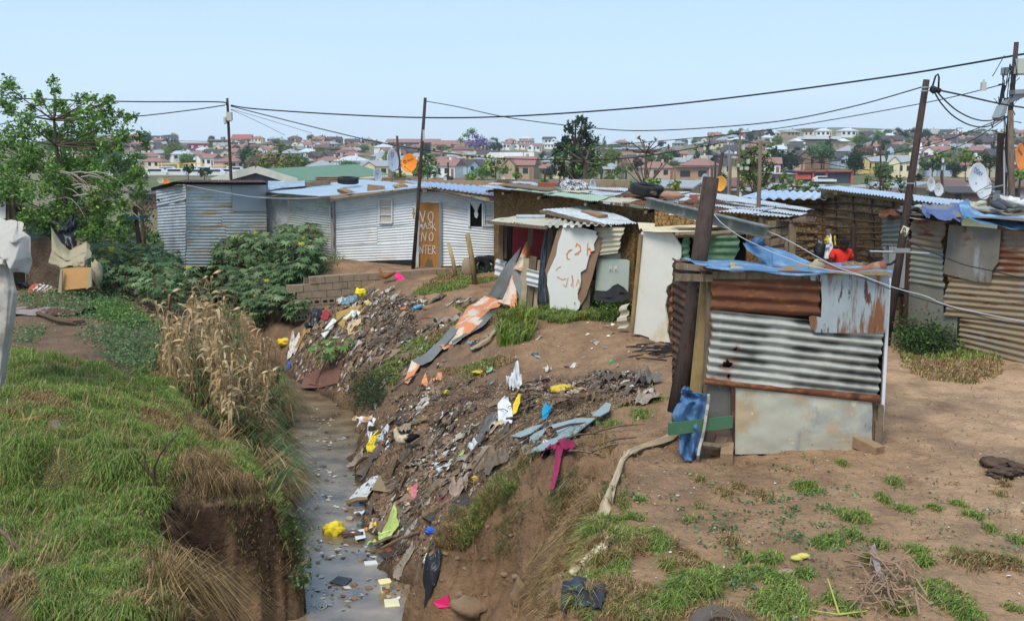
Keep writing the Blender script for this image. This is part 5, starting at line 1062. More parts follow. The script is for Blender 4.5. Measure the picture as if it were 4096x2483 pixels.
def pole(name,label,top,bot,Y,wt,wb,mat=m_pole,group=None,ground=False):
 a=at(*top,Y);b_=at(*bot,Y)
 if ground:g=(b_-a);b_.z=b_.z
 else:
  zg=float(H(np.array([b_.x]),np.array([Y]))[0]);d=(b_-a);k=(zg-a.z)/d.z;b_=a+d*k;wb=wt+(wb-wt)*k
 t=thing(name,label,'pole',tuple(b_),group);mb=MB();ra,rb_=wt/F_PX*Y/2,wb/F_PX*Y/2
 mb.tube([b_,b_.lerp(a,.33)+Vector((.01,0,0)),b_.lerp(a,.66),a],[rb_,rb_*.66+ra*.34,rb_*.34+ra*.66,ra],12,wob=.02);part('shaft',mb,mat,t,smooth=True);return t
def pbox(t,px,py,Y,w,h,mat,nm='meter_box'):
 mb=MB();s=Y/F_PX;mb.box(at(px,py,Y-.2),(w*s,.2,h*s));mb.box(at(px,py+h/2,Y-.2),(w*s*.7,.14,h*s*.25));return part(nm,mb,mat,t)
m_boxgrey=M('grey_plastic_box',(176,176,162),.6,0,.05)
p1=pole('utility_pole','slim utility pole with pale meter boxes behind the grey shack',(227.3,98),(231,182),45,2.4,3.2)
pbox(p1,229.5,116,45,5,8,m_boxgrey);pbox(p1,225.2,120,45,2.2,6,m_boxgrey);pbox(p1,223,138,45,3.5,2.5,m_steel,'insulator');pbox(p1,233,140,45,2,3,m_steel,'insulator')
p2=pole('utility_pole','tall dark pole leaning before the orange door of the white shack',(425.3,97.5),(413,269.5),28,3.0,4.0)
mb=MB();mb.slab([at(x,y,27.85)for x,y in((412.4,206.7),(415.3,206.7),(415,219.5),(411.9,219.5))],.02);np_=part('number_plate',mb,M('cream_plate',(214,204,176),.6,0,.04),p2)
mb=MB();fN=lambda x,y,o=0:at(x,y,27.82)
fN.n=Vector((0,-1,0))
for txt,yb in(('2',210.2),('O',214.2),('1',218.5)):write(mb,fN,txt,412.7,yb,1.9,2.9,3,.28)
part('digits',mb,m_black,np_)
mb=MB();mb.box(at(423.6,135,27.8),(.05,.05,.3));part('tag',mb,m_canvas,p2)
p3=pole('utility_pole','short dark pole behind the orange dish',(397,135.5),(400.5,178),42,2.2,2.6)
p6=pole('utility_pole','thick dark leaning pole with a number plate beside the right shack',(926.5,79.5),(885.5,345),16.8,6.2,9.0)
mb=MB();fP=lambda x,y,o=0:at(x,y,16.5-o)
fP.n=Vector((0,-1,0))
mb.slab([fP(x,y)for x,y in((903.6,225),(909.6,227.9),(905.8,236.1),(902.8,233.9),(900.4,232.2))],.01);np_=part('number_plate',mb,M('cream_plate'),p6)
mb=MB()
for st in([(903.4,230.2),(903,229),(904,227.3),(905,227.6),(905.9,230.6)],[(902.2,231.1),(902,232.8),(905,234.6),(906,232.6),(902.2,231.1)],[(904.2,232),(903.6,233.8)]):
 for a,b_ in zip(st[:-1],st[1:]):mb.bar(fP(*a,.02),fP(*b_,.02),.013,.006,up=fP.n)
part('painted_number',mb,m_black,np_)
mb=MB();mb.tube([at(869.5,251,16.5),at(904,251.8,16.45),at(929,253.3,16.4)],.02,6);mb.bar(at(894,250,16.45),at(910,250,16.4),.06,.07);part('cross_bar',mb,m_steel,p6)
mb=MB();mb.tube([at(869.5,251,16.5),at(868.5,253.5,16.5),at(872,257.5,16.5),at(878,261.5,16.5),at(885,264.3,16.5),at(891,263.6,16.5),at(896,260,16.5)],.022,6);part('cable_loop',mb,m_cable,p6,smooth=True)
mb=MB()
for y in(87,90.5,183):x=926.5+(y-79.5)*(-41/265.5);mb.tube([at(x-3.6,y+.3,16.75),at(x,y,16.6),at(x+3.8,y+.3,16.75)],.012,6)
part('metal_strap',mb,M('bright_strap',(190,190,190),.4,.5),p6)
mb=MB();mb.tube([at(932,88,16.7),at(935.5,76,16.7),at(938,74,16.7),at(939,77,16.7),at(938.5,88,16.7)],.016,6);mb.tube([at(931,87.5,16.7),at(936,89.5,16.7),at(940,91,16.7)],.045,8);mb.tube([at(931,89,16.7),at(934.5,92,16.7)],.04,8);part('clamp',mb,m_cable,p6,smooth=True)
p7=pole('utility_pole','tallest dark pole crowded with cables at the right edge',(1016.5,42),(1002,205),24,4.4,5.4)
p8=pole('utility_pole','shorter grey-brown pole strapped against the tallest pole',(1010.5,110),(1011.5,205),23.5,5.4,6.2,m_greypole)
pbox(p7,1021.5,66,24,11,14,m_boxgrey,'junction_box');pbox(p7,1004.5,71,24,3.5,7,m_steel,'switch_box')
mb=MB();mb.bar(at(1009,100,23.6),at(1026,93,23.4),.1,.14);mb.bar(at(1012,92,23.4),at(1030,91,23.4),.3,.1);part('street_lamp_head',mb,m_steel,p7)
mb=MB();mb.bar(at(1008,100,23.6),at(1001,109,23.3),.12,.12);mb.bar(at(1002,107,23.3),at(997,119,23.2),.2,.14);part('lamp_arm',mb,m_steel,p7)
mb=MB();rr=random.Random(9)
for k in range(26):
 x0,y0=1005+rr.uniform(-4,12),rr.uniform(55,118);x1,y1=x0+rr.uniform(-14,12),y0+rr.uniform(4,34)
 mb.tube([at(x0,y0,23.6),at((x0+x1)/2+rr.uniform(-5,5),max(y0,y1)+rr.uniform(-2,8),23.5),at(x1,y1,23.6)],.012,4)
for k in range(5):
 x0=1003+k*.9;mb.tube([at(x0,85,23.6),at(x0-4-k,104,23.5),at(x0-9+k,98+k*3,23.5)],.01,4)
part('cable_tangle',mb,m_cable,p7)
mb=MB();mb.tube([at(1006.5,172,23.7),at(1004,150,23.7),at(1004.3,200,23.4)],.02,5);part('conduit',mb,m_steel,p7)
mb=MB();mb.bar(at(1001,129.5+3,24.4),at(998,190,24.4),.13,.1,up=(0,1,0));part('support_post',mb,m_pole,p7)
p9=pole('utility_pole','distant pole carrying small white meter boxes beside the yellow-green tree',(740.3,128),(737.5,196),40,2.0,2.8,m_greypole)
for x,y,w_,h_ in((748,161,2.4,4.5),(741,168,3,3),(746.5,168,3.4,3),(738,165,2,3),(743,147,2.5,5),(734,157,3.5,2.2)):pbox(p9,x,y,40,w_,h_,m_boxgrey)
p10=pole('utility_pole','plain grey-brown pole rising behind the small mud house',(760.7,141),(758,222),19.5,3.5,4.6,m_greypole)
p11=pole('utility_pole','leaning dark pole just right of the sawn-off pole',(722.5,152),(716.5,193),30,3.2,3.4)
for i,(xt,yt,xb,Y,w_,lab)in enumerate([(715.5,157,715,38,2,'thin dark post behind the leaning dark pole'),(601.5,168,601.5,38,2.2,'dark post to the right of the tall dark tree'),(545.5,168,544,38,2,'dark post left of the tall dark tree'),(626.3,170,625.5,38,1.9,'dark post under the bare red tree'),(880.8,147,880,40,1.6,'thin post above the bright zinc roof'),(941.8,170,942.5,42,2.2,'short black post behind the two small dishes'),(731,156,730,40,2.2,'grey post left of the yellow-green tree'),(391.5,168,391.5,33.5,2.4,'grey post under the narrow white dish'),(448,162,448.5,50,1.8,'dark stump of a post beyond the roof of the white shack'),(712,168,712,44,1.3,'thin stake by the white dish')]):
 pole('post',lab,(xt,yt),(xb,190),Y,w_,w_*1.1,m_greypole if 'grey' in lab else m_pole)
def wire(label,pts,Ys,r=.012,mat=m_cable,name='cable',cat='cable'):
 n=len(pts);P_=[at(x,y,Ys[0]+(Ys[1]-Ys[0])*i/(n-1))for i,(x,y)in enumerate(pts)]
 out=[]
 for i in range(n-1):
  a,b_,c,d=P_[max(i-1,0)],P_[i],P_[i+1],P_[min(i+2,n-1)]
  for k in range(6):
   t_=k/6;out.append(.5*((2*b_)+(-a+c)*t_+(2*a-5*b_+4*c-d)*t_*t_+(-a+3*b_-3*c+d)*t_**3))
 out.append(P_[-1]);mb=MB();mb.tube(out,r,5)
 return single(name,mb,mat,label,cat,smooth=True)
wire('thick black cable from the left edge to the top of the slim meter pole',[(-8,97.5),(60,99.5),(137,101.5),(218,101.7),(226,104.5)],(44,45),.028)
wire('black cable sagging behind the left tree to the slim meter pole',[(-5,125.5),(42,115.5),(95,117),(137,116),(190,110),(225,105)],(45,45),.024)
wire('thick black cable sweeping across the whole sky to the tallest pole',[(231,105),(256,108.7),(340,114.2),(425,117.4),(512,116),(640,107.3),(768,93),(892,76),(960,65),(1014,55.5),(1030,53)],(45,24),.028)
wire('black cable dropping from the slim meter pole behind the dishes to the far pole',[(231,106),(256,112.4),(329,130.6),(381,142.5),(427,150),(495,158),(601,159.3),(657,154),(737,139.8)],(45,40),.022)
wire('thin cable from the pole by the orange door to the thick leaning pole',[(426,101),(460,107),(512,118),(595,128),(657,130.2),(768,122.4),(850,107),(925,86)],(28,17),.011)
wire('thin cable passing behind the thick leaning pole to the tallest pole',[(590,146),(657,141),(768,129.6),(918,104),(1004,84)],(38,24),.013)
wire('black cable from the thick leaning pole out to the right edge',[(936,89.5),(960,94.5),(1000,103.5),(1034,109)],(16.7,20),.016)
wire('upper slack loop of cable between the thick leaning pole and the tallest pole',[(936,90),(944,99),(958,111),(975,119),(990,120.3),(1005,115.5)],(16.7,23),.014)
wire('lower slack loop of cable between the thick leaning pole and the tallest pole',[(934,91),(942,104),(955,117),(972,125.5),(988,126),(1005,117)],(16.7,23),.014)
wire('cable running from the strapped pole down across the right hillside',[(1007,116),(970,131),(934,143.6),(880,155),(820,162),(768,165)],(23.4,38),.012)
wire('second cable running from the strapped pole down to the zinc roof',[(1007,117),(990,129),(965,143.5),(919,159),(880,167)],(23.4,36),.012)
wire('cable descending from far left to the hillside by the zinc roof',[(742,141),(768,146),(800,157),(840,166),(870,170)],(40,38),.014)
wire('thin wire falling from the slim meter pole towards the gabled house',[(231,109.5),(256,120.5),(285,135)],(45,55),.011)
wire('thin wire falling from the slim meter pole over the red roofed school',[(231,109),(256,116),(312,133)],(45,55),.011)
wire('low thin wire crossing behind the left tree to the slim meter pole',[(20,134),(95,138),(160,140.3),(228,142),(300,147),(370,152)],(45,45),.012)
wire('white service wire slung from the grey shack to the white shack',[(187,185),(220,191.5),(256,197),(290,198.2),(326,197.5)],(30.5,28.9),.01,m_whitewire,'wire','wire')
wire('short white wire tied up to the corner of the white shack roof',[(256,197),(274,195.5),(286,191)],(30.5,30),.005,m_whitewire,'wire','wire')
wire('white twisted wire sagging from the steel channel past the boy to the right edge',[(765,230),(780,236),(800,246.5),(820,258),(840,268),(860,274.5),(885,284),(902,289.5),(925,295.5),(945,304),(980,312.5),(1030,322)],(10.9,9.6),.0055,m_whitewire,'wire','wire')
wire('white twisted wire from the leaning dark pole across the blue tarpaulin',[(714,214),(722,223),(740,236),(760,246),(775,253),(790,258.5),(806,264.5),(832,270),(847,272.3),(868,277)],(10.95,10.2),.005,m_whitewire,'wire','wire')
wire('thin dark wire trailing from the rolled blanket to the right edge',[(818,260),(840,269),(860,276.5),(880,284.5),(900,292),(945,305.5),(985,317),(1030,327)],(10.6,9.9),.005,m_cable,'wire','wire')
wire('barbed wire running from the thick leaning pole across the patchwork shack',[(907,240.5),(925,249),(945,257),(965,264.5),(990,270),(1030,279.5)],(16.4,14.0),.008,m_cable,'wire','wire')
def dish(label,c,Y,rx,ry,mat,tilt=0,yaw=0,pole_at=None,txt=None,txtmat=None,logo=None,pitch=.35,arm=True):
 """offset dish: shallow bowl; yaw turns it sideways (narrow ellipse)"""
 ctr=at(*c,Y);s=Y/F_PX;R_=ry*s;yw=math.acos(min(1,rx/ry))*(1 if yaw>=0 else-1)
 t=thing('satellite_dish',label,'satellite dish',tuple(ctr))
 R=Matrix.Rotation(yw,3,'Z')@Matrix.Rotation(-pitch*.25,3,'X')@Matrix.Rotation(tilt,3,'Y')
 def bp(a,r_,dz=0):return ctr+R@Vector((math.cos(a)*r_*R_,R_*.16*(1-r_*r_)-dz,math.sin(a)*r_*R_))
 mb=MB();n=32;vs=[];fs=[]
 rings=[0.001,.3,.6,.85,.97,1.0]
 for r_ in rings:vs+=[bp(2*PI*k/n,r_)for k in range(n)]
 for r_ in(1.03,.97):vs+=[bp(2*PI*k/n,r_,-.03*R_ if r_>1 else-.06*R_)for k in range(n)]
 for r_ in(.6,.001):vs+=[bp(2*PI*k/n,r_,-.06*R_)for k in range(n)]
 m_=len(vs)//n
 for j in range(m_-1):
  for k in range(n):fs.append((j*n+k,j*n+(k+1)%n,(j+1)*n+(k+1)%n,(j+1)*n+k))
 mb.add(vs,fs);bowl=part('bowl',mb,mat,t,smooth=True)
 if arm:
  mb=MB();a=bp(-PI/2,1.0);e=ctr+R@Vector((0,-R_*1.1,-R_*.45));mb.tube([a,e],R_*.035,6);mb.tube([e+Vector((0,.02,-.02)),e+(ctr-e).normalized()*R_*.22],R_*.08,8);part('feed_arm',mb,mat if mat is m_dishor else m_steel,t)
 back=ctr+R@Vector((0,R_*.3,-R_*.4));mb=MB()
 if pole_at:e=at(*pole_at,Y+.25)
 else:e=Vector((back.x,back.y+.1,back.z-R_*1.6))
 mb.tube([ctr+R@Vector((0,R_*.1,-R_*.2)),back,Vector((back.x,back.y,(back.z+e.z)/2-.0)),e]if not pole_at else[ctr+R@Vector((0,R_*.1,-R_*.3)),back+Vector((0,0,-R_*.5)),e],R_*.05,6);part('mount',mb,mat if mat is m_dishor else m_steel,t)
 if txt:
  cu=bpy.data.curves.new('lettering','FONT');cu.body=txt;cu.align_x='CENTER';cu.size=R_*.5;cu.extrude=.001;tmp=bpy.data.objects.new('tmp',cu);COL.objects.link(tmp)
  bpy.context.view_layer.update();me=bpy.data.meshes.new_from_object(tmp.evaluated_get(bpy.context.evaluated_depsgraph_get()));bpy.data.objects.remove(tmp)
  k=logo[2]if logo else 1
  for v in me.vertices:
   x,z=v.co.x*k/R_+(logo[0]if logo else 0),v.co.y*k/R_+(logo[1]if logo else.25);r_=math.hypot(x,z);v.co=R@Vector((x*R_,R_*.16*(1-r_*r_)-.012-v.co.z,z*R_))
  me.materials.append(txtmat);mobj('lettering',me,bowl)
 if logo and len(logo)>3:
  mb=MB();mb.curc=None
  for(q0,q1)in logo[3]:mb.bar(bp(0,0)+R@Vector((q0[0]*R_,-.014-.16*R_*(q0[0]**2+q0[1]**2),q0[1]*R_)),bp(0,0)+R@Vector((q1[0]*R_,-.014-.16*R_*(q1[0]**2+q1[1]**2),q1[1]*R_)),R_*.06,.004,up=R@Vector((0,-1,0)))
  part('emblem',mb,txtmat,bowl)
 return t
ring=lambda cx,cy,r_,n=10:[((cx+r_*math.cos(2*PI*k/n),cy+r_*math.sin(2*PI*k/n)),(cx+r_*math.cos(2*PI*(k+1)/n),cy+r_*math.sin(2*PI*(k+1)/n)))for k in range(n)]
m_brownprint=M('brown_print',(112,62,38),.6,0,0);m_blueprint=M('blue_print',(52,112,168),.5,0,0);m_redprint=M('faded_red_print',(176,110,112),.6,0,0);m_greyprint=M('grey_print',(110,118,128),.6,0,0)
dish('round orange dish with small brown lettering bracketed to the pole by the orange door',(409,162.8),28,7.9,8.9,m_dishor,-.3,-1,(419,173),'StarSat',m_brownprint,(.22,.25,.62,ring(-.52,.33,.16)))
dish('tall narrow white dish seen almost edge on left of the orange dish',(393.2,160.3),33,4.2,11.2,m_dish,.18,1,(391,170),None,m_redprint,(0,.4,1,ring(0,.5,.2)))
dish('narrow white dish standing on the upper edge of the pale blue roof',(378,175.3),35,3.2,7,m_dish,.1,1,None,'DStv',m_greyprint,(0,.2,.5))
dish('large white dish with blue lettering on the tallest pole',(978.5,177.8),22.5,12.6,14.6,m_dish,.3,1,(1003,185),'DStv',m_blueprint,(-.05,.28,1.0))
dish('white dish half hidden behind the large lettered dish',(984,187),23.2,10.5,12,m_dish,.3,1,(1003,194))
dish('small white dish with a red emblem left of the large lettered dish',(931.5,184),27,5.6,7.2,m_dish,.2,1,None,None,m_redprint,(0,.4,1,ring(.1,.4,.18)))
dish('small white dish with grey lettering just below its red marked neighbour',(939,189.5),26,5.8,6.5,m_dish,.15,1,None,'multi',m_greyprint,(0,.15,.55))
dish('orange dish cut by the right edge of the view',(1021,156.5),24.5,9.5,13,m_dishor,.5,1,(1010,160),'StarSat',m_brownprint,(-.1,.3,.7))
dish('narrow white dish with a red emblem next to the whitewalled tyre',(593,184.8),27,3.3,6.3,m_dish,.12,1,None,None,m_redprint,(0,.4,1,ring(0,.45,.2)))
dish('narrow white dish with grey lettering right of the whitewalled tyre',(617,184.3),27.5,3.2,6.2,m_dish,.12,1,None,'DStv',m_greyprint,(0,.3,.5))
dish('white dish left of the sawn-off leaning pole top',(705.5,181),27,4.8,7.3,m_dish,.1,1,(717,186))
dish('yellow-orange dish showing right of the sawn-off leaning pole top',(720,183.5),26,4.6,7.6,M('faded_orange_dish',(226,158,62),.5,0,.05),.1,-1)
dish('small beige dish over the roof edge of the grey shack',(160.7,180),36,2.8,3.2,M('beige_dish',(196,180,150),.6),0,1)
dish('small orange dish beside the beige dish over the grey shack',(166.5,181.5),36.5,2.8,2.9,m_dishor,0,1)
dish('tiny white dish beyond the roof ridge right of the leaning pole by the door',(445,178),45,1.6,2.5,m_dish,.1,1)
for x,y,lab in((636,186,'tiny white dish below the bare red tree'),(513,179,'tiny white dish by the breeze block parapet'),(526-23,178,'tiny white dish left of the breeze block parapet'),(567,179.5,'tiny white dish in front of the tall dark tree'),(603.5,182,'tiny white dish between the two narrow dishes'),(740,194,'small white dish at the left end of the ribbed blue roof'),(918,166,'tiny white dish high left of the thick leaning pole'),(943,160,'tiny white dish beyond the thick leaning pole'),(285,180.5,'tiny dish standing by the green roof')):
 dish(lab,(x,y),48,1.9,2.4,m_dish,.1,1,arm=False)
mb=MB();mb.tube([at(728,196,38),at(729.5,140,38)],.03,5);mb.tube([at(709.5,139,38),at(733,142.5,38)],.018,4)
for k in range(8):x=711+k*2.6;y=139.3+k*.38;mb.tube([at(x,y-1.1,38.2),at(x+.2,y+1.1,37.8)],.012,4)
single('aerial',mb,m_steel,'television aerial on a thin mast left of the yellow-green tree','aerial')
mb=MB();c=at(983.5,85.5,20);mb.box(c,(.09,.07,.14));mb.box(c+Vector((0,0,-.08)),(.1,.08,.03));mb.tube([c+Vector((0,0,.07)),c+Vector((0,0,.12))],.02,6);single('cable_box',mb,m_boxgrey,'small white box hanging in the air on a cable left of the tallest pole','box')
a0=Vector((WX0,WY0,0));a1=Vector((WX1,WY1,0));ad=(a1-a0);AL=ad.length;ad.normalize();an=Vector((ad.y,-ad.x,0))
mb=MB();rr=random.Random(2)
for row in range(7):
 ztop=.05-row*.19;off=.2*(row%2);x=-off+(0 if row<1 else-.42+.03*row)
 while x<AL:
  gx=a0+ad*(x+.2)+an*.15;zg=H1(gx.x,gx.y)
  if ztop>zg-.1 and rr.random()>.02:
   c=a0+ad*(x+.2)+an*rr.uniform(.02,.045)+Vector((0,0,ztop-.095));ang=math.atan2(ad.y,ad.x)+rr.uniform(-.03,.03)
   R=Matrix.Rotation(ang,3,'Z')@Matrix.Rotation(rr.uniform(-.02,.02),3,'Y');mb.box(c,(.385,.2,.178),R)
   if row in(3,5)and x<2.2:
    for s in(-.09,.09):mb.m=1;mb.box(c+R@Vector((s,-.1,0)),(.11,.02,.05),R);mb.m=0
  x+=.4
mb2=MB();mb2 .slab([a0+an*.0+Vector((0,0,-1.3))+ad*-.35,a1+an*.0+Vector((0,0,-1.3)),a1+Vector((0,0,.0)),a0+Vector((0,0,.0))+ad*-.1],.1)
t=thing('retaining_wall','low retaining wall of rough concrete blocks holding up the terrace','wall',(WX0+1.5,WY0+.8,-.6));part('blocks',mb,[m_block,m_dark],t);part('mortar',mb2,M('dull_mortar',(112,96,78),.95,0,.2,6,.5,30),t)
P=lambda x,y,Y:at(x,y,Y)
t=thing('canvas_shelter','dirty white canvas shelter hanging into the left edge of the view','shelter',tuple(P(2,405,14)))
mb=MB();ribbon(mb,[[P(-60,214,15.5),P(-20,216,15),P(0,218,14.6),P(14,219.5,14.3),P(22,226,14.1)],[P(-60,235,14.6),P(-20,238,14.1),P(0,240,13.8),P(16,235,13.8),P(28,241,13.9)],[P(-60,262,14.2),P(-20,262,13.8),P(2,258,13.5),P(16,258,13.6),P(31,262,13.9)],[P(-60,268,14),P(-20,266,13.7),P(3,262,13.5),P(14,268,13.7),P(29,275,13.9)]],amp=.16,nu=60,nv=40);part('canopy',mb,m_canvas,t,smooth=True)
mb=MB();ribbon(mb,[[P(-10,262,13.7),P(4,262,13.7),P(12,267,13.7)],[P(-10,292,13.6),P(8,290,13.6),P(17,292,13.7)],[P(-10,322,13.7),P(6,325,13.6),P(14,324,13.7)],[P(-10,352,13.8),P(2,352,13.7),P(9.5,350,13.8)],[P(-10,392,13.9),P(-3,395,13.8),P(2.5,393,13.9)],[P(-10,412,14),P(-3,412,13.9),P(.5,412,14)]],amp=.05,nu=16,nv=50);part('side_curtain',mb,m_canvas,t,smooth=True)
mb=MB();mb.tube([P(-2,262,13.9),P(1,330,13.9),P(-1,415,13.95)],.045,7,wob=.1);part('post',mb,m_darkrust,t)
t=thing('small_shed','small leaning shed with a corrugated side and silvery roof flap at the left edge','shed',tuple(P(40,245,26)))
fS=vplane(P(22,245,25.5),P(58,243,26.5))
mb=MB();mb.corr(*Q(fS,[(24,245),(58,247),(58,220),(24,213)],0),.13,.02,jag=.1,dent=.04);part('side_wall',mb,m_grey_iron,t,smooth=True)
mb=MB();q=[P(26,217,25.2),P(64,224.5,26),P(64,218,26.6),P(26,212,26.2)];bentsheet(mb,q,bend=.05);part('roof_flap',mb,galv('crumpled_silver_iron',(178,184,188),.9,.7,rough=.4,metal=.3),t,smooth=True)
mb=MB();bentsheet(mb,[P(10,208,25.5),P(58,216,26),P(64,214.5,27),P(14,207,28)],bend=.08);part('roof',mb,m_darkrust,t,smooth=True)
mb=MB();
for x0 in(8,12,16,20):mb=MB();mb.bar(P(x0,222,25.4),P(x0+.3,208,25.4),.1,.03,up=(0,1,0));part('gate_board',mb,m_pole,t)
mb=MB();mb.bar(P(6,203,25.3),P(22,207,25.3),.14,.1);part('lintel',mb,m_pole,t)
mb=MB();mb.slab([P(-12,218,25),P(5.5,218,25),P(5.5,197,25),P(-12,195,25)],.03);part('white_panel',mb,m_whiteboard,t)
mb=MB();mb.bar(P(15,222,25.2),P(10.5,189,25.2),.1,.1,up=(0,1,0));mb.bar(P(8,219,25.1),P(7,200,25.1),.1,.08,up=(0,1,0));mb.bar(P(-12,195.5,24.8),P(15.5,199,24.9),.3,.06);part('post',mb,m_timber,t)
mb=MB();fW2=vplane(P(26,285,25),P(64,282,24.4));wallgrid(mb,fW2,[(27,243),(34,240),(44,236),(52,241),(64,252)],[(27,292),(64,292)],24,20,.14,12);wallgrid(mb,vplane(P(12,285,24.6),P(27,285,25)),[(12,262),(27,246)],[(12,292),(27,292)],10,12,.1,13)
single('collapsed_wall',mb,M('dark_crumbled_mud',(92,74,58),.95,0,.3,5,1,14,bumpdist=.06),'dark crumbling mud wall behind the draped beige cloth','wall',smooth=True)
mb=MB();ribbon(mb,[[P(50,227,23.9),P(62,242.6,23.9),P(70.6,250,24),P(79,245,24),P(86,241,23.9),P(90,247,23.9)],[P(51,236,23.7),P(60,250,23.6),P(70,256,23.6),P(80,252,23.6),P(87,250,23.7),P(91,254,23.7)],[P(52,250,23.6),P(59,259,23.5),P(68,262,23.5),P(77,258,23.5),P(85,256,23.5),P(91,258,23.6)],[P(49,260.7,23.6),P(60,267.5,23.4),P(70,264,23.4),P(77,265.5,23.4),P(85,264.5,23.4),P(86,258,23.5)]],amp=.09,nu=46,nv=26)
single('draped_cloth',mb,m_sack,'beige cloth draped in folds over the hedge on the left','cloth',smooth=True)
mb=MB();ribbon(mb,[[P(72.7,213.5,24.8),P(74,214,24.8)],[P(66,222,24.7),P(77,225,24.8)],[P(57,233,24.6),P(77.4,237,24.8)],[P(65,244,24.5),P(77,246,24.7)]],amp=.12,nu=12,nv=20);single('black_plastic',mb,m_blackpl,'black plastic sheet propped to a point behind the beige cloth','plastic sheet',smooth=True)
t=thing('old_armchair','tan upholstered seat block standing in weeds under the beige cloth','armchair',tuple(P(75,286,23)))
mb=MB();mb.slab([P(61,290,23),P(90.5,287,23),P(91.3,267,23.1),P(77,266.3,23.1),P(60.5,268.5,23.1)],.5);part('seat',mb,M('tan_leatherette',(184,138,84),.65,0,.12,2.5,.15,12,[((150,124,92),3,.55,.68)]),t)
mb=MB();mb.slab([P(86,289,22.9),P(91.5,286,22.9),P(91.5,268,22.95),P(89.5,268,22.95)],.05);part('edging',mb,m_sack,t);mb=MB();mb.slab([P(58,292,22.9),P(61.5,292,22.9),P(62,270,22.95),P(60.3,268,22.95)],.05);part('edging',mb,m_sack,t)
mb=MB();mb.ball(P(97,273,23.2),.3,12,8,(.4,.5,1.1),.3,4);single('sack',mb,m_sack,'small pale sack standing to the right of the tan seat block','sack',smooth=True)
t=thing('fallen_sign','red round sign with white bars lying on the weeds at the left','sign',tuple(G(44,291)))
c=G(44,291,.1);mb=MB();RS=Matrix.Rotation(.25,3,'X')@Matrix.Rotation(.1,3,'Y');vs=[c+RS@Vector((math.cos(a)*.33,math.sin(a)*.5,0))for a in[2*PI*k/24 for k in range(24)]];mb.slab(vs,.02);sg=part('face',mb,M('faded_red_sign',(188,92,72),.7,0,.1),t)
mb=MB()
for k in range(4):mb.box(c+RS@Vector((-.14+.1*k,.0,.014)),(.06,.62,.004),RS)
part('white_bars',mb,m_whitepaint,sg)
mb=MB();mb.tube([P(135,206,27),P(137,225,27),P(139.5,243,27)],[.07,.06,.07],7,wob=.1);t=thing('crossbar_post','short dark post with a blue-green crossbar beside the grey shack','post',tuple(P(139.5,243,27)));part('shaft',mb,m_pole,t)
mb=MB();mb.bar(P(126,218.5,26.9),P(147.8,216.5,26.9),.05,.1);part('crossbar',mb,M('blue_green_paint',(58,96,106),.7),t)
mb=MB();q=[G(17,303,.25),G(40,310,.3),G(60,316,.3),G(74,311,.38),G(83,317,.1)]
def rag(mb,c,w,h,rz=0,tilt=(0,0),amp=.05,fr=3,seed=0,sag=0,nu=20,nv=14,lift=.02,irregular=.2):
 c=Vector(c);cr,sr=math.cos(rz),math.sin(rz)
 def g(u,v):
  a,b_=u-.5,v-.5
  k=1+irregular*float(fbm(math.cos(math.atan2(b_,a))*1.3+seed,math.sin(math.atan2(b_,a))*1.3,2,55))*2
  x,y=a*w*k,b_*h*k
  X,Y=c.x+x*cr-y*sr,c.y+x*sr+y*cr
  z=H1(X,Y);z=max(z,WATER)
  return Vector((X,Y,z+lift+amp*.8*abs(float(fbm(u*fr*.8+seed*3.1,v*fr*.8-seed,2,56)))*2+tilt[0]*(u)+tilt[1]*(v)))
 mb.grid(g,nu,nv)
mb=MB();rag(mb,G(55,313),2.1,.75,.0,(0,.0),.12,3,4,nu=24,nv=12);single('sheepskin_rug',mb,M('grey_brown_fleece',(140,128,120),.95,0,.25,6,.8,40,[((92,62,52),1.6,.5,.56)]),'grey and brown fleece rug dumped on the bare dark soil at the left','rug',smooth=True)
mb=MB();mb.tube([G(38,316,.08),G(60,325,.1),G(74,327,.08),G(84,325,.08)],[.05,.06,.05,.04],7,wob=.2);single('branch',mb,m_bark,'crooked grey branch lying below the fleece rug','branch')
mb=MB();rag(mb,G(22,288),1.2,.9,.3,(0,0),.2,2.5,7);single('grey_sheet',mb,m_blackpl,'crumpled charcoal sheet on the ground beside the red sign','sheet',smooth=True)
mb=MB();mb.slab([G(52,424,.03),G(57,442,.04),G(64,441,.04),G(58,422,.03)],.03);mb.bar(G(53,424,.03),G(62,442,.05),.12,.03,jit=.1);single('old_board',mb,m_timber,'grey weathered board half buried in the grass of the left bank','board')
mb=MB();mb.bar(G(24,424,.03),G(43,425,.1),.16,.05,jit=.2);single('splintered_board',mb,M('orange_rotten_wood',(158,118,76),.95,0,.3,8,.5,30),'short splintered orange-brown board in the grass of the left bank','board')
for k,(x,y,hgt,lab)in enumerate([(156,490,.6,'tall dead forked stem standing in the grass of the left bank'),(30,560,.8,'dead forked stem lying in the lower left grass')]):
 bare_shrub('dead_weed',lab,G(x,y),hgt*1.1,1,30+k,m_twig if k else M('dark_stem',(84,66,54),.9),.7)
t=thing('banner_sheet','long torn orange, white and grey sheet slung from a post down to the rubbish slope','sheet',tuple(G(500,305)))
m_orsheet=M('orange_white_vinyl',(206,128,82),.6,0,.15,3,.2,10,[((204,188,166),2.2,.47,.55,(1,1,1),.95),((150,124,98),5,.55,.68,(1,1,1),.6),((170,110,70),9,.6,.7)])
m_greysheet=M('grey_vinyl_back',(112,112,108),.6,0,.15,3,.15,12,[((124,112,92),2.5,.55,.7)])
gl=lambda x,y,l=.08:G(x,y,l)
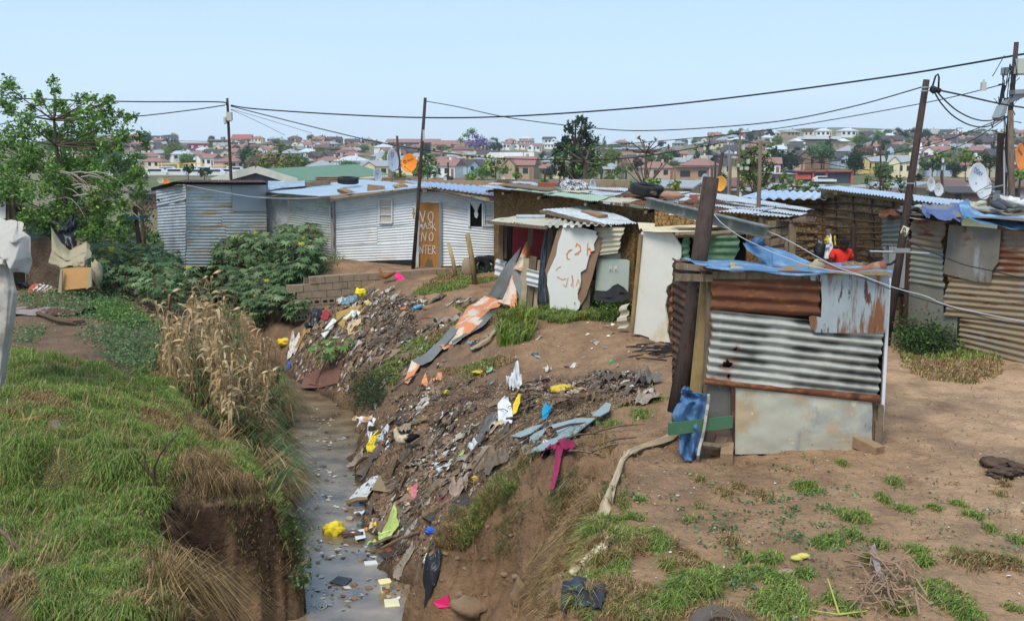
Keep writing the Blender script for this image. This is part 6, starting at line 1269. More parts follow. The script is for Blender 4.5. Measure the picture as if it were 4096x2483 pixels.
mb=MB();ribbon(mb,[[P(526,242,21.3),P(529.5,238,21.4),P(531,240,21.4)],[P(520,256,21.2),P(525,256,21.2),P(530,258,21.3)],[P(513,268,21.3),P(521,270,21.1),P(529,274,21.2)]],amp=.04,nu=12,nv=14);part('orange_top',mb,m_orsheet,t,smooth=True)
mb=MB();ribbon(mb,[[P(521,247,21.5),P(516,262,21.5),P(524,266,21.4)],[P(505,266,21.7),P(510,275,21.5),P(521,277,21.4)],[P(496,280,22),P(505,288,21.6),P(515,290,21.4)],[P(488,294.5,22.3),P(497,297.5,21.9),P(506,298,21.6)]],amp=.05,nu=16,nv=18);part('grey_flap',mb,m_greysheet,t,smooth=True)
mb=MB();ribbon(mb,[[P(512,262,21.4),P(524,266,21.3)],[P(513,280,21.2),P(524,282,21.1)],[P(520,298,20.9),P(524,300,20.9)],[gl(521,316),gl(523,318)]],amp=.03,nu=8,nv=14);part('grey_strip',mb,m_greysheet,t,smooth=True)
mb=MB();ribbon(mb,[[P(484.6,296,22.3),P(495,298,21.8),P(503,300,21.4)],[P(476,303,22.0),P(487,306,21.5),P(497,309,21)],[gl(468,313,.15),gl(478,319,.2),gl(487,323,.12)],[gl(458,326,.1),gl(466,332,.16),gl(473,336,.1)],[gl(447,338,.08),gl(455,342,.14),gl(460,344,.08)],[gl(436,349,.08),gl(441,352,.12),gl(444,354,.08)]],amp=.05,nu=16,nv=40);part('orange_length',mb,m_orsheet,t,smooth=True)
mb=MB();ribbon(mb,[[P(506,292,21.4),P(512,274,21.3),P(516,282,21.2)],[P(500,304,21.2),P(508,306,21.0),P(517,308,20.9)],[gl(497,311,.2),gl(508,314,.2),gl(516,316,.1)]],amp=.04,nu=10,nv=12);part('orange_inner',mb,m_orsheet,t,smooth=True)
mb=MB();ribbon(mb,[[gl(453,331,.12),gl(458,335,.1)],[gl(440,346,.12),gl(446,350,.1)],[gl(425,360,.12),gl(431,367,.1)],[gl(412,366,.12),gl(420,372,.1)]],amp=.04,nu=10,nv=20);part('grey_length',mb,m_greysheet,t,smooth=True)
mb=MB();ribbon(mb,[[gl(491,318,.2),gl(500,311,.1)],[gl(478,328,.16),gl(484,331,.1)],[gl(464,338,.1),gl(466,341,.1)],[gl(452,347,.1),gl(452,350,.1)]],amp=.03,nu=6,nv=20);part('grey_underlayer',mb,m_greysheet,t,smooth=True)
mb=MB();ribbon(mb,[[gl(412,366,.1),gl(420,372,.1)],[gl(409,374,.1),gl(415,379,.1)],[gl(404,385,.06),gl(408,388,.06)]],amp=.02,nu=6,nv=10);part('orange_end',mb,m_orsheet,t,smooth=True)
mb=MB();ribbon(mb,[[gl(512,312,.12),gl(514,314,.1)],[gl(500,325,.12),gl(503,327,.1)],[gl(488,342,.1),gl(490,344,.1)],[gl(470,352,.06),gl(472,353,.06)]],amp=.03,nu=4,nv=14);part('cream_strip',mb,m_sack,t,smooth=True)
f5=vplane(P(490,275,22.4),P(512,275,22.2));mb=MB();mb.corr(*Q(f5,[(492,273),(508,278),(509,262),(494,257.5)],0),.14,.02,jag=.1);single('iron_offcut',mb,m_pale_iron,'small pale corrugated offcut standing beside the white shack corner','iron sheet',smooth=True)
f6=vplane(P(524,290,20.9),P(548,290,20.6));mb=MB();mb.corr(*Q(f6,[(524,283.5),(547,289),(548,273),(525,267.5)],.1),.12,.02,jag=.1);single('iron_offcut',mb,m_pale_iron,'silvery corrugated offcut nailed across the plank posts by the orange sheet','iron sheet',smooth=True)
t=thing('plank_screen','ragged screen of upright grey planks left of the torn white board','screen',tuple(f6(530,318)))
for i,(x0,y0,x1,y1,w_)in enumerate([(522,322,527,258,.14),(528,318,534,256,.15),(535,320,541,260,.13),(541,318,552,228,.11),(547,300,565,226,.1),(531,320,526,262,.1),(519,326,524,268,.12)]):
 mb=MB();mb.bar(f6(x0,y0,-.03*i),f6(x1,y1,-.03*i),w_,.03,up=f6 .n,jit=.08);part('plank',mb,m_timber if i%2 else M('bleached_timber',(166,150,122),.9,0,.2,6),t)
mb=MB();ribbon(mb,[[P(546,226,20.4),P(549,227,20.4)],[P(541,252,20.4),P(547,252,20.4)],[P(538,285,20.3),P(546,284,20.2)],[P(537,300,20.2),P(549,302,20.1)],[P(540,316,20.2),P(551,316,20.1)]],amp=.06,nu=12,nv=24);single('black_plastic',mb,m_blackpl,'torn black plastic hanging between the planks and the torn white board','plastic sheet',smooth=True)
f7=vplane(P(594,305,19.3),P(632,305,18.6));mb=MB();ribbon(mb,[[P(595,292,19.1),P(606,291,19.0),P(612,286,19),P(618,283,18.9),P(624,287,18.8),P(629,293,18.7)],[P(594,296,19),P(606,297,18.9),P(614,296,18.8),P(622,294,18.8),P(630,297,18.6)],[P(596,300,18.9),P(608,302,18.8),P(620,301,18.7),P(629,298,18.6)]],amp=.05,nu=20,nv=12);single('rubber_mat',mb,m_black,'curled black rubber mat on the ground below the grey marked sheet','mat',smooth=True)
def stake(top,bot,Yd,w0,w1,mat,lab):
 mb=MB();a,b_=at(*top,Yd),G(*bot);a=at(*top,b_.y);mb.tube([b_,b_.lerp(a,.5)+Vector((.02,0,0)),a],[w1/F_PX*b_.y/2,(w0+w1)/F_PX*b_.y/4,w0/F_PX*b_.y/2],9,wob=.06);single('stake',mb,mat,lab,'stake',smooth=True)
stake((467.5,233.5),(475,284),0,5,5.5,m_plank,'thick leaning stake with a dark top before the white shack')
stake((448.5,243),(456,277.5),0,3.6,4.4,M('pale_stake_wood',(172,148,106),.9,0,.15),'slender pale stake with a hole near its top')
mb=MB();mb.ball(G(468,275,.2),.3,10,7,(.65,.5,1),.15,3);single('concrete_lump',mb,m_block,'grey lump of concrete between the two stakes','concrete block',smooth=True)
c=G(480,272,.15);tyre(c,.3,.1,(.5,-1,.25),'old_tyre','left of two tyres leaning against the white shack wall','tyres by the white shack');tyre(G(489,271,.15),.3,.1,(.2,-1,.4),'old_tyre','right of two tyres leaning against the white shack wall','tyres by the white shack')
rc=0
def dcol(c,j=0):return M('debris_%d_%d_%d'%c,c,.7,0,.18,8,.4,16,[((104,84,64),5,.5,.66,(1,1,1),.65),((140,122,98),14,.58,.7,(1,1,1),.5)],spec=.3)
def px2m(n,q):return n/F_PX*q.y*1.02
def bagp(x,y,sx,sy,c,label,cat='plastic bag',name='plastic_bag',lift=0,seed=None,group=None):
 q=G(x,y);s=seed if seed is not None else x*.37;mb=MB();a,b_=px2m(sx,q)/2,px2m(sy,q)/2
 n,m=30,20;cc=q+Vector((0,0,b_*.6+lift));vs=[];fs=[]
 for j in range(m+1):
  th=PI*j/m
  for i in range(n):
   ph=2*PI*i/n;d=(math.sin(th)*math.cos(ph),math.sin(th)*math.sin(ph),math.cos(th))
   k=1+.45*float(fbm(d[0]*2.2+s,d[1]*2.2+d[2]*1.7,3,66))+.28*abs(float(fbm(d[0]*5+s,d[1]*5+d[2]*5,2,67)))
   vs.append(cc+Vector((d[0]*a*k,d[1]*a*.7*k,d[2]*b_*k)))
 for j in range(m):
  for i in range(n):fs.append((j*n+i,(j+1)*n+i,(j+1)*n+(i+1)%n,j*n+(i+1)%n))
 mb.add(vs,fs);return single(name,mb,M('bag_%d_%d_%d'%c,c,.42,0,.2,9,1.0,14,[((120,98,66),8,.58,.7,(1,1,1),.5)],spec=.5,bumpdist=.03),label,cat,group,smooth=True)
def ragp(x,y,w,h,rz,c,label,cat='cloth',name='rag',amp=.05,mat=None,lift=.03,seed=None,tilt=(0,0),group=None):
 q=G(x,y);mb=MB();rag(mb,q,px2m(w,q),px2m(h,q)*1.8,rz,tilt,amp,3.2,seed if seed is not None else x*.13,lift=lift);return single(name,mb,mat or dcol(c),label,cat,group,smooth=True)
def boardp(pts,th,mat,label,cat='board',name='board',lift=.05,group=None):
 mb=MB();g_=[G(x,y,lift)for x,y in pts];mb.slab(g_,th);return single(name,mb,mat,label,cat,group)
def stickp(a,b_,r,mat,label,lift=.06,cat='stick',name='stick',flat=0):
 mb=MB();A,B=G(*a,lift),G(*b_,lift)
 if flat:mb.bar(A,B,r*2,flat,jit=.1)
 else:mb.tube([A,A.lerp(B,.5)+Vector((0,0,.02)),B],[r,r*.9,r*.7],7,wob=.15)
 return single(name,mb,mat,label,cat)
def bottlep(x,y,L,rz,c,capc,label,r=.035,cat='bottle',name='plastic_bottle',tilt=.1):
 q=G(x,y,r);d=Vector((math.cos(rz),math.sin(rz),tilt));t=thing(name,label,cat,tuple(q));mb=MB();mb.lathe(q,d,[(0,0),(.0,r*.9),(L*.1,r),(L*.3,r*.93),(L*.35,r),(L*.65,r),(L*.8,r*.6),(L*.88,r*.35),(L*.93,r*.35)],12)
 part('bottle_body',mb,M('bottle_%d_%d_%d'%c,c,.2,0,.05,5,spec=.6),t,smooth=True);mb=MB();mb.lathe(q+d*L*.9,d,[(0,0),(0,r*.42),(L*.1,r*.42),(L*.1,0)],10);part('cap',mb,M('cap_%d_%d_%d'%capc,capc,.4),t);return t
Yl=(222,196,40);Wh=(212,212,206)
bagp(361,295.5,13,9,(236,206,30),'bright yellow bag at the top of the rubbish heap below the block wall')
ragp(349,303,14,8,.2,(110,138,150),'blue-grey bundle of cloth left of the bright yellow bag',amp=.12)
ragp(340,300,7,7,.6,Wh,'white rag at the upper left of the heap below the wall',amp=.08)
bagp(368,305,8,6,(206,190,130),'pale yellow crumpled bag below the bright yellow bag')
boardp([(336,314),(360,307),(366,308),(360,316),(352,317),(343,330),(337,325)],.04,M('mustard_board',(166,134,72),.9,0,.15,4,.2,20),'bent mustard brown board in the middle of the heap below the wall')
boardp([(348,327),(361,321.5),(361,332),(348,337)],.02,M('tan_card',(196,164,116),.85,0,.08),'square tan cardboard lying flat on the heap','cardboard','cardboard')
boardp([(321,336),(333,321),(337,322),(324,341)],.03,m_whiteboard,'narrow white plank slanting down the heap')
ragp(352,318,12,8,.4,(214,214,208),'crumpled white plastic above the square cardboard','plastic sheet',amp=.1)
ragp(314,325,14,11,-.4,(36,36,40),'shiny black bin liner at the left of the heap','plastic bag','bin_liner',amp=.15,mat=m_blackpl)
ragp(326,318,12,5,-.9,(150,44,52),'dark red cloth twisted down beside the white plank',amp=.06)
ragp(303,335,14,6,.3,(156,124,70),'ochre matting at the water end of the heap',amp=.08)
bagp(284,346,12,7,(226,190,40),'yellow bag at the foot of the heap beside the maize')
ragp(294,352,11,14,.2,(206,198,186),'large pale rag hanging at the foot of the heap',amp=.12)
bottlep(337,306+12,.28,.3,(96,156,104),(96,156,104),'green bottle on the heap right of the white plank',.03)
bottlep(414,311,.34,.9,(96,166,204),Wh,'blue and white bottle lying alone on the dark soil',.05)
ragp(404,309,8,4,.2,(196,120,84),'orange-pink rag beside the blue and white bottle',amp=.05)
ragp(422,303,4,6,1,(206,194,170),'small cream rag sticking up above the bottle',amp=.08)
bagp(442,345-8,5,3.5,Yl,'small yellow wrapper on the slope near the grass strip')
ragp(446,324-3,11,4,.3,(200,150,130),'pinkish torn paper at the edge of the grass strip',amp=.03)
bagp(470,352-8,5,3,(96,150,170),'tiny blue wrapper above the yellow streak')
ragp(397,332,14,6,.6,(92,80,68),'grey-brown matting half buried in the dark heap',amp=.08)
ragp(378,345,16,7,.5,(84,70,58),'dark mat of fibres on the heap above the castor plant',amp=.1)
boardp([(300,392-2),(306,378),(325,366),(343,364),(338,385),(320,392)],.03,M('dull_red_panel',(118,82,70),.8,0,.15,3,.2,20),'dull red-brown panel lying by the head of the stream')
stickp((330,362),(384,322),.03,m_timber,'long grey stick slanting up the heap above the castor plant')
stickp((307,352),(345,318),.035,m_pole,'dark pole slanting through the rubbish heap')
boardp([(372,363),(392,352),(402,352),(388,362),(375,366)],.03,m_brownboard,'curved brown board on the slope right of the castor plant')
ragp(288,369,6,3.5,0,(60,84,160),'deep blue wrapper at the foot of the heap',amp=.03)
ragp(423,404,13,9,.3,(166,156,140),'pale grey crumpled sheet on the slope above the cats',amp=.12)
bagp(446,388+6,9,5,(216,196,50),'yellow bag with a dark corner on the middle slope')
ragp(437,380,9,7,.2,(206,150,110),'pink and orange plastic wrapper on the middle slope',amp=.08)
boardp([(421,386),(425.5,375),(428,384),(427,390)],.015,m_orspray,'bright orange sliver of plastic beside the pink wrapper','plastic','plastic_shard')
bagp(483-4,374,13,4,(206,180,50),'flat yellow bag with a green end at the middle of the slope')
ragp(490,372,6,4,0,(120,176,140),'pale green wrapper at the end of the flat yellow bag',amp=.03)
boardp([(422,396),(432,380),(435,396)],.02,m_brownboard,'brown triangular board beside the yellow bag')
ragp(514,393,12,11,.4,(206,206,204),'clear white plastic sheet caught on twigs','plastic sheet',amp=.25,lift=.1)
q=G(505,418);
mb=MB();ribbon(mb,[[at(505,396,q.y),at(508,397,q.y)],[at(497.5,404,q.y),at(511,405,q.y-.1)],[at(498,412,q.y-.1),at(513,413,q.y-.2)],[at(498,426,q.y-.25),at(512,423,q.y-.3)]],amp=.05,nu=14,nv=16);single('plastic_sheet',mb,M('milky_plastic',(204,204,204),.35,0,.06,6,.2,20,spec=.5),'milky white plastic sheet hanging over the twigs on the slope','plastic sheet',smooth=True)
mb=MB();ribbon(mb,[[at(519,393,q.y),at(520.5,393,q.y)],[at(513,404,q.y-.1),at(520,402,q.y-.1)],[at(512,414,q.y-.2),at(516.5,412,q.y-.2)]],amp=.03,nu=6,nv=12);single('plastic_bag',mb,dcol((222,186,36)),'long narrow yellow bag hanging beside the milky plastic sheet','plastic bag',smooth=True)
bagp(563,391.5,22,9,(206,174,44),'large mustard yellow bag lying flat on the upper slope')
ragp(580,391,13,7,-.2,(178,150,112),'tan torn paper beside the large mustard bag',amp=.05)
q=G(545,418);mb=MB();ribbon(mb,[[at(546,403,q.y),at(553,404,q.y)],[at(542,410,q.y-.1),at(551,410,q.y-.1)],[at(542,417,q.y-.2),at(547,418,q.y-.2)],[at(542,421,q.y-.25),at(546,421,q.y-.25)]],amp=.06,nu=8,nv=14);single('cloth',mb,dcol((28,138,174)),'turquoise blue cloth hanging on the slope','cloth',smooth=True)
ragp(562,410,24,8,.1,(128,104,82),'brown sheet sagging over the rubbish beside the turquoise cloth','sheet',amp=.15,lift=.08)
ragp(612,382,22,9,.2,(92,82,72),'dark brown mat lying near the burnt ground','mat','mat',amp=.1)
ragp(601,375,10,5,.5,(112,108,100),'grey scrap above the dark brown mat',amp=.06)
ragp(645,385,22,12,.6,(104,98,92),'heap of dark grey rags left of the privy','rags',amp=.2)
bagp(611,365-2,4,4,(60,170,84),'small bright green wrapper on the bare upper slope')
ragp(547,372,6,4,.6,(200,200,190),'small white rag with a teal corner on the bare slope',amp=.06)
bagp(535,355,7,3,(70,86,92),'small dark blue-grey scrap on the bare slope')
ragp(589,319,26,4,0,(150,82,72),'faded red cloth among litter under the torn white board',amp=.05)
ragp(576,312,0.1,0.1,0,Wh,'x')if False else None
q=G(513,330);mb=MB();ribbon(mb,[[at(501,325,q.y),at(512,318,q.y),at(525,315.5,q.y),at(534,315,q.y)],[at(492,333,q.y-.1),at(506,326,q.y-.1),at(520,323,q.y-.1),at(530,321,q.y-.1)]],amp=.08,nu=16,nv=8);single('cloth',mb,dcol((140,176,180)),'pale turquoise cloth thrown over wire beside the tall grass clump','cloth',smooth=True)
bagp(530,331,8,8,(168,152,130),'round pale ball of plastic under the pale turquoise cloth','ball','ball')
m_slate=M('slate_blue_sheet',(140,152,150),.7,0,.08,2,.1,10)
boardp([(521,452),(534,440),(553,431),(577,425),(596,424),(586,433),(572,445),(556,455),(540,461),(523,462)],.012,m_slate,'large broken slate grey sheet at the edge of the slope','sheet','broken_sheet',.09)
boardp([(510,443),(532,433),(543,431),(531,440),(520,445)],.012,m_slate,'small slate grey sheet fragment left of the large one','sheet','broken_sheet',.1)
boardp([(592,424),(606,410),(611,413),(609,420),(600,425)],.012,m_slate,'pointed slate grey fragment at the top of the broken sheets','sheet','broken_sheet',.12)
bagp(595,424,10,6,(50,122,74),'dark green wrapper behind the slate grey sheets')
bagp(581,425.5,11,3,(206,66,54),'red wrapper behind the slate grey sheets')
ragp(484,437,20,7,.6,(96,98,98),'dark grey twisted sheet left of the slate sheets','sheet',amp=.12)
ragp(497,428,16,4,.2,(196,176,144),'cream plank-like strip on the slope above the slate sheets',amp=.04)
ragp(498,463,26,14,.2,(106,92,78),'large brown carpet piece below the slate grey sheets','carpet','carpet',amp=.14)
ragp(461,456,7,7,0,(170,200,130),'pale green wrapper on the lower slope',amp=.04)
ragp(474,449,8,9,.4,(200,204,206),'white and blue wrapper on the lower slope',amp=.08)
bagp(476,481,9,6,(200,160,60),'ochre bag on the lower slope')
bottlep(437,478,.42,.7,(186,190,188),(200,200,200),'large white bottle lying on the lower slope',.05)
bottlep(415,490,.3,.9,(120,134,104),(110,120,96),'olive green bottle on the lower slope',.05)
ragp(459,491,20,9,.3,(160,138,122),'heap of pale brown rags on the lower slope','rags',amp=.15)
ragp(414,499,10,5,0,(206,120,124),'pink and white wrapper on the dark soil',amp=.04)
ragp(443,503,14,6,.4,(112,74,68),'dull maroon cloth scrap on the lower slope',amp=.05)
boardp([(422,522),(462,498),(474,506),(452,521),(436,529)],.025,M('black_brown_board',(66,58,54),.8,0,.2),'large dark board lying on the lower slope')
stickp((423,520),(460,499),.025,m_plank,'pale timber edge lying along the large dark board',flat=.03)
q=G(365,500);mb=MB();ribbon(mb,[[at(345,505,14.9),at(352,503,14.8),at(362,500,14.6)],[at(358,489,15),at(366,491,14.8),at(371,493,14.7)],[at(368,479,15.1),at(374,481,14.9),at(378,483,14.8)],[at(377,475,15.1),at(380,476,15),at(385,482,14.8)]],amp=.09,nu=16,nv=20);single('patterned_cloth',mb,M('black_white_cloth',(196,196,190),.8,0,.05,3,layers=[((40,40,42),11,.56,.58)]),'white cloth with black blotches draped over sticks at the water edge','cloth',smooth=True)
boardp([(371,497),(380,482),(388,502)],.02,M('khaki_cloth',(140,122,92),.9),'khaki triangular flap propped beside the blotched cloth','flap','flap',.12)
stickp((347,506),(368,502),.045,M('muddy_pipe',(128,108,84),.8),'muddy pipe lying at the water edge below the blotched cloth')
ragp(362,515,14,4,.2,(206,208,216),'white shoe-shaped foam on the mud at the water edge','foam','foam_piece',amp=.05)
bagp(350,520,8,5,(172,152,130),'pale round stone at the water edge','stone','stone')
bagp(334,533,22,15,(232,206,36),'big knotted yellow bag lying in the stream',lift=-.02,seed=5)
bottlep(343,537,.3,-.15,(92,70,58),(40,34,34),'brown jar lying against the big knotted yellow bag',.055,'jar','jar')
boardp([(353,534),(364,532),(366,541),(356,543)],.008,m_whitepaint,'white sheet of paper standing in the stream','paper','paper',.05)
bagp(357,540,3,3,(236,170,30),'small orange-yellow cap floating by the white paper','cap','cap')
bottlep(372,523,.2,.3,(186,196,196),(60,90,190),'white bottle with a blue cap on the wet rubbish',.035)
bagp(376,527,6,4,(220,200,40),'small yellow wrapper right of the blue capped bottle')
bagp(360,519+6,6,5,(96,140,150),'teal cloth lump left of the blue capped bottle')
bagp(366,532-2,5,4,(214,140,70),'orange peel on the wet rubbish')
q=G(389,540);t=thing('cabbage_leaf','large pale green cabbage leaf lying on the wet rubbish','cabbage leaf',tuple(q));mb=MB();rag(mb,q,px2m(20,q),px2m(12,q)*1.6,.5,(0,.05),.08,3,9,lift=.05);part('blade',mb,M('cabbage_green',(172,190,108),.6,0,.12,6,.2,20),t,smooth=True)
mb=MB();mb.tube([q+Vector((-.11,-.06,.1)),q+Vector((0,0,.12)),q+Vector((.12,.1,.14))],[.012,.008,.004],6);part('midrib',mb,M('cabbage_rib',(214,220,176),.6),t)
ragp(374,546,9,8,1.2,(164,184,100),'smaller torn cabbage leaf below the large one','cabbage leaf','cabbage_leaf',amp=.06)
bottlep(402,535,.2,1.3,(170,186,176),(190,200,190),'clear glass bottle standing by the cabbage leaf',.03)
bagp(431,536,13,6,(30,96,200),'bright blue plastic bag at the foot of the spur')
bagp(438,544,8,7,(70,150,100),'green and red wrapper under the bright blue bag')
t=thing('food_tin','yellow and red food tin lying open on the bank','tin',tuple(G(387,557)));q=G(387,557,.04);mb=MB();mb.lathe(q,(.8,.5,.15),[(0,.001),(0,.045),(.005,.05),(.05,.05),(.1,.05),(.105,.045),(.07,.04)],14);part('tin_body',mb,M('tin_red',(178,60,66),.4,.2),t,smooth=True)
mb=MB();mb.lathe(q+Vector((.8,.5,.15)).normalized()*-.002,(.8,.5,.15),[(0,.0),(0,.044)],14);part('tin_end',mb,M('tin_gold',(170,140,50),.35,.5),t)
boardp([(364,562),(376,561),(378,565),(365,566.5)],.02,m_whiteboard,'narrow white plastic strip at the stream edge','plastic','plastic_strip',.02)
boardp([(377,557),(394,553),(410,549),(400,558),(386,562)],.02,M('black_brown_board'),'dark broken board on the mud near the red and yellow tin')
stickp((374,548),(400,541),.03,m_timber,'short grey stick beside the cabbage leaf')
stickp((383,552),(418,541),.025,m_brownboard,'brown stick on the mud above the red and yellow tin')
t=thing('margarine_tub','pale yellow margarine tub standing in the stream','tub',tuple(G(386,588)));q=G(385,591);R=Matrix.Rotation(.35,3,'Z');mb=MB()
def tubring(w_,h_,z):return[q+R@Vector((sx*w_,sy*h_,z))for sx,sy in((-1,-.7),(-.7,-1),(.7,-1),(1,-.7),(1,.7),(.7,1),(-.7,1),(-1,.7))]
vs=tubring(.055,.05,-.02)+tubring(.072,.066,.12)+tubring(.078,.072,.12)+tubring(.078,.072,.135)+tubring(.06,.055,.137);mb.add(vs,[(j*8+i,j*8+(i+1)%8,j*8+8+(i+1)%8,j*8+8+i)for j in range(4)for i in range(8)]+[tuple(range(32,40))]);part('tub_body',mb,M('pale_yellow_plastic',(232,214,150),.45,0,.04),t)
mb=MB();
for k,(c_,dx,dz)in enumerate((((206,80,50),.02,.04),((90,110,150),-.03,.07),((226,150,60),.0,.03))):
 mb.m=k;mb.box(q+R@Vector((dx,-.0635-.004*(k),dz)),(.045,.006,.035),R@Matrix.Rotation(-.12,3,'X'))
part('label',mb,[dcol((206,80,50)),dcol((90,110,150)),dcol((226,150,60))],t)
boardp([(384,600),(398,599),(400,606),(385,607)],.02,M('cream_plastic',(222,214,170),.5),'cream plastic block lying in the shallow stream','plastic','plastic_block',.01)
boardp([(330,583),(338,577),(352,580),(345,587)],.03,M('black_slate',(62,62,66),.6),'dark flat slab in the shallow stream','slab','slab',.02)
t=thing('wheel_trim','round spoked plastic wheel trim lying in the stream','wheel trim',tuple(G(322,606)));q=G(322,606,.02);mb=MB();mb.tube([q+Vector((math.cos(a)*.06,math.sin(a)*.07,.02*math.sin(a)))for a in[2*PI*k/20 for k in range(21)]],.008,6)
for k in range(7):a=2*PI*k/7;mb.bar(q,q+Vector((math.cos(a)*.06,math.sin(a)*.07,0)),.014,.008)
part('rim',mb,M('pale_grey_plastic',(176,178,168),.5),t)
boardp([(433,607),(448,601),(450,612),(438,616)],.015,M('magenta_card',(206,40,96),.5,0,.05),'bright pink carton with white lettering at the stream edge','carton','carton',.06)
ragp(432,583,16,9,0,(58,56,58),'black plastic bag on the mud below the cliff','plastic bag',amp=.1,mat=m_blackpl)
for k,(x,y,sx,sy,lab,c_)in enumerate([(470,612,44,26,'large flat brown boulder at the bottom of the view',(132,108,84)),(521,600,22,34,'upright tan boulder set in the cliff foot',(124,100,74)),(326,538+22,0,0,'',0)]):
 if not lab:continue
 q=G(x,y+sy*.4);mb=MB();mb.ball(q+Vector((0,.1,px2m(sy,q)*.3)),1,16,10,(px2m(sx,q)/2,px2m(sx,q)/2.6,px2m(sy,q)/2),.3,k*2.7);single('boulder',mb,M('boulder_%d'%k,c_,.95,0,.2,5,.8,20),lab,'boulder',smooth=True)
q=G(552,612);mb=MB();ribbon(mb,[[G(563,597,.1),G(580,588,.1),G(592,592,.08),G(606,598,.08)],[G(561,606,.1),G(578,604,.12),G(592,605,.1),G(604,612,.08)],[G(560,619,.1),G(578,619,.12),G(590,619,.1),G(600,619,.08)]],amp=.06,nu=20,nv=14);single('black_plastic',mb,m_blackpl,'black plastic sheet at the foot of the turf patch','plastic sheet',smooth=True)
boardp([(569,577),(572,570),(590,557),(606,552),(605,558),(592,566),(585,572),(577,573),(573,579)],.03,M('cream_bark_board',(214,200,164),.85,0,.08,4,.2,25,[((150,124,86),9,.62,.7,(.4,2,1))]),'ragged cream board lying on the cliff edge')
boardp([(581,586.5),(586,580),(590,587)],.02,M('cream_bark_board'),'small triangular cream chip below the ragged board','chip','wood_chip')
q=at(560,480,10.6);mb=MB();ribbon(mb,[[G(540,471,.12),G(545,467,.2),G(552,463,.2)],[G(550,462,.15),G(553,461,.22),G(556,466,.15)],[G(560,455,.15),G(561,458,.2),G(562,463,.12)],[G(573,451,.12),G(574,453,.16),G(575,456,.1)]],amp=.08,nu=10,nv=26);t=thing('maroon_cloth','crimson cloth snagged on the cliff edge with a hanging tail','cloth',tuple(G(557,465)));part('bundle',mb,M('crimson_cloth',(138,42,74),.9,0,.15,14,.4,40),t,smooth=True)
mb=MB();ribbon(mb,[[G(555,461,.16),G(563,463,.16)],[G(555,474,.16),G(561,475,.16)],[G(553,488,.18),G(558,490,.18)],[G(549.5,503,.16),G(553,505,.16)]],amp=.03,nu=6,nv=16);part('tail',mb,M('crimson_cloth'),t,smooth=True)
mb=MB();cs_=[(676,436,5),(668,442,6),(655,447,5),(640,452,4),(628,459,3.4),(622,467,3),(618,478,3.4),(613,490,4),(609,502,6),(604,514,8),(599,526,7),(594,538,4)]
ribbon(mb,[[G(x-w_*.8,y-.5,.05),G(x,y,.09),G(x+w_*.8,y+.5,.04)]for x,y,w_ in cs_],amp=.03,nu=8,nv=60);single('canvas_strip',mb,M('beige_canvas',(176,158,128),.9,0,.12,5,.3,30),'long narrow beige canvas strip trailing from the privy down the bank','canvas',smooth=True)
c=G(712,623,.0);tyre(c+Vector((.07,-.08,-.05)),.25,.075,(.1,-.25,1),'old_tyre','worn tyre half buried in earth at the bottom of the view',mat=M('dusty_rubber',(92,82,72),.85,0,.2,6,.3,30))
mb=MB();rr=random.Random(5)
for k in range(46):
 x0,y0=rr.uniform(860,915),rr.uniform(568,618);a=rr.uniform(0,PI);L=rr.uniform(15,60)
 q0=G(min(max(x0,800),960),y0,rr.uniform(.01,.12));d=Vector((math.cos(a),math.sin(a)*1.3,0))*L/F_PX*q0 .y
 pts=[q0+d*(f-.5)+Vector((rr.uniform(-.03,.03),rr.uniform(-.03,.03),.10*math.sin(f*PI)*rr.random()))for f in(0,.25,.5,.75,1)]
 for p_ in pts:p_.z=max(p_.z,H1(p_.x,p_.y)+.01)
 mb.tube(pts,rr.uniform(.004,.009),4)
single('root_tangle',mb,m_twig,'tangle of dead roots and wire on the earth at the lower right','tangle')
mb=MB();ribbon(mb,[[G(868,562,.14),G(874,560,.14)],[G(872,576,.12),G(880,580,.1)],[G(880,592,.06),G(892,596,.04)]],amp=.04,nu=6,nv=14);single('rag',mb,dcol((150,134,126)),'grey rag snagged on top of the root tangle','rag',smooth=True)
mb=MB();q=G(797,615,.03);q=G(839,617,.02);mb.tube([q,G(827,591,.1)],[.008,.005],6);mb.tube([q,G(867,616,.03)],[.007,.004],6);mb.tube([q,G(812,614,.03)],.004,5);single('green_stalk',mb,M('lime_stalk',(170,172,72),.6),'lime green forked stalk lying on the bare earth','stalk')
mb=MB();mb.ball(G(797,562,.03),.06,9,6,(1,.6,.4));mb.ball(G(803,560,.03),.06,9,6,(1,.6,.4));single('fruit_peel',mb,dcol((196,184,96)),'pale yellow fruit peel beside a grass tuft','peel',smooth=True)
mb=MB();mb.ball(G(784,574,.01),.06,10,6,(1.8,.7,.5),.3,2);single('stone',mb,m_block,'long grey stone half sunk in the earth at the lower middle','stone',smooth=True)
q=G(398,278);mb=MB();ribbon(mb,[[at(394,273,q.y),at(398,271.5,q.y)],[at(395,277,q.y-.1),at(402,276,q.y-.1)],[at(397,281,q.y-.3),at(407,281,q.y-.3)],[at(402,283,q.y-.5),at(407,283,q.y-.5)]],amp=.08,nu=8,nv=12);single('cloth',mb,dcol((222,40,110)),'bright pink cloth dropped by the block wall','cloth',smooth=True)
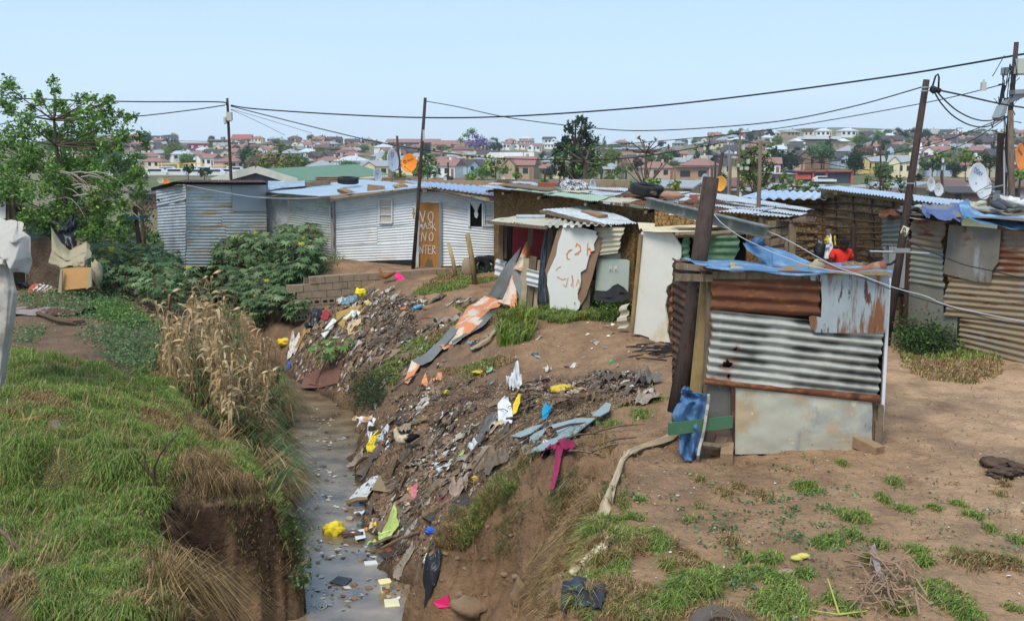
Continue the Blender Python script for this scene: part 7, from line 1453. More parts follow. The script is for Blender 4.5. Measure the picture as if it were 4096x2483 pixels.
for k,(x,y,lab)in enumerate([(515,410,'snag of tangled dark twigs behind the milky plastic sheet'),(470,402,'snag of tangled brown roots above the chicken'),(575,408,'low snag of black roots beside the brown sheet'),(405,335,'snag of fine dead twigs on the upper heap')]):
 mb=MB();rr=random.Random(k);q=G(x,y)
 for j in range(40):
  a=rr.uniform(0,6.28);L=rr.uniform(.15,.5);p0=q+Vector((rr.uniform(-.35,.35),rr.uniform(-.3,.3),0));p0 .z=H1(p0 .x,p0 .y)+rr.uniform(.0,.12);d=Vector((math.cos(a),math.sin(a),rr.uniform(-.1,.4)))*L
  mb.tube([p0,p0+d*.5+Vector((0,0,.04)),p0+d],.006,4)
 single('twig_snag',mb,M('muddy_twigs',(92,74,60),.95),lab,'twigs')
mb=MB();rr=random.Random(8)
for j in range(30):q=G(rr.uniform(625,672),rr.uniform(347,360),.03);a=rr.uniform(-.6,.6);L=rr.uniform(.2,.5);mb.tube([q,q+Vector((math.cos(a)*L,math.sin(a)*L,rr.uniform(0,.05)))],.01,4)
single('burnt_twigs',mb,M('charcoal',(44,40,40),.95),'scatter of burnt black twigs behind the leaning dark pole','twigs')
mb=MB();
for k in range(9):mb.ball(G(994+rnd.uniform(-6,26),473+rnd.uniform(-6,6),.03),rnd.uniform(.06,.12),12,8,(1.3,.9,.5),.7,k*3.3)
mb.curc=None;single('soil_heap',mb,M('dark_wet_soil',(92,74,60),.95,0,.3,8,1,20,bumpdist=.05),'dark dug-out soil heap at the right edge','heap',smooth=True)
r=np.random.default_rng(42)
def scraps(name,label,pts,smin,smax,cols,seed,tall=.3):
 r=np.random.default_rng(seed);n=len(pts);s=r.uniform(smin,smax,n)[:,None]*np.array([1,1,1])
 a=r.uniform(0,2*PI,n);e=r.uniform(.3,1,n);T=np.stack([np.cos(a),np.sin(a),r.normal(0,tall,n)],-1);B=np.stack([-np.sin(a)*e,np.cos(a)*e,r.normal(0,tall,n)],-1)
 gx,gy=grad(pts[:,0],pts[:,1]);gx,gy=np.clip(gx,-1,1),np.clip(gy,-1,1);T[:,2]+=T[:,0]*gx+T[:,1]*gy;B[:,2]+=B[:,0]*gx+B[:,1]*gy
 C=pts+np.array([0,0,.02]);j=lambda:1+r.uniform(-.4,.4,n)[:,None]
 up=np.array([0,0,1.])*s*r.uniform(0,.35,n)[:,None]
 V=np.stack([C-T*s*j(),C-B*s*j()+up*.3,C+T*s*j(),C+B*s*j()+up],1).reshape(-1,3)
 col=np.repeat(np.array(cols)[r.integers(0,len(cols),n)]*r.uniform(.65,1.15,n)[:,None],4,0)
 loc=tuple(float(v)for v in pts.mean(0));return mobj(name,npmesh(name,V,4,(np.arange(n)*4)[:,None]+np.array([0,1,2,3]),m_attr,col,loc),None,loc,label=label,cat='litter',kind='stuff')
CB=[lin(c)for c in((120,96,74),(92,74,60),(150,124,96),(76,64,56),(134,112,90),(104,92,82))];CW=[lin(c)for c in((200,196,186),(176,168,152),(212,208,200),(190,170,140),(150,160,160))];CC=[lin(c)for c in((206,180,60),(80,120,150),(170,70,66),(90,140,110),(206,130,80),(110,160,170),(50,60,80))]
HEAP=[(283,350),(300,330),(318,318),(335,300),(362,290),(395,292),(420,300),(405,330),(385,350),(360,365),(340,388),(296,388)]
SLOPE=[(350,430),(380,410),(410,385),(430,375),(470,378),(520,385),(600,372),(660,380),(655,405),(600,412),(610,425),(560,445),(520,470),(500,480),(440,515),(432,560),(395,570),(380,545),(355,520),(343,500),(345,480),(350,450)]
UP=[(405,320),(470,300),(540,318),(640,325),(670,350),(660,385),(560,395),(440,380),(400,370)]
L1_=[(95,275),(118,278),(140,300),(165,318),(190,330),(170,338),(140,322),(110,300)]
S1=scatter(HEAP,5200,90);S2=scatter(SLOPE,13000,91);S3=scatter(UP,900,92);S4=scatter([(620,460),(1024,340),(1024,620),(640,620)],420,93);S5=scatter(L1_,800,94)
def clumped(p,thr,f=1.4,seed=60):return p[fbm(p[:,0]*f,p[:,1]*f,3,seed)>thr]
allp=np.concatenate([S1,clumped(S2,-.04),S5]);k=r.random(len(allp))
MIDP=[(340,388),(360,365),(405,330),(425,300),(470,300),(500,330),(470,350),(430,372),(400,395),(372,425),(352,425)];S6=scatter(MIDP,1500,96);S6=clumped(S6,-.1)
fp_=np.concatenate([scatter(SLOPE,9000,101),scatter(HEAP,3000,102),clumped(scatter(MIDP,2500,103),0)]);blades('rubbish_fibres','dead grass, string and fibres matted through the rubbish slope',fp_,(.03,.13),.0035,cols=[lin((150,128,98)),lin((120,98,76)),lin((176,154,122))],cols2=[lin((86,72,58)),lin((104,92,80))],mix=.5,droop=1.8,seed=101,cat='fibres')
allp=np.concatenate([S1[::2],clumped(S2,.02),S5,S6]);k=r.random(len(allp))
mp_=np.concatenate([scatter(SLOPE,11000,98),scatter(HEAP,3500,99),clumped(scatter(MIDP,3000,104),-.1)]);scraps('mud_crumbs','small muddy scraps, twigs and clods pressed into the rubbish slope',mp_,.006,.024,[lin(c)for c in((134,112,88),(104,84,66),(160,140,112),(84,70,58),(120,104,88),(172,158,138))],15,.45)
scraps('mud_litter','brown rags, leaves and bark matted over the rubbish slope',allp[k<.72],.015,.09,CB,1,.3)
scraps('pale_litter','pale paper and plastic scraps scattered over the rubbish slope',np.concatenate([allp[(k>=.72)&(k<.91)],clumped(S3,.0)[::3]]),.012,.07,CW,2,.3)
scraps('coloured_litter','small coloured wrappers scattered over the rubbish slope',np.concatenate([allp[k>=.91][::2],clumped(S3,.1)[::9]]),.012,.05,CC,3,.3)
p=scatter([(400,320),(660,320),(900,380),(1024,380),(1024,622),(560,622),(600,470)],7000,97);p=clumped(p,-.1,.8,66);scraps('soil_clods','crumbs and clods of earth lying on the bare ground',p,.004,.014,[lin(c)for c in((150,124,94),(120,96,72),(172,146,112),(136,112,86))],14,.5)
scraps('crumbs','tiny pale scraps and chips on the bare earth',np.concatenate([S4,clumped(S3,-.3)[::3]]),.006,.02,CW+CB,4,.15)
WP=[(290,395),(330,395),(355,430),(345,470),(345,505),(365,540),(400,590),(410,620),(300,620),(290,560),(290,500)]
w=scatter(WP,900,95,-3);w=w[w[:,2]<WATER];w[:,2]=WATER-.012;w=w[fbm(w[:,0]*1.6,w[:,1]*1.6,2,8)>-.05][:420]
scraps('floating_litter','bits of plastic and leaves stranded in the shallow stream',w,.012,.05,CW+CB,5,.06)
mb=MB();rr=random.Random(6)
for k in range(90):
 q=G(rr.uniform(345,520),rr.uniform(400,600));mb.ball(q,rr.uniform(.02,.06),7,5,(1,.8,.6),.3,k)
t=single('pebbles',mb,M('mud_stones',(128,106,84),.9,0,.25,3),'small stones strewn along the foot of the slope','stones',kind='stuff')
for k in range(46):
 x=rr.uniform(300,600);y=rr.uniform(325,395)if x<400 else rr.uniform(385,520)
 if x>470 and y>470:continue
 a=G(x,y,.05);an_=rr.choice((-.7,.9,.6,.2))+rr.uniform(-.4,.4);L=rr.uniform(.3,.9);b_=a+Vector((math.cos(an_)*L,math.sin(an_)*L,0));b_.z=H1(b_.x,b_.y)+.08
 mb=MB();mb.tube([a,a.lerp(b_,.5)+Vector((0,0,.03)),b_],[rr.uniform(.01,.025),.015,.008],5,wob=.2)
 single('stick',mb,m_timber if k%2 else M('muddy_twigs'),'muddy stick lying loose on the rubbish slope','stick','loose sticks on the rubbish slope')
pc=[((176,168,154),'dirty white'),((122,102,80),'brown'),((92,84,76),'dark grey'),((146,134,118),'pale grey')]
for k in range(120):
 z_=k%4;q=(S1,S2,S2,S6)[z_];q=q[rr.randrange(len(q))]
 c_,nm=pc[rr.choice((0,1,1,1,2,2,3,3))];mb=MB();w_=rr.uniform(.12,.36);rag(mb,q,w_*1.3,w_*rr.uniform(.25,.8),rr.choice((.6,.9,2.4,0))+rr.uniform(-.4,.4),(0,0),rr.uniform(.04,.12),3,k*.7,nu=14,nv=10,irregular=.3);single('rag',mb,dcol(c_),nm+' crumpled rag trodden into the rubbish slope','rag',nm+' rags on the rubbish slope',smooth=True)
import bmesh
def skin(chains,sub=2,extra=None):
 """chains: lists of (x,y,z,r) sharing identical coordinates at joints -> evaluated mesh data (verts, faces)"""
 bm_=bmesh.new();sl=bm_.verts.layers.skin.verify();idx={}
 for ch in chains:
  prev=None
  for(x,y,z,r_)in ch:
   k=(round(x,4),round(y,4),round(z,4))
   if k not in idx:v=bm_.verts.new((x,y,z));v[sl].radius=(r_,r_);idx[k]=v;v[sl].use_root=len(idx)==1
   v=idx[k]
   if prev is not None and prev is not v and not bm_.edges.get((prev,v)):bm_.edges.new((prev,v))
   prev=v
 me=bpy.data.meshes.new('sk');bm_.to_mesh(me);bm_.free();o=bpy.data.objects.new('sk',me);COL.objects.link(o)
 m=o.modifiers.new('s','SKIN');m.use_smooth_shade=True;s=o.modifiers.new('u','SUBSURF');s.levels=sub;s.render_levels=sub
 bpy.context.view_layer.update();ev=o.evaluated_get(bpy.context.evaluated_depsgraph_get());m2=bpy.data.meshes.new_from_object(ev)
 V=[v.co.copy()for v in m2 .vertices];Fc=[tuple(p.vertices)for p in m2 .polygons];bpy.data.objects.remove(o);return V,Fc
def place(V,loc,rz,s=1):R=Matrix.Rotation(rz,3,'Z');return[Vector(loc)+R@(v*s)for v in V]
def cat_obj(loc,rz,label,crouch,seed):
 h=.2 if not crouch else.17
 body=[(-.17,0,h+.02,.06),(-.08,0,h,.065),(.02,0,h-.01,.06),(.12,0,h,.06),(.19,0,h+.005,.045),(.235,0,h+(-.0 if crouch else.06),.04)]
 ch=[body,[(-.17,0,h+.02,.06),(-.23,.0,h-.02,.022),(-.30,.03,h-.09,.018),(-.36,.06,.03,.014)]]
 for s in(-1,1):
  ch.append([(-.17,0,h+.02,.06),(-.16,s*.05,h-.07,.04),(-.2,s*.05,.07,.02),(-.165,s*.05,.01,.02)])
  ch.append([(.12,0,h,.06),(.14,s*.045,h-.08,.026),(.135+(.04*s),s*.045,.06,.017),(.15+.05*s,s*.045,.01,.018)])
 V,Fc=skin(ch,2);mb=MB();hc=Vector((.265,0,h+(-.02 if crouch else.08)))
 rr=random.Random(seed)
 def colr(p):
  f=float(fbm(p.x*7+seed,p.z*7+p.y*9,2,77));up=p.z>h-.02
  return lin((196,140,84))if(f>.12 and up)else(lin((52,42,38))if(f<-.22 and up)else lin((222,216,206)))
 W=place(V,loc,rz);b0=len(mb.v);mb.v+=[tuple(p)for p in W];mb.c+=[colr(p)for p in V];mb.f+=Fc;mb.mi+=[0]*len(Fc)
 m3=MB();m3 .ball(hc,.047,14,10,(1.05,.95,.95));m3 .ball(hc+Vector((.042,0,-.014)),.021,8,6)
 for s in(-1,1):
  m3 .add([hc+Vector((-.01,s*.02,.036)),hc+Vector((.012,s*.03,.03)),hc+Vector((-.012,s*.044,.022)),hc+Vector((-.006,s*.036,.074))],[(0,1,3),(1,2,3),(2,0,3),(0,2,1)])
 cc=[lin((206,150,92))if(Vector(p)-hc).z>.012 and Vector(p).y>-.01 else lin((224,218,208))for p in m3 .v];b0=len(mb.v)
 mb.v+=[tuple(p)for p in place([Vector(v)for v in m3 .v],loc,rz)];mb.c+=cc;mb.f+=[tuple(i+b0 for i in f)for f in m3 .f];mb.mi+=[0]*len(m3 .f)
 e=MB();
 for s in(-1,1):e.ball(hc+Vector((.038,s*.018,.012)),.006,6,4)
 t=thing('cat',label,'cat',tuple(loc));part('body',mb,M('cat_fur',attr=True,rough=.95,var=.06,scale=40,bump=.3,bscale=120,spec=.1),t,smooth=True)
 e.v=[tuple(p)for p in place([Vector(v)for v in e.v],loc,rz)];part('eyes',e,m_black,t);return t
q=G(368,430,.0);cat_obj(q+Vector((0,0,0)),PI-.35+.0,'calico cat sniffing at the water edge with its head lowered',True,3)
q=G(371.5,437.5);cat_obj(q,PI/2+.2,'white cat with a ginger crown seen from behind next to a yellow bag',False,9)
def hen(loc,rz,label,c1,c2,s,headup=True):
 body=[(-.16,0,.27,.03),(-.1,0,.23,.08),(0,0,.2,.1),(.09,0,.22,.075),(.12,0,.28,.055),(.135,0,.34 if headup else.2,.038),(.15,0,.385 if headup else.17,.036)]
 V,Fc=skin([body,[(-.1,0,.23,.08),(-.19,.02,.29,.045),(-.25,.03,.33,.02)],[(-.1,0,.23,.08),(-.19,-.03,.27,.045),(-.26,-.05,.29,.02)]],2)
 t=thing('chicken',label,'chicken',tuple(loc));mb=MB();mb.v=[tuple(p)for p in place(V,loc,rz,s)];mb.f=Fc;mb.mi=[0]*len(Fc)
 mb.c=[c2 if p.x<-.06+.03*math.sin(p.z*60)else(c1 if float(fbm(p.x*14,p.z*14,2,3))>-.25 else tuple(v*.6 for v in c1))for p in V]
 part('body',mb,M('feathers',attr=True,rough=.9,var=.2,scale=60,bump=.5,bscale=90,spec=.1),t,smooth=True)
 m3=MB();z=.385 if headup else.17;m3 .tube([(.175,0,z),(.205,0,z-.012)],[.012,.002],5);m3v=m3
 for k in range(3):m3 .ball((.145+.014*k,0,z+.03),.012,6,4,(1,.4,1.2))
 m3 .ball((.175,0,z-.03),.012,6,4,(1,.5,1.4));m3 .v=[tuple(p)for p in place([Vector(v)for v in m3 .v],loc,rz,s)];part('comb_and_beak',m3,dcol((168,54,40)),t)
 m4=MB()
 for s_ in(-1,1):
  m4 .tube([(0,s_*.04,.14),(-.01,s_*.045,.07),(.0,s_*.045,.01)],.009,5)
  for a in(-.5,0,.5):m4 .tube([(0,s_*.045,.01),(.04*math.cos(a),s_*.045+.04*math.sin(a),.004)],.005,4)
 m4 .v=[tuple(p)for p in place([Vector(v)for v in m4 .v],loc,rz,s)];part('legs',m4,dcol((150,120,80)),t)
hen(G(404,453),PI-.3,'speckled cream hen with a black tail on the rubbish slope',lin((196,180,150)),lin((34,32,32)),1.0,True)
hen(G(386,284),PI+.1,'brown hen standing against the block wall',lin((150,98,60)),lin((130,84,54)),.95,True)
ragp(404,433,9,8,.9,(150,136,116),'pale grey shoe sole upright above the speckled hen','shoe sole','shoe_sole',amp=.1,lift=.06)
stickp((390,440),(428,424),.05,m_plank,'light brown plank lying just above the speckled hen',flat=.03,lift=.12,cat='plank',name='plank')
stickp((363,455),(396,424),.045,M('grey_brown_plank',(124,106,84),.9),'grey-brown plank leaning against the yellow bag by the cats',flat=.03,lift=.14,cat='plank',name='plank')
q=G(373,446);mb=MB();ribbon(mb,[[at(378,430,q.y),at(381,430.5,q.y)],[at(371,437,q.y-.05),at(381,438,q.y-.1)],[at(366,445,q.y-.1),at(378,446,q.y-.2)],[at(368,450,q.y-.15),at(373,451,q.y-.2)]],amp=.06,nu=14,nv=14);single('plastic_bag',mb,dcol((222,200,40)),'big yellow bag slumped between the cats and the hen','plastic bag',smooth=True)
ragp(384,433,6,8,.7,(206,208,210),'crumpled silver and red packet beside the white cat','packet','packet',amp=.12);ragp(380,441,5,8,.9,(184,190,196),'clear plastic bottle bag below the silver packet','packet','packet',amp=.1)
def person(name_label,loc,rz,hgt,shirt,shorts,lookdown=True,bend=0.0,seed=0,arms=((.3,-.25),(.3,-.25))):
 """standing figure facing -y (towards the viewer) before rotation"""
 k=hgt/1.55
 def s4(l):return[(x*k,y*k,z*k,r_*k)for x,y,z,r_ in l]
 pel=(0,0,.84,.095);ch=[s4([pel,(0,-.005,.96,.085),(0,-.01,1.08,.095),(0,.0,1.2,.1),(0,.0,1.27,.06),(0,-.02,1.30,.042),(0,-.05,1.33,.045)])]
 for sd in(-1,1):
  ch.append(s4([pel,(sd*.08,0,.78,.075),(sd*.09,-.02,.45,.05),(sd*.09,.01,.1,.032),(sd*.09,.0,.04,.035),(sd*.1,-.12,.025,.028)]))
  el=(sd*.2,-.0,1.0,.032);wr=(sd*(.2-arms[0][0]*.3),-.16,.86,.022)
  hand=(wr[0]-sd*.01,wr[1]-.05,wr[2]-.02,.022)
  ch.append(s4([(0,.0,1.2,.1),(sd*.14,0,1.23,.052),(sd*.175,0,1.14,.042),el,wr,hand]))
  for f in range(4):o_=(f-1.5)*.016;ch.append(s4([hand,(hand[0]+o_*1.1,hand[1]-.035,hand[2]-.005,.008),(hand[0]+o_*1.2,hand[1]-.06-.006*(f in(1,2)),hand[2]-.03,.007)]))
  ch.append(s4([hand,(hand[0]-sd*.03,hand[1]-.01,hand[2]-.005,.009),(hand[0]-sd*.04,hand[1]-.035,hand[2]-.015,.007)]))
 V,Fc=skin(ch,2);t=thing('person',name_label,'person',tuple(loc));mb=MB();hc=Vector((.0,-.085,1.37))*k
 m3=MB();Rh=Matrix.Rotation(.45 if lookdown else 0,3,'X')@Matrix.Rotation(.35,3,'Z')
 n,m_=20,16;vs=[]
 for j in range(m_+1):
  th=PI*j/m_
  for i in range(n):
   ph=2*PI*i/n;d=Vector((math.sin(th)*math.cos(ph),math.sin(th)*math.sin(ph),math.cos(th)));w_=Vector((d.x*.072,d.y*.09,d.z*.108))
   if d.z<-.1:w_.x*=1-.28*(-d.z-.1);w_.y*=1-.12*(-d.z)
   if d.y<-.5:
    w_.y-=.022*math.exp(-((d.x/.16)**2+((d.z+.12)/.17)**2));w_.y+=.010*math.exp(-(((abs(d.x)-.36)/.16)**2+((d.z-.08)/.12)**2));w_.y-=.009*math.exp(-((d.x/.3)**2+((d.z+.5)/.1)**2))
   vs.append(hc+Rh@(w_*k))
 fs=[(j*n+i,(j+1)*n+i,(j+1)*n+(i+1)%n,j*n+(i+1)%n)for j in range(m_)for i in range(n)];m3 .add(vs,fs)
 for sd in(-1,1):m3 .ball(hc+Rh@(Vector((sd*.073,.005,-.01))*k),.022*k,8,6,(.4,.8,1.2),R=Rh)
 b0=len(V);mb.v=[tuple(p)for p in place(V,loc,rz)]+[tuple(p)for p in place([Vector(v)for v in m3 .v],loc,rz)];mb.f=list(Fc)+[tuple(i+b0 for i in f)for f in m3 .f];mb.mi=[0]*len(mb.f);part('body',mb,m_skin,t,smooth=True)
 h=MB();n,m_=20,8;vs=[]
 for j in range(m_+1):
  th=PI*.56*j/m_
  for i in range(n):
   ph=2*PI*i/n;tt=th*(1 if math.sin(ph)>-.2 else.72);d=Vector((math.sin(tt)*math.cos(ph),math.sin(tt)*math.sin(ph),math.cos(tt)));vs.append(hc+Rh@(Vector((d.x*.077,d.y*.096,d.z*.114))*k))
 h.add(vs,[(j*n+i,(j+1)*n+i,(j+1)*n+(i+1)%n,j*n+(i+1)%n)for j in range(m_)for i in range(n)]);h.v=[tuple(p)for p in place([Vector(v)for v in h.v],loc,rz)];part('hair',h,m_hair,t,smooth=True)
 e=MB()
 for sd in(-1,1):e.ball(hc+Rh@(Vector((sd*.026,-.082,.006))*k),.008*k,6,5,(1.3,.6,.6))
 e.ball(hc+Rh@(Vector((0,-.083,-.058))*k),.014*k,8,5,(1.4,.5,.4));e.v=[tuple(p)for p in place([Vector(v)for v in e.v],loc,rz)];part('facial_features',e,M('dark_features',(38,22,20),.5),t,smooth=True)
 V2,F2=skin([s4([(0,0,.86,.118),(0,-.005,.96,.112),(0,-.01,1.08,.116),(0,0,1.2,.118),(0,0,1.275,.07)]),s4([(0,0,1.2,.118),(-.145,0,1.235,.066),(-.19,0,1.11,.064)]),s4([(0,0,1.2,.118),(.145,0,1.235,.066),(.19,0,1.11,.064)])],2)
 c=MB();c.v=[tuple(p)for p in place(V2,loc,rz)];c.f=F2;c.mi=[0]*len(F2);part('t_shirt',c,shirt,t,smooth=True)
 V3,F3=skin([s4([(0,0,.92,.105),(0,0,.84,.118)]),s4([(0,0,.84,.118),(-.085,0,.76,.092),(-.1,-.01,.52,.085)]),s4([(0,0,.84,.118),(.085,0,.76,.092),(.1,-.01,.52,.085)])],2)
 c=MB();c.v=[tuple(p)for p in place(V3,loc,rz)];c.f=F3;c.mi=[0]*len(F3);part('shorts',c,shorts,t,smooth=True);return t
q=at(841,262,19)
person('boy in a bright red t-shirt looking down behind the privy',(q.x,19,0),.12,1.7,M('bright_red_cotton',(218,48,38),.8,0,.1,6,.3,20),M('dark_shorts',(48,50,60),.9))
q=at(901,300,18.9);person('person in dark clothes mostly hidden behind the corner of the right shack',(q.x+.08,18.9,-.03),.4,1.5,M('navy_shirt',(34,36,48),.8,0,.1,6,layers=[((120,200,110),3,.66,.68,(.1,.1,3))]),M('dark_shorts'))
t=thing('carrier_bags','white, yellow and black carrier bags hanging from the short yard post','bags',tuple(at(829,245,20.5)))
mb=MB();ribbon(mb,[[at(827,236,20.4),at(831,234.5,20.4)],[at(826,246,20.3),at(833,245,20.3)],[at(822,258,20.3),at(834,257,20.3)]],amp=.08,nu=8,nv=12);part('white_bag',mb,m_whitepaint,t,smooth=True)
mb=MB();ribbon(mb,[[at(823.5,239,20.3),at(828,235,20.3)],[at(825,243,20.3),at(830,240,20.25)]],amp=.05,nu=6,nv=6);mb2=mb;ribbon(mb,[[at(834,235,20.5),at(835.5,235,20.5)],[at(834.5,245,20.5),at(836,244,20.5)]],amp=.03,nu=4,nv=6);part('yellow_bag',mb,dcol((222,186,36)),t,smooth=True)
mb=MB();mb.ball(at(821,250,20.5),.2,12,8,(.8,.5,1.1),.3,3);part('black_bag',mb,m_blackpl,t,smooth=True)
mb=MB();ribbon(mb,[[P(925,206,17.4),P(940,204.5,17.4),P(955,205,17.4),P(970,201,17.6)],[P(922,212,16.9),P(938,213,16.6),P(952,212,16.6),P(965,209,16.8)],[P(926,214,16.5),P(940,217.5,16.2),P(955,218.5,16),P(966,216,16.2)]],amp=.2,nu=30,nv=16);single('folded_tarpaulin',mb,M('faded_blue_tarp',(84,98,136),.6,0,.2,3,.3,10,[((124,116,106),2,.52,.64)]),'bundled faded blue tarpaulin on the left of the patchwork roof','tarpaulin',smooth=True)
mb=MB();ribbon(mb,[[P(960,203,17.2),P(968,200.5,17.2),P(972,208,17),P(985,214,16.8),P(1005,216,16.5),P(1050,216,16)],[P(960,210,16.5),P(968,208,16.5),P(975,216,16.2),P(990,219,16),P(1010,221,15.8),P(1050,221,15.3)],[P(962,216,16.2),P(970,218,16),P(980,222,15.8),P(995,224.5,15.6),P(1015,228.5,15.3),P(1050,229,14.8)]],amp=.08,nu=50,nv=14);single('blue_tarpaulin',mb,m_bluetarp,'blue tarpaulin hanging over the front edge of the patchwork roof','tarpaulin',smooth=True)
for k,(x,y,w_,c_,lab)in enumerate([(985,210,.5,(150,150,140),'grey-green sack in the middle of the patchwork roof'),(1003,212,.55,(136,138,130),'dark grey sack on the right of the patchwork roof'),(1018,205,.7,(206,206,206),'bright white sheet heaped at the right end of the patchwork roof'),(975,205,.4,(176,176,156),'pale yellow-white sack behind the blue tarpaulin on the roof'),(1020,214,.4,(120,98,80),'brown sack at the right edge of the patchwork roof'),(906,209,.35,(96,98,102),'charcoal bundle on the roof beside the thick leaning pole'),(922,208,.3,(190,190,186),'white rag on the roof right of the thick leaning pole')]):
 c=at(x,y+1,17.5);mb=MB();mb.ball(c,w_*.62,16,10,(1,.7,.36),.7,k*1.9);single('sack',mb,dcol(c_),lab,'sack',smooth=True)
t=thing('old_boots','pair of grey boots lying on the sacks below the tallest pole','boots',tuple(at(1000,208,16.8)))
for dx,dy in((0,0),(5.6,-1.8)):
 a=at(993+dx,203.2+dy,17.2);b_=at(1006+dx*.9,208.5+dy,16.7);mb=MB();mb.tube([a,a.lerp(b_,.35),a.lerp(b_,.75),b_],[.06,.065,.05,.025],10);part('boot',mb,M('grey_suede',(72,72,78),.9,0,.1),t,smooth=True)
b0=G(292,600);st=MB();C=[];rr=random.Random(2)
for k in range(9):
 a=rr.uniform(-.5,1.2);d=Vector((math.cos(a)*.5,-.15,rr.uniform(.3,.9)))*rr.uniform(.35,.7);p=[b0,b0+d*.5+Vector((0,0,.08)),b0+d];st.tube(p,[.008,.006,.003],4)
 for j in range(16):f=rr.uniform(.25,1);q=b0 .lerp(b0+d,f);C.append(q+Vector((rr.uniform(-.07,.07),rr.uniform(-.07,.07),rr.uniform(-.06,.05))))
V,Fi,K=leafmesh(np.array([list(c)for c in C]),.085,LB,np.random.default_rng(4),-.2,.35);t=thing('leafy_sprig','leafy dark green sprig leaning over the stream at the bottom left water edge','plant',tuple(b0));part('stem',st,m_twig,t);mobj('leaves',npmesh('leaves',V,4,Fi,m_leaf,K,tuple(b0)),t)
_TF=np.exp(np.linspace(math.log(52),math.log(1000),900))
def GF(px,py):
 d=ray(float(px),float(py));X,Y,Z=d[0]*_TF,d[1]*_TF,CAMZ+d[2]*_TF;h=town_h(X,Y);u=np.where(Z<=h)[0]
 if not len(u):return None
 i=u[0];return Vector((X[i],Y[i],float(h[i])))
ORD='first second third fourth fifth sixth seventh eighth ninth tenth eleventh twelfth thirteenth fourteenth fifteenth sixteenth seventeenth eighteenth nineteenth twentieth'.split()
def ordw(i):return ORD[i]if i<20 else 'number %d'%(i+1)
WALLS={'cream':(222,208,174),'white':(228,226,220),'tan':(176,150,120),'yellow':(206,182,124),'brown brick':(140,108,92),'pink':(194,166,152),'grey':(160,158,152),'pale blue':(170,184,196)}
ROOFS={'dark':(78,72,70),'red':(146,108,98),'grey':(150,152,152),'brown':(116,88,76),'silver':(190,194,194)}
mW={k:M('plaster_'+k.replace(' ','_'),v,.9,0,.06,.4)for k,v in WALLS.items()};mR={k:M('roofing_'+k,v,.8,0,.08,.6)for k,v in ROOFS.items()}
m_win=M('dark_window',(52,54,58),.3,0,.05)
def house_proto(wc,rc_,kind,seed):
 rr=random.Random(seed);z0=-50;t=thing('town_house','x','house',(0,0,z0));w_,d_,h=(rr.uniform(8,11.5),rr.uniform(6,8),rr.uniform(2.4,2.8))if kind<2 else(rr.uniform(4.5,7),rr.uniform(3.5,5),rr.uniform(2.1,2.5))
 mb=MB();mb.box((0,0,z0+h/2-.6),(w_,d_,h+1.2))
 r=MB();o=.5;hh=rr.uniform(1.0,1.5);W2,D2=w_/2+o,d_/2+o;zt=z0+h
 if kind==0:
  r.add([(-W2,-D2,zt-.1),(W2,-D2,zt-.1),(W2,D2,zt-.1),(-W2,D2,zt-.1),(-W2,0,zt+hh),(W2,0,zt+hh)],[(0,1,5,4),(2,3,4,5),(0,4,3),(1,2,5),(0,3,2,1)])
  gx=rr.choice((-1,1))*w_*.25;g=w_*.22;mb.box((gx,-d_/2-.8,z0+h/2-.6),(g*1.7,2,h+1.2));mb.add([(gx-g*.85,-d_/2-1.8,zt),(gx+g*.85,-d_/2-1.8,zt),(gx,-d_/2-1.8,zt+hh*.7)],[(0,1,2)])
  r.add([(gx-g,-d_/2-2.1,zt-.1),(gx,-d_/2-2.1,zt+hh*.8),(gx+g,-d_/2-2.1,zt-.1),(gx-g,0,zt-.1),(gx,0,zt+hh*.8),(gx+g,0,zt-.1)],[(0,1,4,3),(1,2,5,4)])
 elif kind==1:
  r.add([(-W2,-D2,zt-.1),(W2,-D2,zt-.1),(W2,D2,zt-.1),(-W2,D2,zt-.1),(-W2+D2,0,zt+hh),(W2-D2,0,zt+hh)],[(0,1,5,4),(1,2,5),(2,3,4,5),(3,0,4),(0,3,2,1)])
 else:r.add([(-W2,-D2,zt-.05),(W2,-D2,zt-.05),(W2,D2,zt+.35),(-W2,D2,zt+.35),(-W2,-D2,zt+.07),(W2,-D2,zt+.07),(W2,D2,zt+.47),(-W2,D2,zt+.47)],[(0,1,5,4),(4,5,6,7),(1,2,6,5),(2,3,7,6),(3,0,4,7),(0,3,2,1)])
 part('wall',mb,wc,t);rf=part('roof',r,rc_,t)
 if kind<2:c=MB();c.box((w_*.2,.5,zt+hh*.9),(.7,.7,1.2));part('chimney',c,wc,rf)
 n=3 if kind<2 else 1
 for k in range(n):
  x=-w_*.36+w_*.3*k;m_=MB();m_.box((x,-d_/2-.03-(1.8 if kind==0 and abs(x-gx)<g*.85 else 0),z0+1.6),(1.5 if kind<2 else.8,.06,1.0));part('window',m_,m_win,t)
 m_=MB();m_.box((w_*.42,-d_/2-.03,z0+1.0),(.9,.06,2.0));part('door',m_,m_timber if kind>1 else mW['brown brick'],t);return t,w_
combos=[('cream','dark',0),('white','dark',0),('cream','red',1),('tan','grey',1),('yellow','grey',0),('brown brick','dark',0),('pink','red',1),('white','red',0),('grey','grey',1),('pale blue','dark',0),('tan','brown',1),('cream','grey',0),('white','silver',1),('tan','red',0)]
protos=[(a,b,house_proto(mW[a],mR[b],k,i))for i,(a,b,k)in enumerate(combos)]
sh_=[('tan','grey'),('grey','brown'),('brown brick','dark'),('pale blue','brown')]
shp=[(a,b,house_proto(mW[a],mR[b],2,40+i))for i,(a,b)in enumerate(sh_)]
rr=random.Random(21);placed=[];items=[]
RES=[(384,482,138,152),(498,540,150,172),(780,858,136,154),(794,852,168,184),(183,208,140,150),(212,252,128,146),(155,245,168,178),(655,720,148,160)]
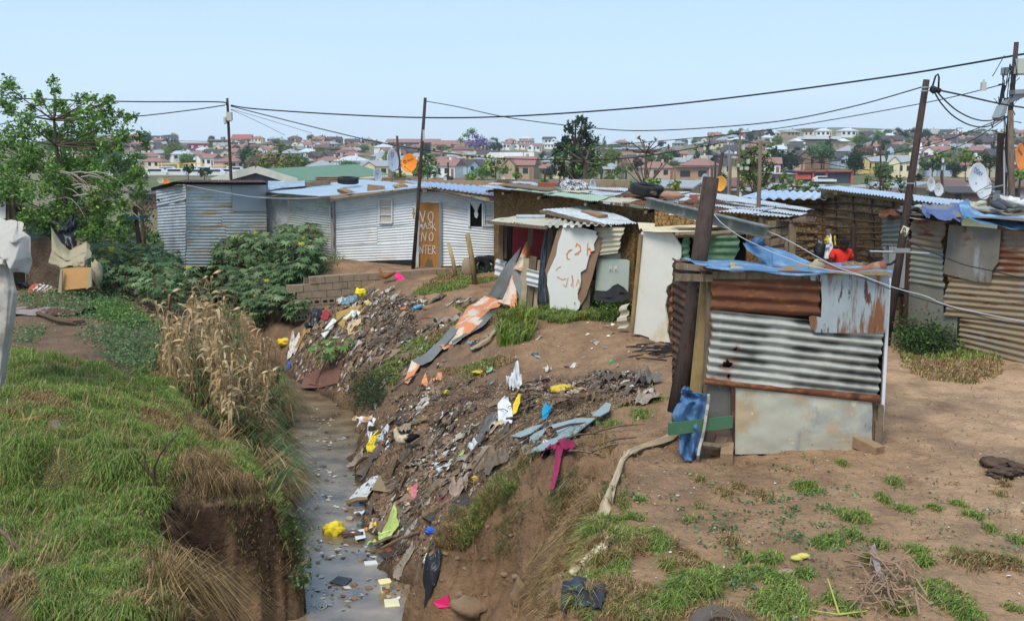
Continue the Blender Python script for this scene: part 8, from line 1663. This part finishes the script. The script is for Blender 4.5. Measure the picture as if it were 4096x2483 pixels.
for k in range(16000):
 px=rr.uniform(60,1100);py=137+43*rr.random()**1.25
 q=GF(px,py)
 if q is None or len(items)>286:continue
 d=q.length;wpx=7/d*F_PX;hp=2.3/d*F_PX
 if any(abs(px-a)<(wpx+b)*.5*.85 and abs(py-c)<(hp+e)*.27 for a,c,b,e in placed):continue
 if any(x0-wpx*.5<px<x1+wpx*.5 and y0<py-hp*.3<y1 for x0,x1,y0,y1 in RES):continue
 placed.append((px,py,wpx,hp));items.append((px,py,q,protos[rr.randrange(len(protos))]))
def band(d):return 'in the lower town' if d<330 else('halfway up the hillside' if d<480 else 'on the far ridge')
def lay(items,used,grp,noun):
 cnt={}
 for px,py,q,(a,b,(o,w_))in sorted(items,key=lambda i:i[0]):
  bd=band(q.length)if noun=='house' else 'just beyond the near roofs';key=(a,b,bd);i=cnt.get(key,0);cnt[key]=i+1
  lab='%s %s with %s roof %s, %s such from left'%(a,noun,b,bd,ordw(i));rz=rr.uniform(-.6,.6)-math.atan2(q.x,q.y)
  if o.name not in used:used.add(o.name);o.location=q;o.rotation_euler.z=rz;o.scale=(.72,)*3;o['label']=lab;o['group']=grp
  else:s=rr.uniform(.6,.86);dup(o,q,rz,(s,s,rr.uniform(.9,1.25)),lab,grp)
lay(items,set(),'houses of the far hillside town','house')
near=[]
for k in range(40):
 d=rr.uniform(80,135);az=rr.uniform(-20,30);x,y=d*math.sin(math.radians(az)),d*math.cos(math.radians(az));z=float(town_h(x,y));near.append((*proj(x,y,z),Vector((x,y,z)),shp[rr.randrange(4)]))
lay(near,set(),'low shanties beyond the near roofs','shanty')
for a,b,(o,w_)in protos+shp:
 if o.location.z<-40:
  for c in list(o.children_recursive):bpy.data.objects.remove(c)
  bpy.data.objects.remove(o)
def bld(name,label,x0,x1,yt,yb,wall,roof,rh=.25,nwin=0,wm=None,dd=None,cat='building',depth=10,sink=2):
 q=GF((x0+x1)/2,yb);Y=dd or(q.y if q is not None else 600);A,B=at(x0,yb,Y),at(x1,yb,Y);T_=at(x0,yt,Y).z;h=T_-A.z;hr=h*rh;L=B.x-A.x;t=thing(name,label,cat,((A.x+B.x)/2,Y,A.z))
 mb=MB();mb.box(((A.x+B.x)/2,Y+depth/2,A.z+(h-hr)/2-sink/2),(L,depth,h-hr+sink));part('wall',mb,wall,t)
 mb=MB();z=T_-hr;X0,X1=A.x-L*.02,B.x+L*.02;Yf,Yk=Y-.8,Y+depth+.8
 mb.add([(X0,Yf,z),(X1,Yf,z),(X1,Yk,z),(X0,Yk,z),(X0+L*.02,(Yf+Yk)/2,T_),(X1-L*.02,(Yf+Yk)/2,T_)],[(0,1,5,4),(1,2,5),(2,3,4,5),(3,0,4),(0,3,2,1)]);part('roof',mb,roof,t)
 for k in range(nwin):mb=MB();mb.box((A.x+L*(k+.5)/nwin,Y-.04,A.z+(h-hr)*.5),(L/nwin*.55,.08,(h-hr)*.45));part('window',mb,wm or m_win,t)
 return t,A,B,Y
mred=mR['red']
bld('school_building','long low school with a dull red roof along the left ridge',386,440,138.5,146,mW['brown brick'],mred,.5,12)
bld('school_building','second long red roofed school block right of the pole by the orange door',432,482,140,148,mW['cream'],mred,.5,10)
bld('red_roofed_hall','low white building with a wide red roof under the purple tree',418,470,150.5,158,mW['white'],mred,.45,8)
bld('factory','long tan factory wall with a white roof edge right of the tall dark tree',603,662,147.5,160,M('pinkish_block',(184,152,130),.9),mR['grey'],.12,0)
bld('green_roofed_store','pale store with a green roof in the middle of the town',668,696,157,167,mW['pale blue'],M('sea_green_roof',(92,144,126),.7),.35,4)
t,A,B,Y=bld('community_hall','large cream hall with a white stepped roof on top of the right hill',797,848,138,151.5,mW['tan'],m_whitepaint,.22,7,M('tan_recess',(150,130,104),.9));mb=MB();mb.box(((A.x+B.x)/2,Y-3,at(800,149,Y).z),((B.x-A.x)*1.15,5,.6));part('canopy',mb,mR['grey'],t);mb=MB();mb.box((A.x+(B.x-A.x)*.46,Y+3,at(800,137.5,Y).z),((B.x-A.x)*.72,9,1.0));part('upper_roof',mb,m_whitepaint,t)
bld('modern_house','tall house with an orange tiled roof on the ridge behind the thick leaning pole',914,936,136,144,mW['tan'],M('orange_tiles',(196,142,98),.8),.3,5)
bld('red_building','brick red two storey building on the left ridge behind the slim meter pole',231,251,134,142,mW['tan'],M('brick_red',(158,92,76),.8),.6,4)
bld('orange_building','long salmon coloured building below the brick red one',208,240,139,146,M('salmon',(188,140,112),.9),mred,.12,5)
bld('shipping_container','bright red container-like shop on the left ridge',186,206,143,148.5,M('signal_red',(196,58,58),.6),M('signal_red'),.1,2,m_whitepaint,depth=4)
t,A,B,Y=bld('framed_shop','charcoal shop building outlined with bright red frames in the lower right town',796,851,170.5,183,M('charcoal_wall',(70,72,82),.8),M('charcoal_wall'),.06,0)
mb=MB();mre=M('red_frame',(196,92,70),.6);h=at(800,170.5,Y).z-A.z
mb.box(((A.x+B.x)/2,Y-.2,A.z+h*.95),(B.x-A.x,.3,.35))
for f in(0,.3,.54,1):mb.box((A.x+(B.x-A.x)*f,Y-.2,A.z+h*.5),(.35,.3,h))
part('red_frame',mb,mre,t);mb=MB()
for f in(.06,.14,.22):mb.box((A.x+(B.x-A.x)*f,Y-.2,A.z+h*.5),(.9,.1,.9))
part('square_window',mb,mre,t)
bld('unfinished_building','grey block building with two dark openings left of the charcoal shop',768,795,173,186,M('raw_block',(150,134,116),.95),mR['grey'],.05,3)
bld('block_wall_building','bare tan brick building behind the bare red tree',676,712,166,180,M('tan_brick_town',(176,142,112),.95),mR['brown'],.06,2)
q=GF(518,166);Y=q.y;A,B=at(500,166,Y),at(536,166,Y);t=thing('petrol_station','petrol station with a flat white canopy edged in yellow and red','petrol station',tuple(q));zc=at(500,158.3,Y).z
mb=MB();mb.box(((A.x+B.x)/2,Y,zc),(B.x-A.x,9,1.2));cn=part('canopy',mb,m_whitepaint,t);mb=MB();mb.box(((A.x+B.x)/2,Y-4.6,zc+.1),(B.x-A.x+.2,.15,.75));part('yellow_band',mb,M('yellow_band',(240,186,48),.5),cn);mb=MB();mb.box(((A.x+B.x)/2,Y-4.7,zc-.42),(B.x-A.x+.2,.15,.25));part('red_band',mb,M('red_band',(206,70,44),.5),cn)
for f in(.08,.35,.62,.9):
 mb=MB();x=A.x+(B.x-A.x)*f;mb.box((x,Y-2,(A.z+zc)/2-.5),(.5,.5,zc-A.z+1));part('column',mb,m_whitepaint,t)
mb=MB();mb.box(((A.x+B.x)/2-2,Y+9,A.z+2),(B.x-A.x+3,6,5));part('kiosk',mb,mW['white'],t)
mb=MB();mb.box((A.x-.5,Y-4.8,zc+.1),(1.1,.1,1.0));part('emblem',mb,M('yellow_band'),cn)
def vehicle(x,y,label,van=True,col=(216,216,214),dd=None,cat='van',name='minibus'):
 q=GF(x,y);t=thing(name,label,cat,tuple(q),'white minibuses parked in the lower town' if van else None);L,h=(5,1.9)if van else(4.4,1.45);s=1
 prof=[(-L/2,.35),(-L/2,h*.6),(-L/2+.4,h)if van else(-L/2+.9,h*.97),(L/2-1.2,h)if van else(L/2-2.0,h*.97),(L/2-.5,h*.62)if van else(L/2-1.2,h*.62),(L/2,h*.52),(L/2,.35)]
 vs=[q+Vector((a,yy,b+.1))for yy in(-.85,.85)for a,b in prof];n=len(prof);mb=MB();mb.add(vs,[tuple(range(n)),tuple(range(2*n-1,n-1,-1))]+[(i,i+n,(i+1)%n+n,(i+1)%n)for i in range(n)]);part('body',mb,M('car_white',col,.35,0,.02,spec=.5),t)
 mb=MB();mb.box(q+Vector((-.2,-.86,h*.82)),(L*.62,.05,h*.26));part('side_windows',mb,m_win,t)
 for a in(-L*.3,L*.3):mb=MB();mb.lathe(q+Vector((a,-.9,.36)),(0,1,0),[(0,0),(0,.34),(.2,.34),(.2,0)],12);part('wheel',mb,m_black,t)
for i,(x,y)in enumerate([(157,176.6),(168,174.6),(176.5,176.6),(196,177),(206,174.4),(216,176.8),(226,176.4),(236,174)]):vehicle(x,y,'white minibus parked in the lower left town, %s from the left'%ordw(i))
vehicle(824,183.5,'white car parked before the charcoal shop with red frames',False,cat='car',name='parked_car');vehicle(533,167.5,'grey car parked at the petrol station',False,(120,122,126),cat='car',name='parked_car')
for x,yt,yb,lab in[(158.5,164,174,'yellow traffic light gantry left of its twin'),(183,163.5,173,'yellow traffic light gantry in the middle of the three'),(209,166,173,'yellow traffic light gantry nearest the slim meter pole')]:
 q=GF(x,yb);a=at(x,yt,q.y);mb=MB();mb.tube([q,a,a+Vector((5,0,.2))],.14,6);mb.box(a+Vector((5,-.1,-.5)),(.5,.3,1.1));single('traffic_gantry',mb,M('yellow_band'),lab,'traffic light')
for x,yt,yb,lab in[(943.5,133+20,180,'pale lamp post right of the thick leaning pole'),(957,128,176,'tall pale lamp mast with a red lamp near the lettered dish'),(523.5,152,171,'pale mast beside the petrol station'),(392-86,158,172,'thin mast over the acacia'),(196,154,172,'thin lamp post in the lower left town'),(768-107,150,170,'thin pale mast behind the bare red tree')]:
 q=GF(x,yb)or at(x,yb,300);a=at(x,yt,q.y);mb=MB();mb.tube([q,a],[.16,.1],6);mb.box(a+Vector((.5,0,0)),(1.4,.3,.2));single('lamp_post',mb,m_steel,lab,'lamp post')
def tproto(seed,cols,kind):
 rr=random.Random(seed);b=[];z0=-50
 if kind==0:b=[((rr.gauss(0,1.2),rr.gauss(0,1.2),z0+4+rr.gauss(0,1.0)),rr.uniform(1.3,2.0))for _ in range(7)]
 elif kind==1:b=[((rr.gauss(0,2),rr.gauss(0,1.6),z0+5+rr.uniform(-.5,.5)),rr.uniform(1.1,1.6))for _ in range(8)]
 else:b=[((rr.gauss(0,.25),rr.gauss(0,.25),z0+2+k*1.1),1.5-.16*k)for k in range(8)]
 return tree('town_tree','x',(0,0,z0),b,[(0,0,z0),(0,0,z0+2),(.1,0,z0+(3.5 if kind<2 else 9))],leaf=.6,dens=85,cols=cols,seed=seed,sub=5,tr=.25,spread=.36,twig=.06)
TK=[('dark green',LD,0),('dark green',LD,0),('mid green',LG,0),('yellow-green',LY,0),('grey-green',LB,1),('slender dark',LD,2),('bare tan',[lin(c)for c in((146,126,104),(126,108,90))],1)]
tps=[(n,tproto(200+i,c,k))for i,(n,c,k)in enumerate(TK)]
its=[]
for k in range(5000):
 if len(its)>285:break
 px=rr.uniform(40,1090);py=rr.uniform(136.5,181)if rr.random()<.8 else rr.uniform(136,146);q=GF(px,py)
 if q is None:continue
 if any(x0<px<x1 and y0+2<py<y1+2 for x0,x1,y0,y1 in RES):continue
 if px<620 and rr.random()<.35:continue
 its.append((px,q,tps[rr.choice((0,0,1,1,2,2,3,4,4,5,6))]))
cnt={};used=set()
for px,q,(n,o)in sorted(its,key=lambda i:i[0]):
 bd=band(q.length);i=cnt.get((n,bd),0);cnt[(n,bd)]=i+1;lab='%s tree %s, %s of that kind from the left'%(n,bd,ordw(i));s=rr.uniform(.45,.85)
 if o.name not in used:used.add(o.name);o.location=q;o['label']=lab;o['group']='trees of the hillside town'
 else:dup(o,q,rr.uniform(0,6),(s,s,s*rr.uniform(.8,1.1)),lab,'trees of the hillside town')
def bush2(name,label,blobs,Y,leaf,dens,cols,seed,**kw):
 bl=[(at(x,y,Y*(1+rnd.uniform(-.02,.02))),s/F_PX*Y)for x,y,s in blobs];xm=kw.pop('xm',sum(b[0]for b in blobs)/len(blobs));b0=at(xm,190,Y);b0 .z=float(town_h(b0 .x,Y));ty=np.median([b[1]for b in blobs]);top=at(xm,ty,Y)
 return tree(name,label,b0,bl,[b0,b0 .lerp(top,.5),top],leaf=leaf,dens=dens,cols=cols,seed=seed,**kw)
bush2('conifer','tall dark conifer-like tree standing above the town in the middle',[(576,121,5),(583,120,4),(571,129,6),(586,130,7),(568,139,6),(580,140,8),(592,142,6),(562,148,5),(557,145,4),(575,152,9),(592,154,7),(560,160,7),(580,165,9),(597,166,6),(566,172,8),(556,153,4)],95,.4,130,LD,301,tr=.5,twig=.08,sub=7)
bush2('green_tree','fresh green open tree in front of the tall dark tree',[(560,158,4),(568,150,4),(577,148,3),(590,148,4),(597,156,4),(585,160,5),(566,168,5),(595,168,5),(604,164,4),(575,172,5),(612,172,5),(606,178,5)],62,.2,130,LG,302,xm=585,tr=.25,twig=.05)
RD=[lin(c)for c in((150,92,66),(128,84,62),(120,112,76))]
bush2('sparse_red_tree','thin branched tree with scattered reddish seed pods',[(x,y,2.2)for x,y in((626,149),(632,143),(639,137),(643,141),(650,143),(656,140),(663,142),(669,146),(634,152),(645,151),(655,152),(664,155),(628,158),(640,160),(652,161),(662,164),(670,158),(622,166),(636,168),(658,171))],52,.14,70,RD,303,xm=646,tr=.14,twig=.03,sub=4,bare=.35)
bush2('yellow_green_tree','dense yellow-green tree behind the distant meter box pole',[(746,158,6),(754,152,6),(763,157,6),(770,165,5),(744,168,7),(757,168,8),(768,176,6),(748,180,8),(762,184,7),(740,186,5)],56,.22,330,LD+LY,304,tr=.2,twig=.05)
bush2('acacia','flat bright green acacia over the green gabled roof',[(262,159,4),(270,156,5),(279,155,5),(288,156,4),(296,159,4),(303,163,3),(266,164,5),(280,164,5),(292,165,4),(258,165,4)],82,.28,150,LY,305,tr=.25,twig=.06)
bush2('broad_tree','dark green round tree right of the orange dish',[(427,158,5),(433,163,5),(422,166,4),(430,170,5),(418,174,4),(436,174,4)],90,.35,130,LD+LG,306)
bush2('palm_clump','clump of drooping yellow-green palms beside the petrol station',[(487,164,4),(494,160,4),(501,163,4),(484,172,4),(493,172,5),(503,172,4),(508,168,3)],80,.35,110,LY+LG,307)
bush2('jacaranda','round purple flowering jacaranda on the middle ridge',[(470,143,4),(476,139,5),(484,140,4),(480,145,5),(488,145,3)],430,1.0,18,[lin((128,112,160)),lin((108,94,136)),lin((146,130,176))],308,twig=.2)
bush2('ridge_tree','large green tree just left of the purple jacaranda',[(466,136,4),(472,133,4),(461,141,3)],440,1.0,16,LG,309,twig=.2)
bush2('hedge_tree','olive green shrub mass below the hall, right of the thick leaning pole base',[(866,178,5),(876,174,6),(886,177,6),(896,181,6),(870,186,5),(884,186,6),(902,187,4)],60,.24,200,LD+LY[:1],310)
bush2('banana_clump','pale green leafy clump left of the bright zinc roof',[(785,176,3),(790,182,5),(798,184,4),(782,186,4),(806,187,4),(815,186,3),(775,188,3)],48,.28,70,LB+LG,311)
for i,(x,y,s,Y,c,lab)in enumerate([(613,176,6,70,LG,'green thicket under the open green tree'),(628,184,5,55,LG,'low green thicket left of the bare red tree'),(655,182,6,50,LG,'low green thicket right of the bare red tree'),(672,185,5,48,LY,'yellowish thicket beside the dark tyre roof'),(545,182,4,60,LG,'bright green shrub left of the tall dark tree'),(450,180,5,75,LD,'dark thicket beyond the parapet'),(470,178,5,85,LG,'green thicket beyond the parapet'),(400,176,5,80,LG,'green thicket behind the orange dish'),(516,175,4,85,LG,'green shrub below the petrol station'),(980,165,8,90,LD,'dark tree behind the large lettered dish'),(965,156,7,140,LY,'olive tree above the large lettered dish'),(990,160,6,80,LD,'dark tree left of the tallest pole'),(1020,175,6,60,LG,'green shrub at the right edge under the orange dish'),(930,165,7,120,LD,'dark tree above the two small dishes'),(945,158,8,150,LY,'yellow-green tree above the small dishes'),(915,178,5,80,LD,'dark shrub left of the small red marked dish'),(340,172,4,110,LD,'dark shrub above the green roof'),(205,172,4,100,LD,'dark tree before the minibuses'),(188,170,4,110,LD,'dark round tree by the traffic gantries'),(140,176,6,60,LD,'dark tree behind the roof of the grey shack'),(720,178,5,90,LD,'dark shrub behind the leaning dark pole top')]):
 bush2('thicket',lab,[(x+rnd.uniform(-s,s),y+rnd.uniform(-s*.5,s*.5),s*.6)for _ in range(6)],Y,.0036*Y+.04,7000/Y/Y*22+40,c,320+i,tr=.12,twig=.05)
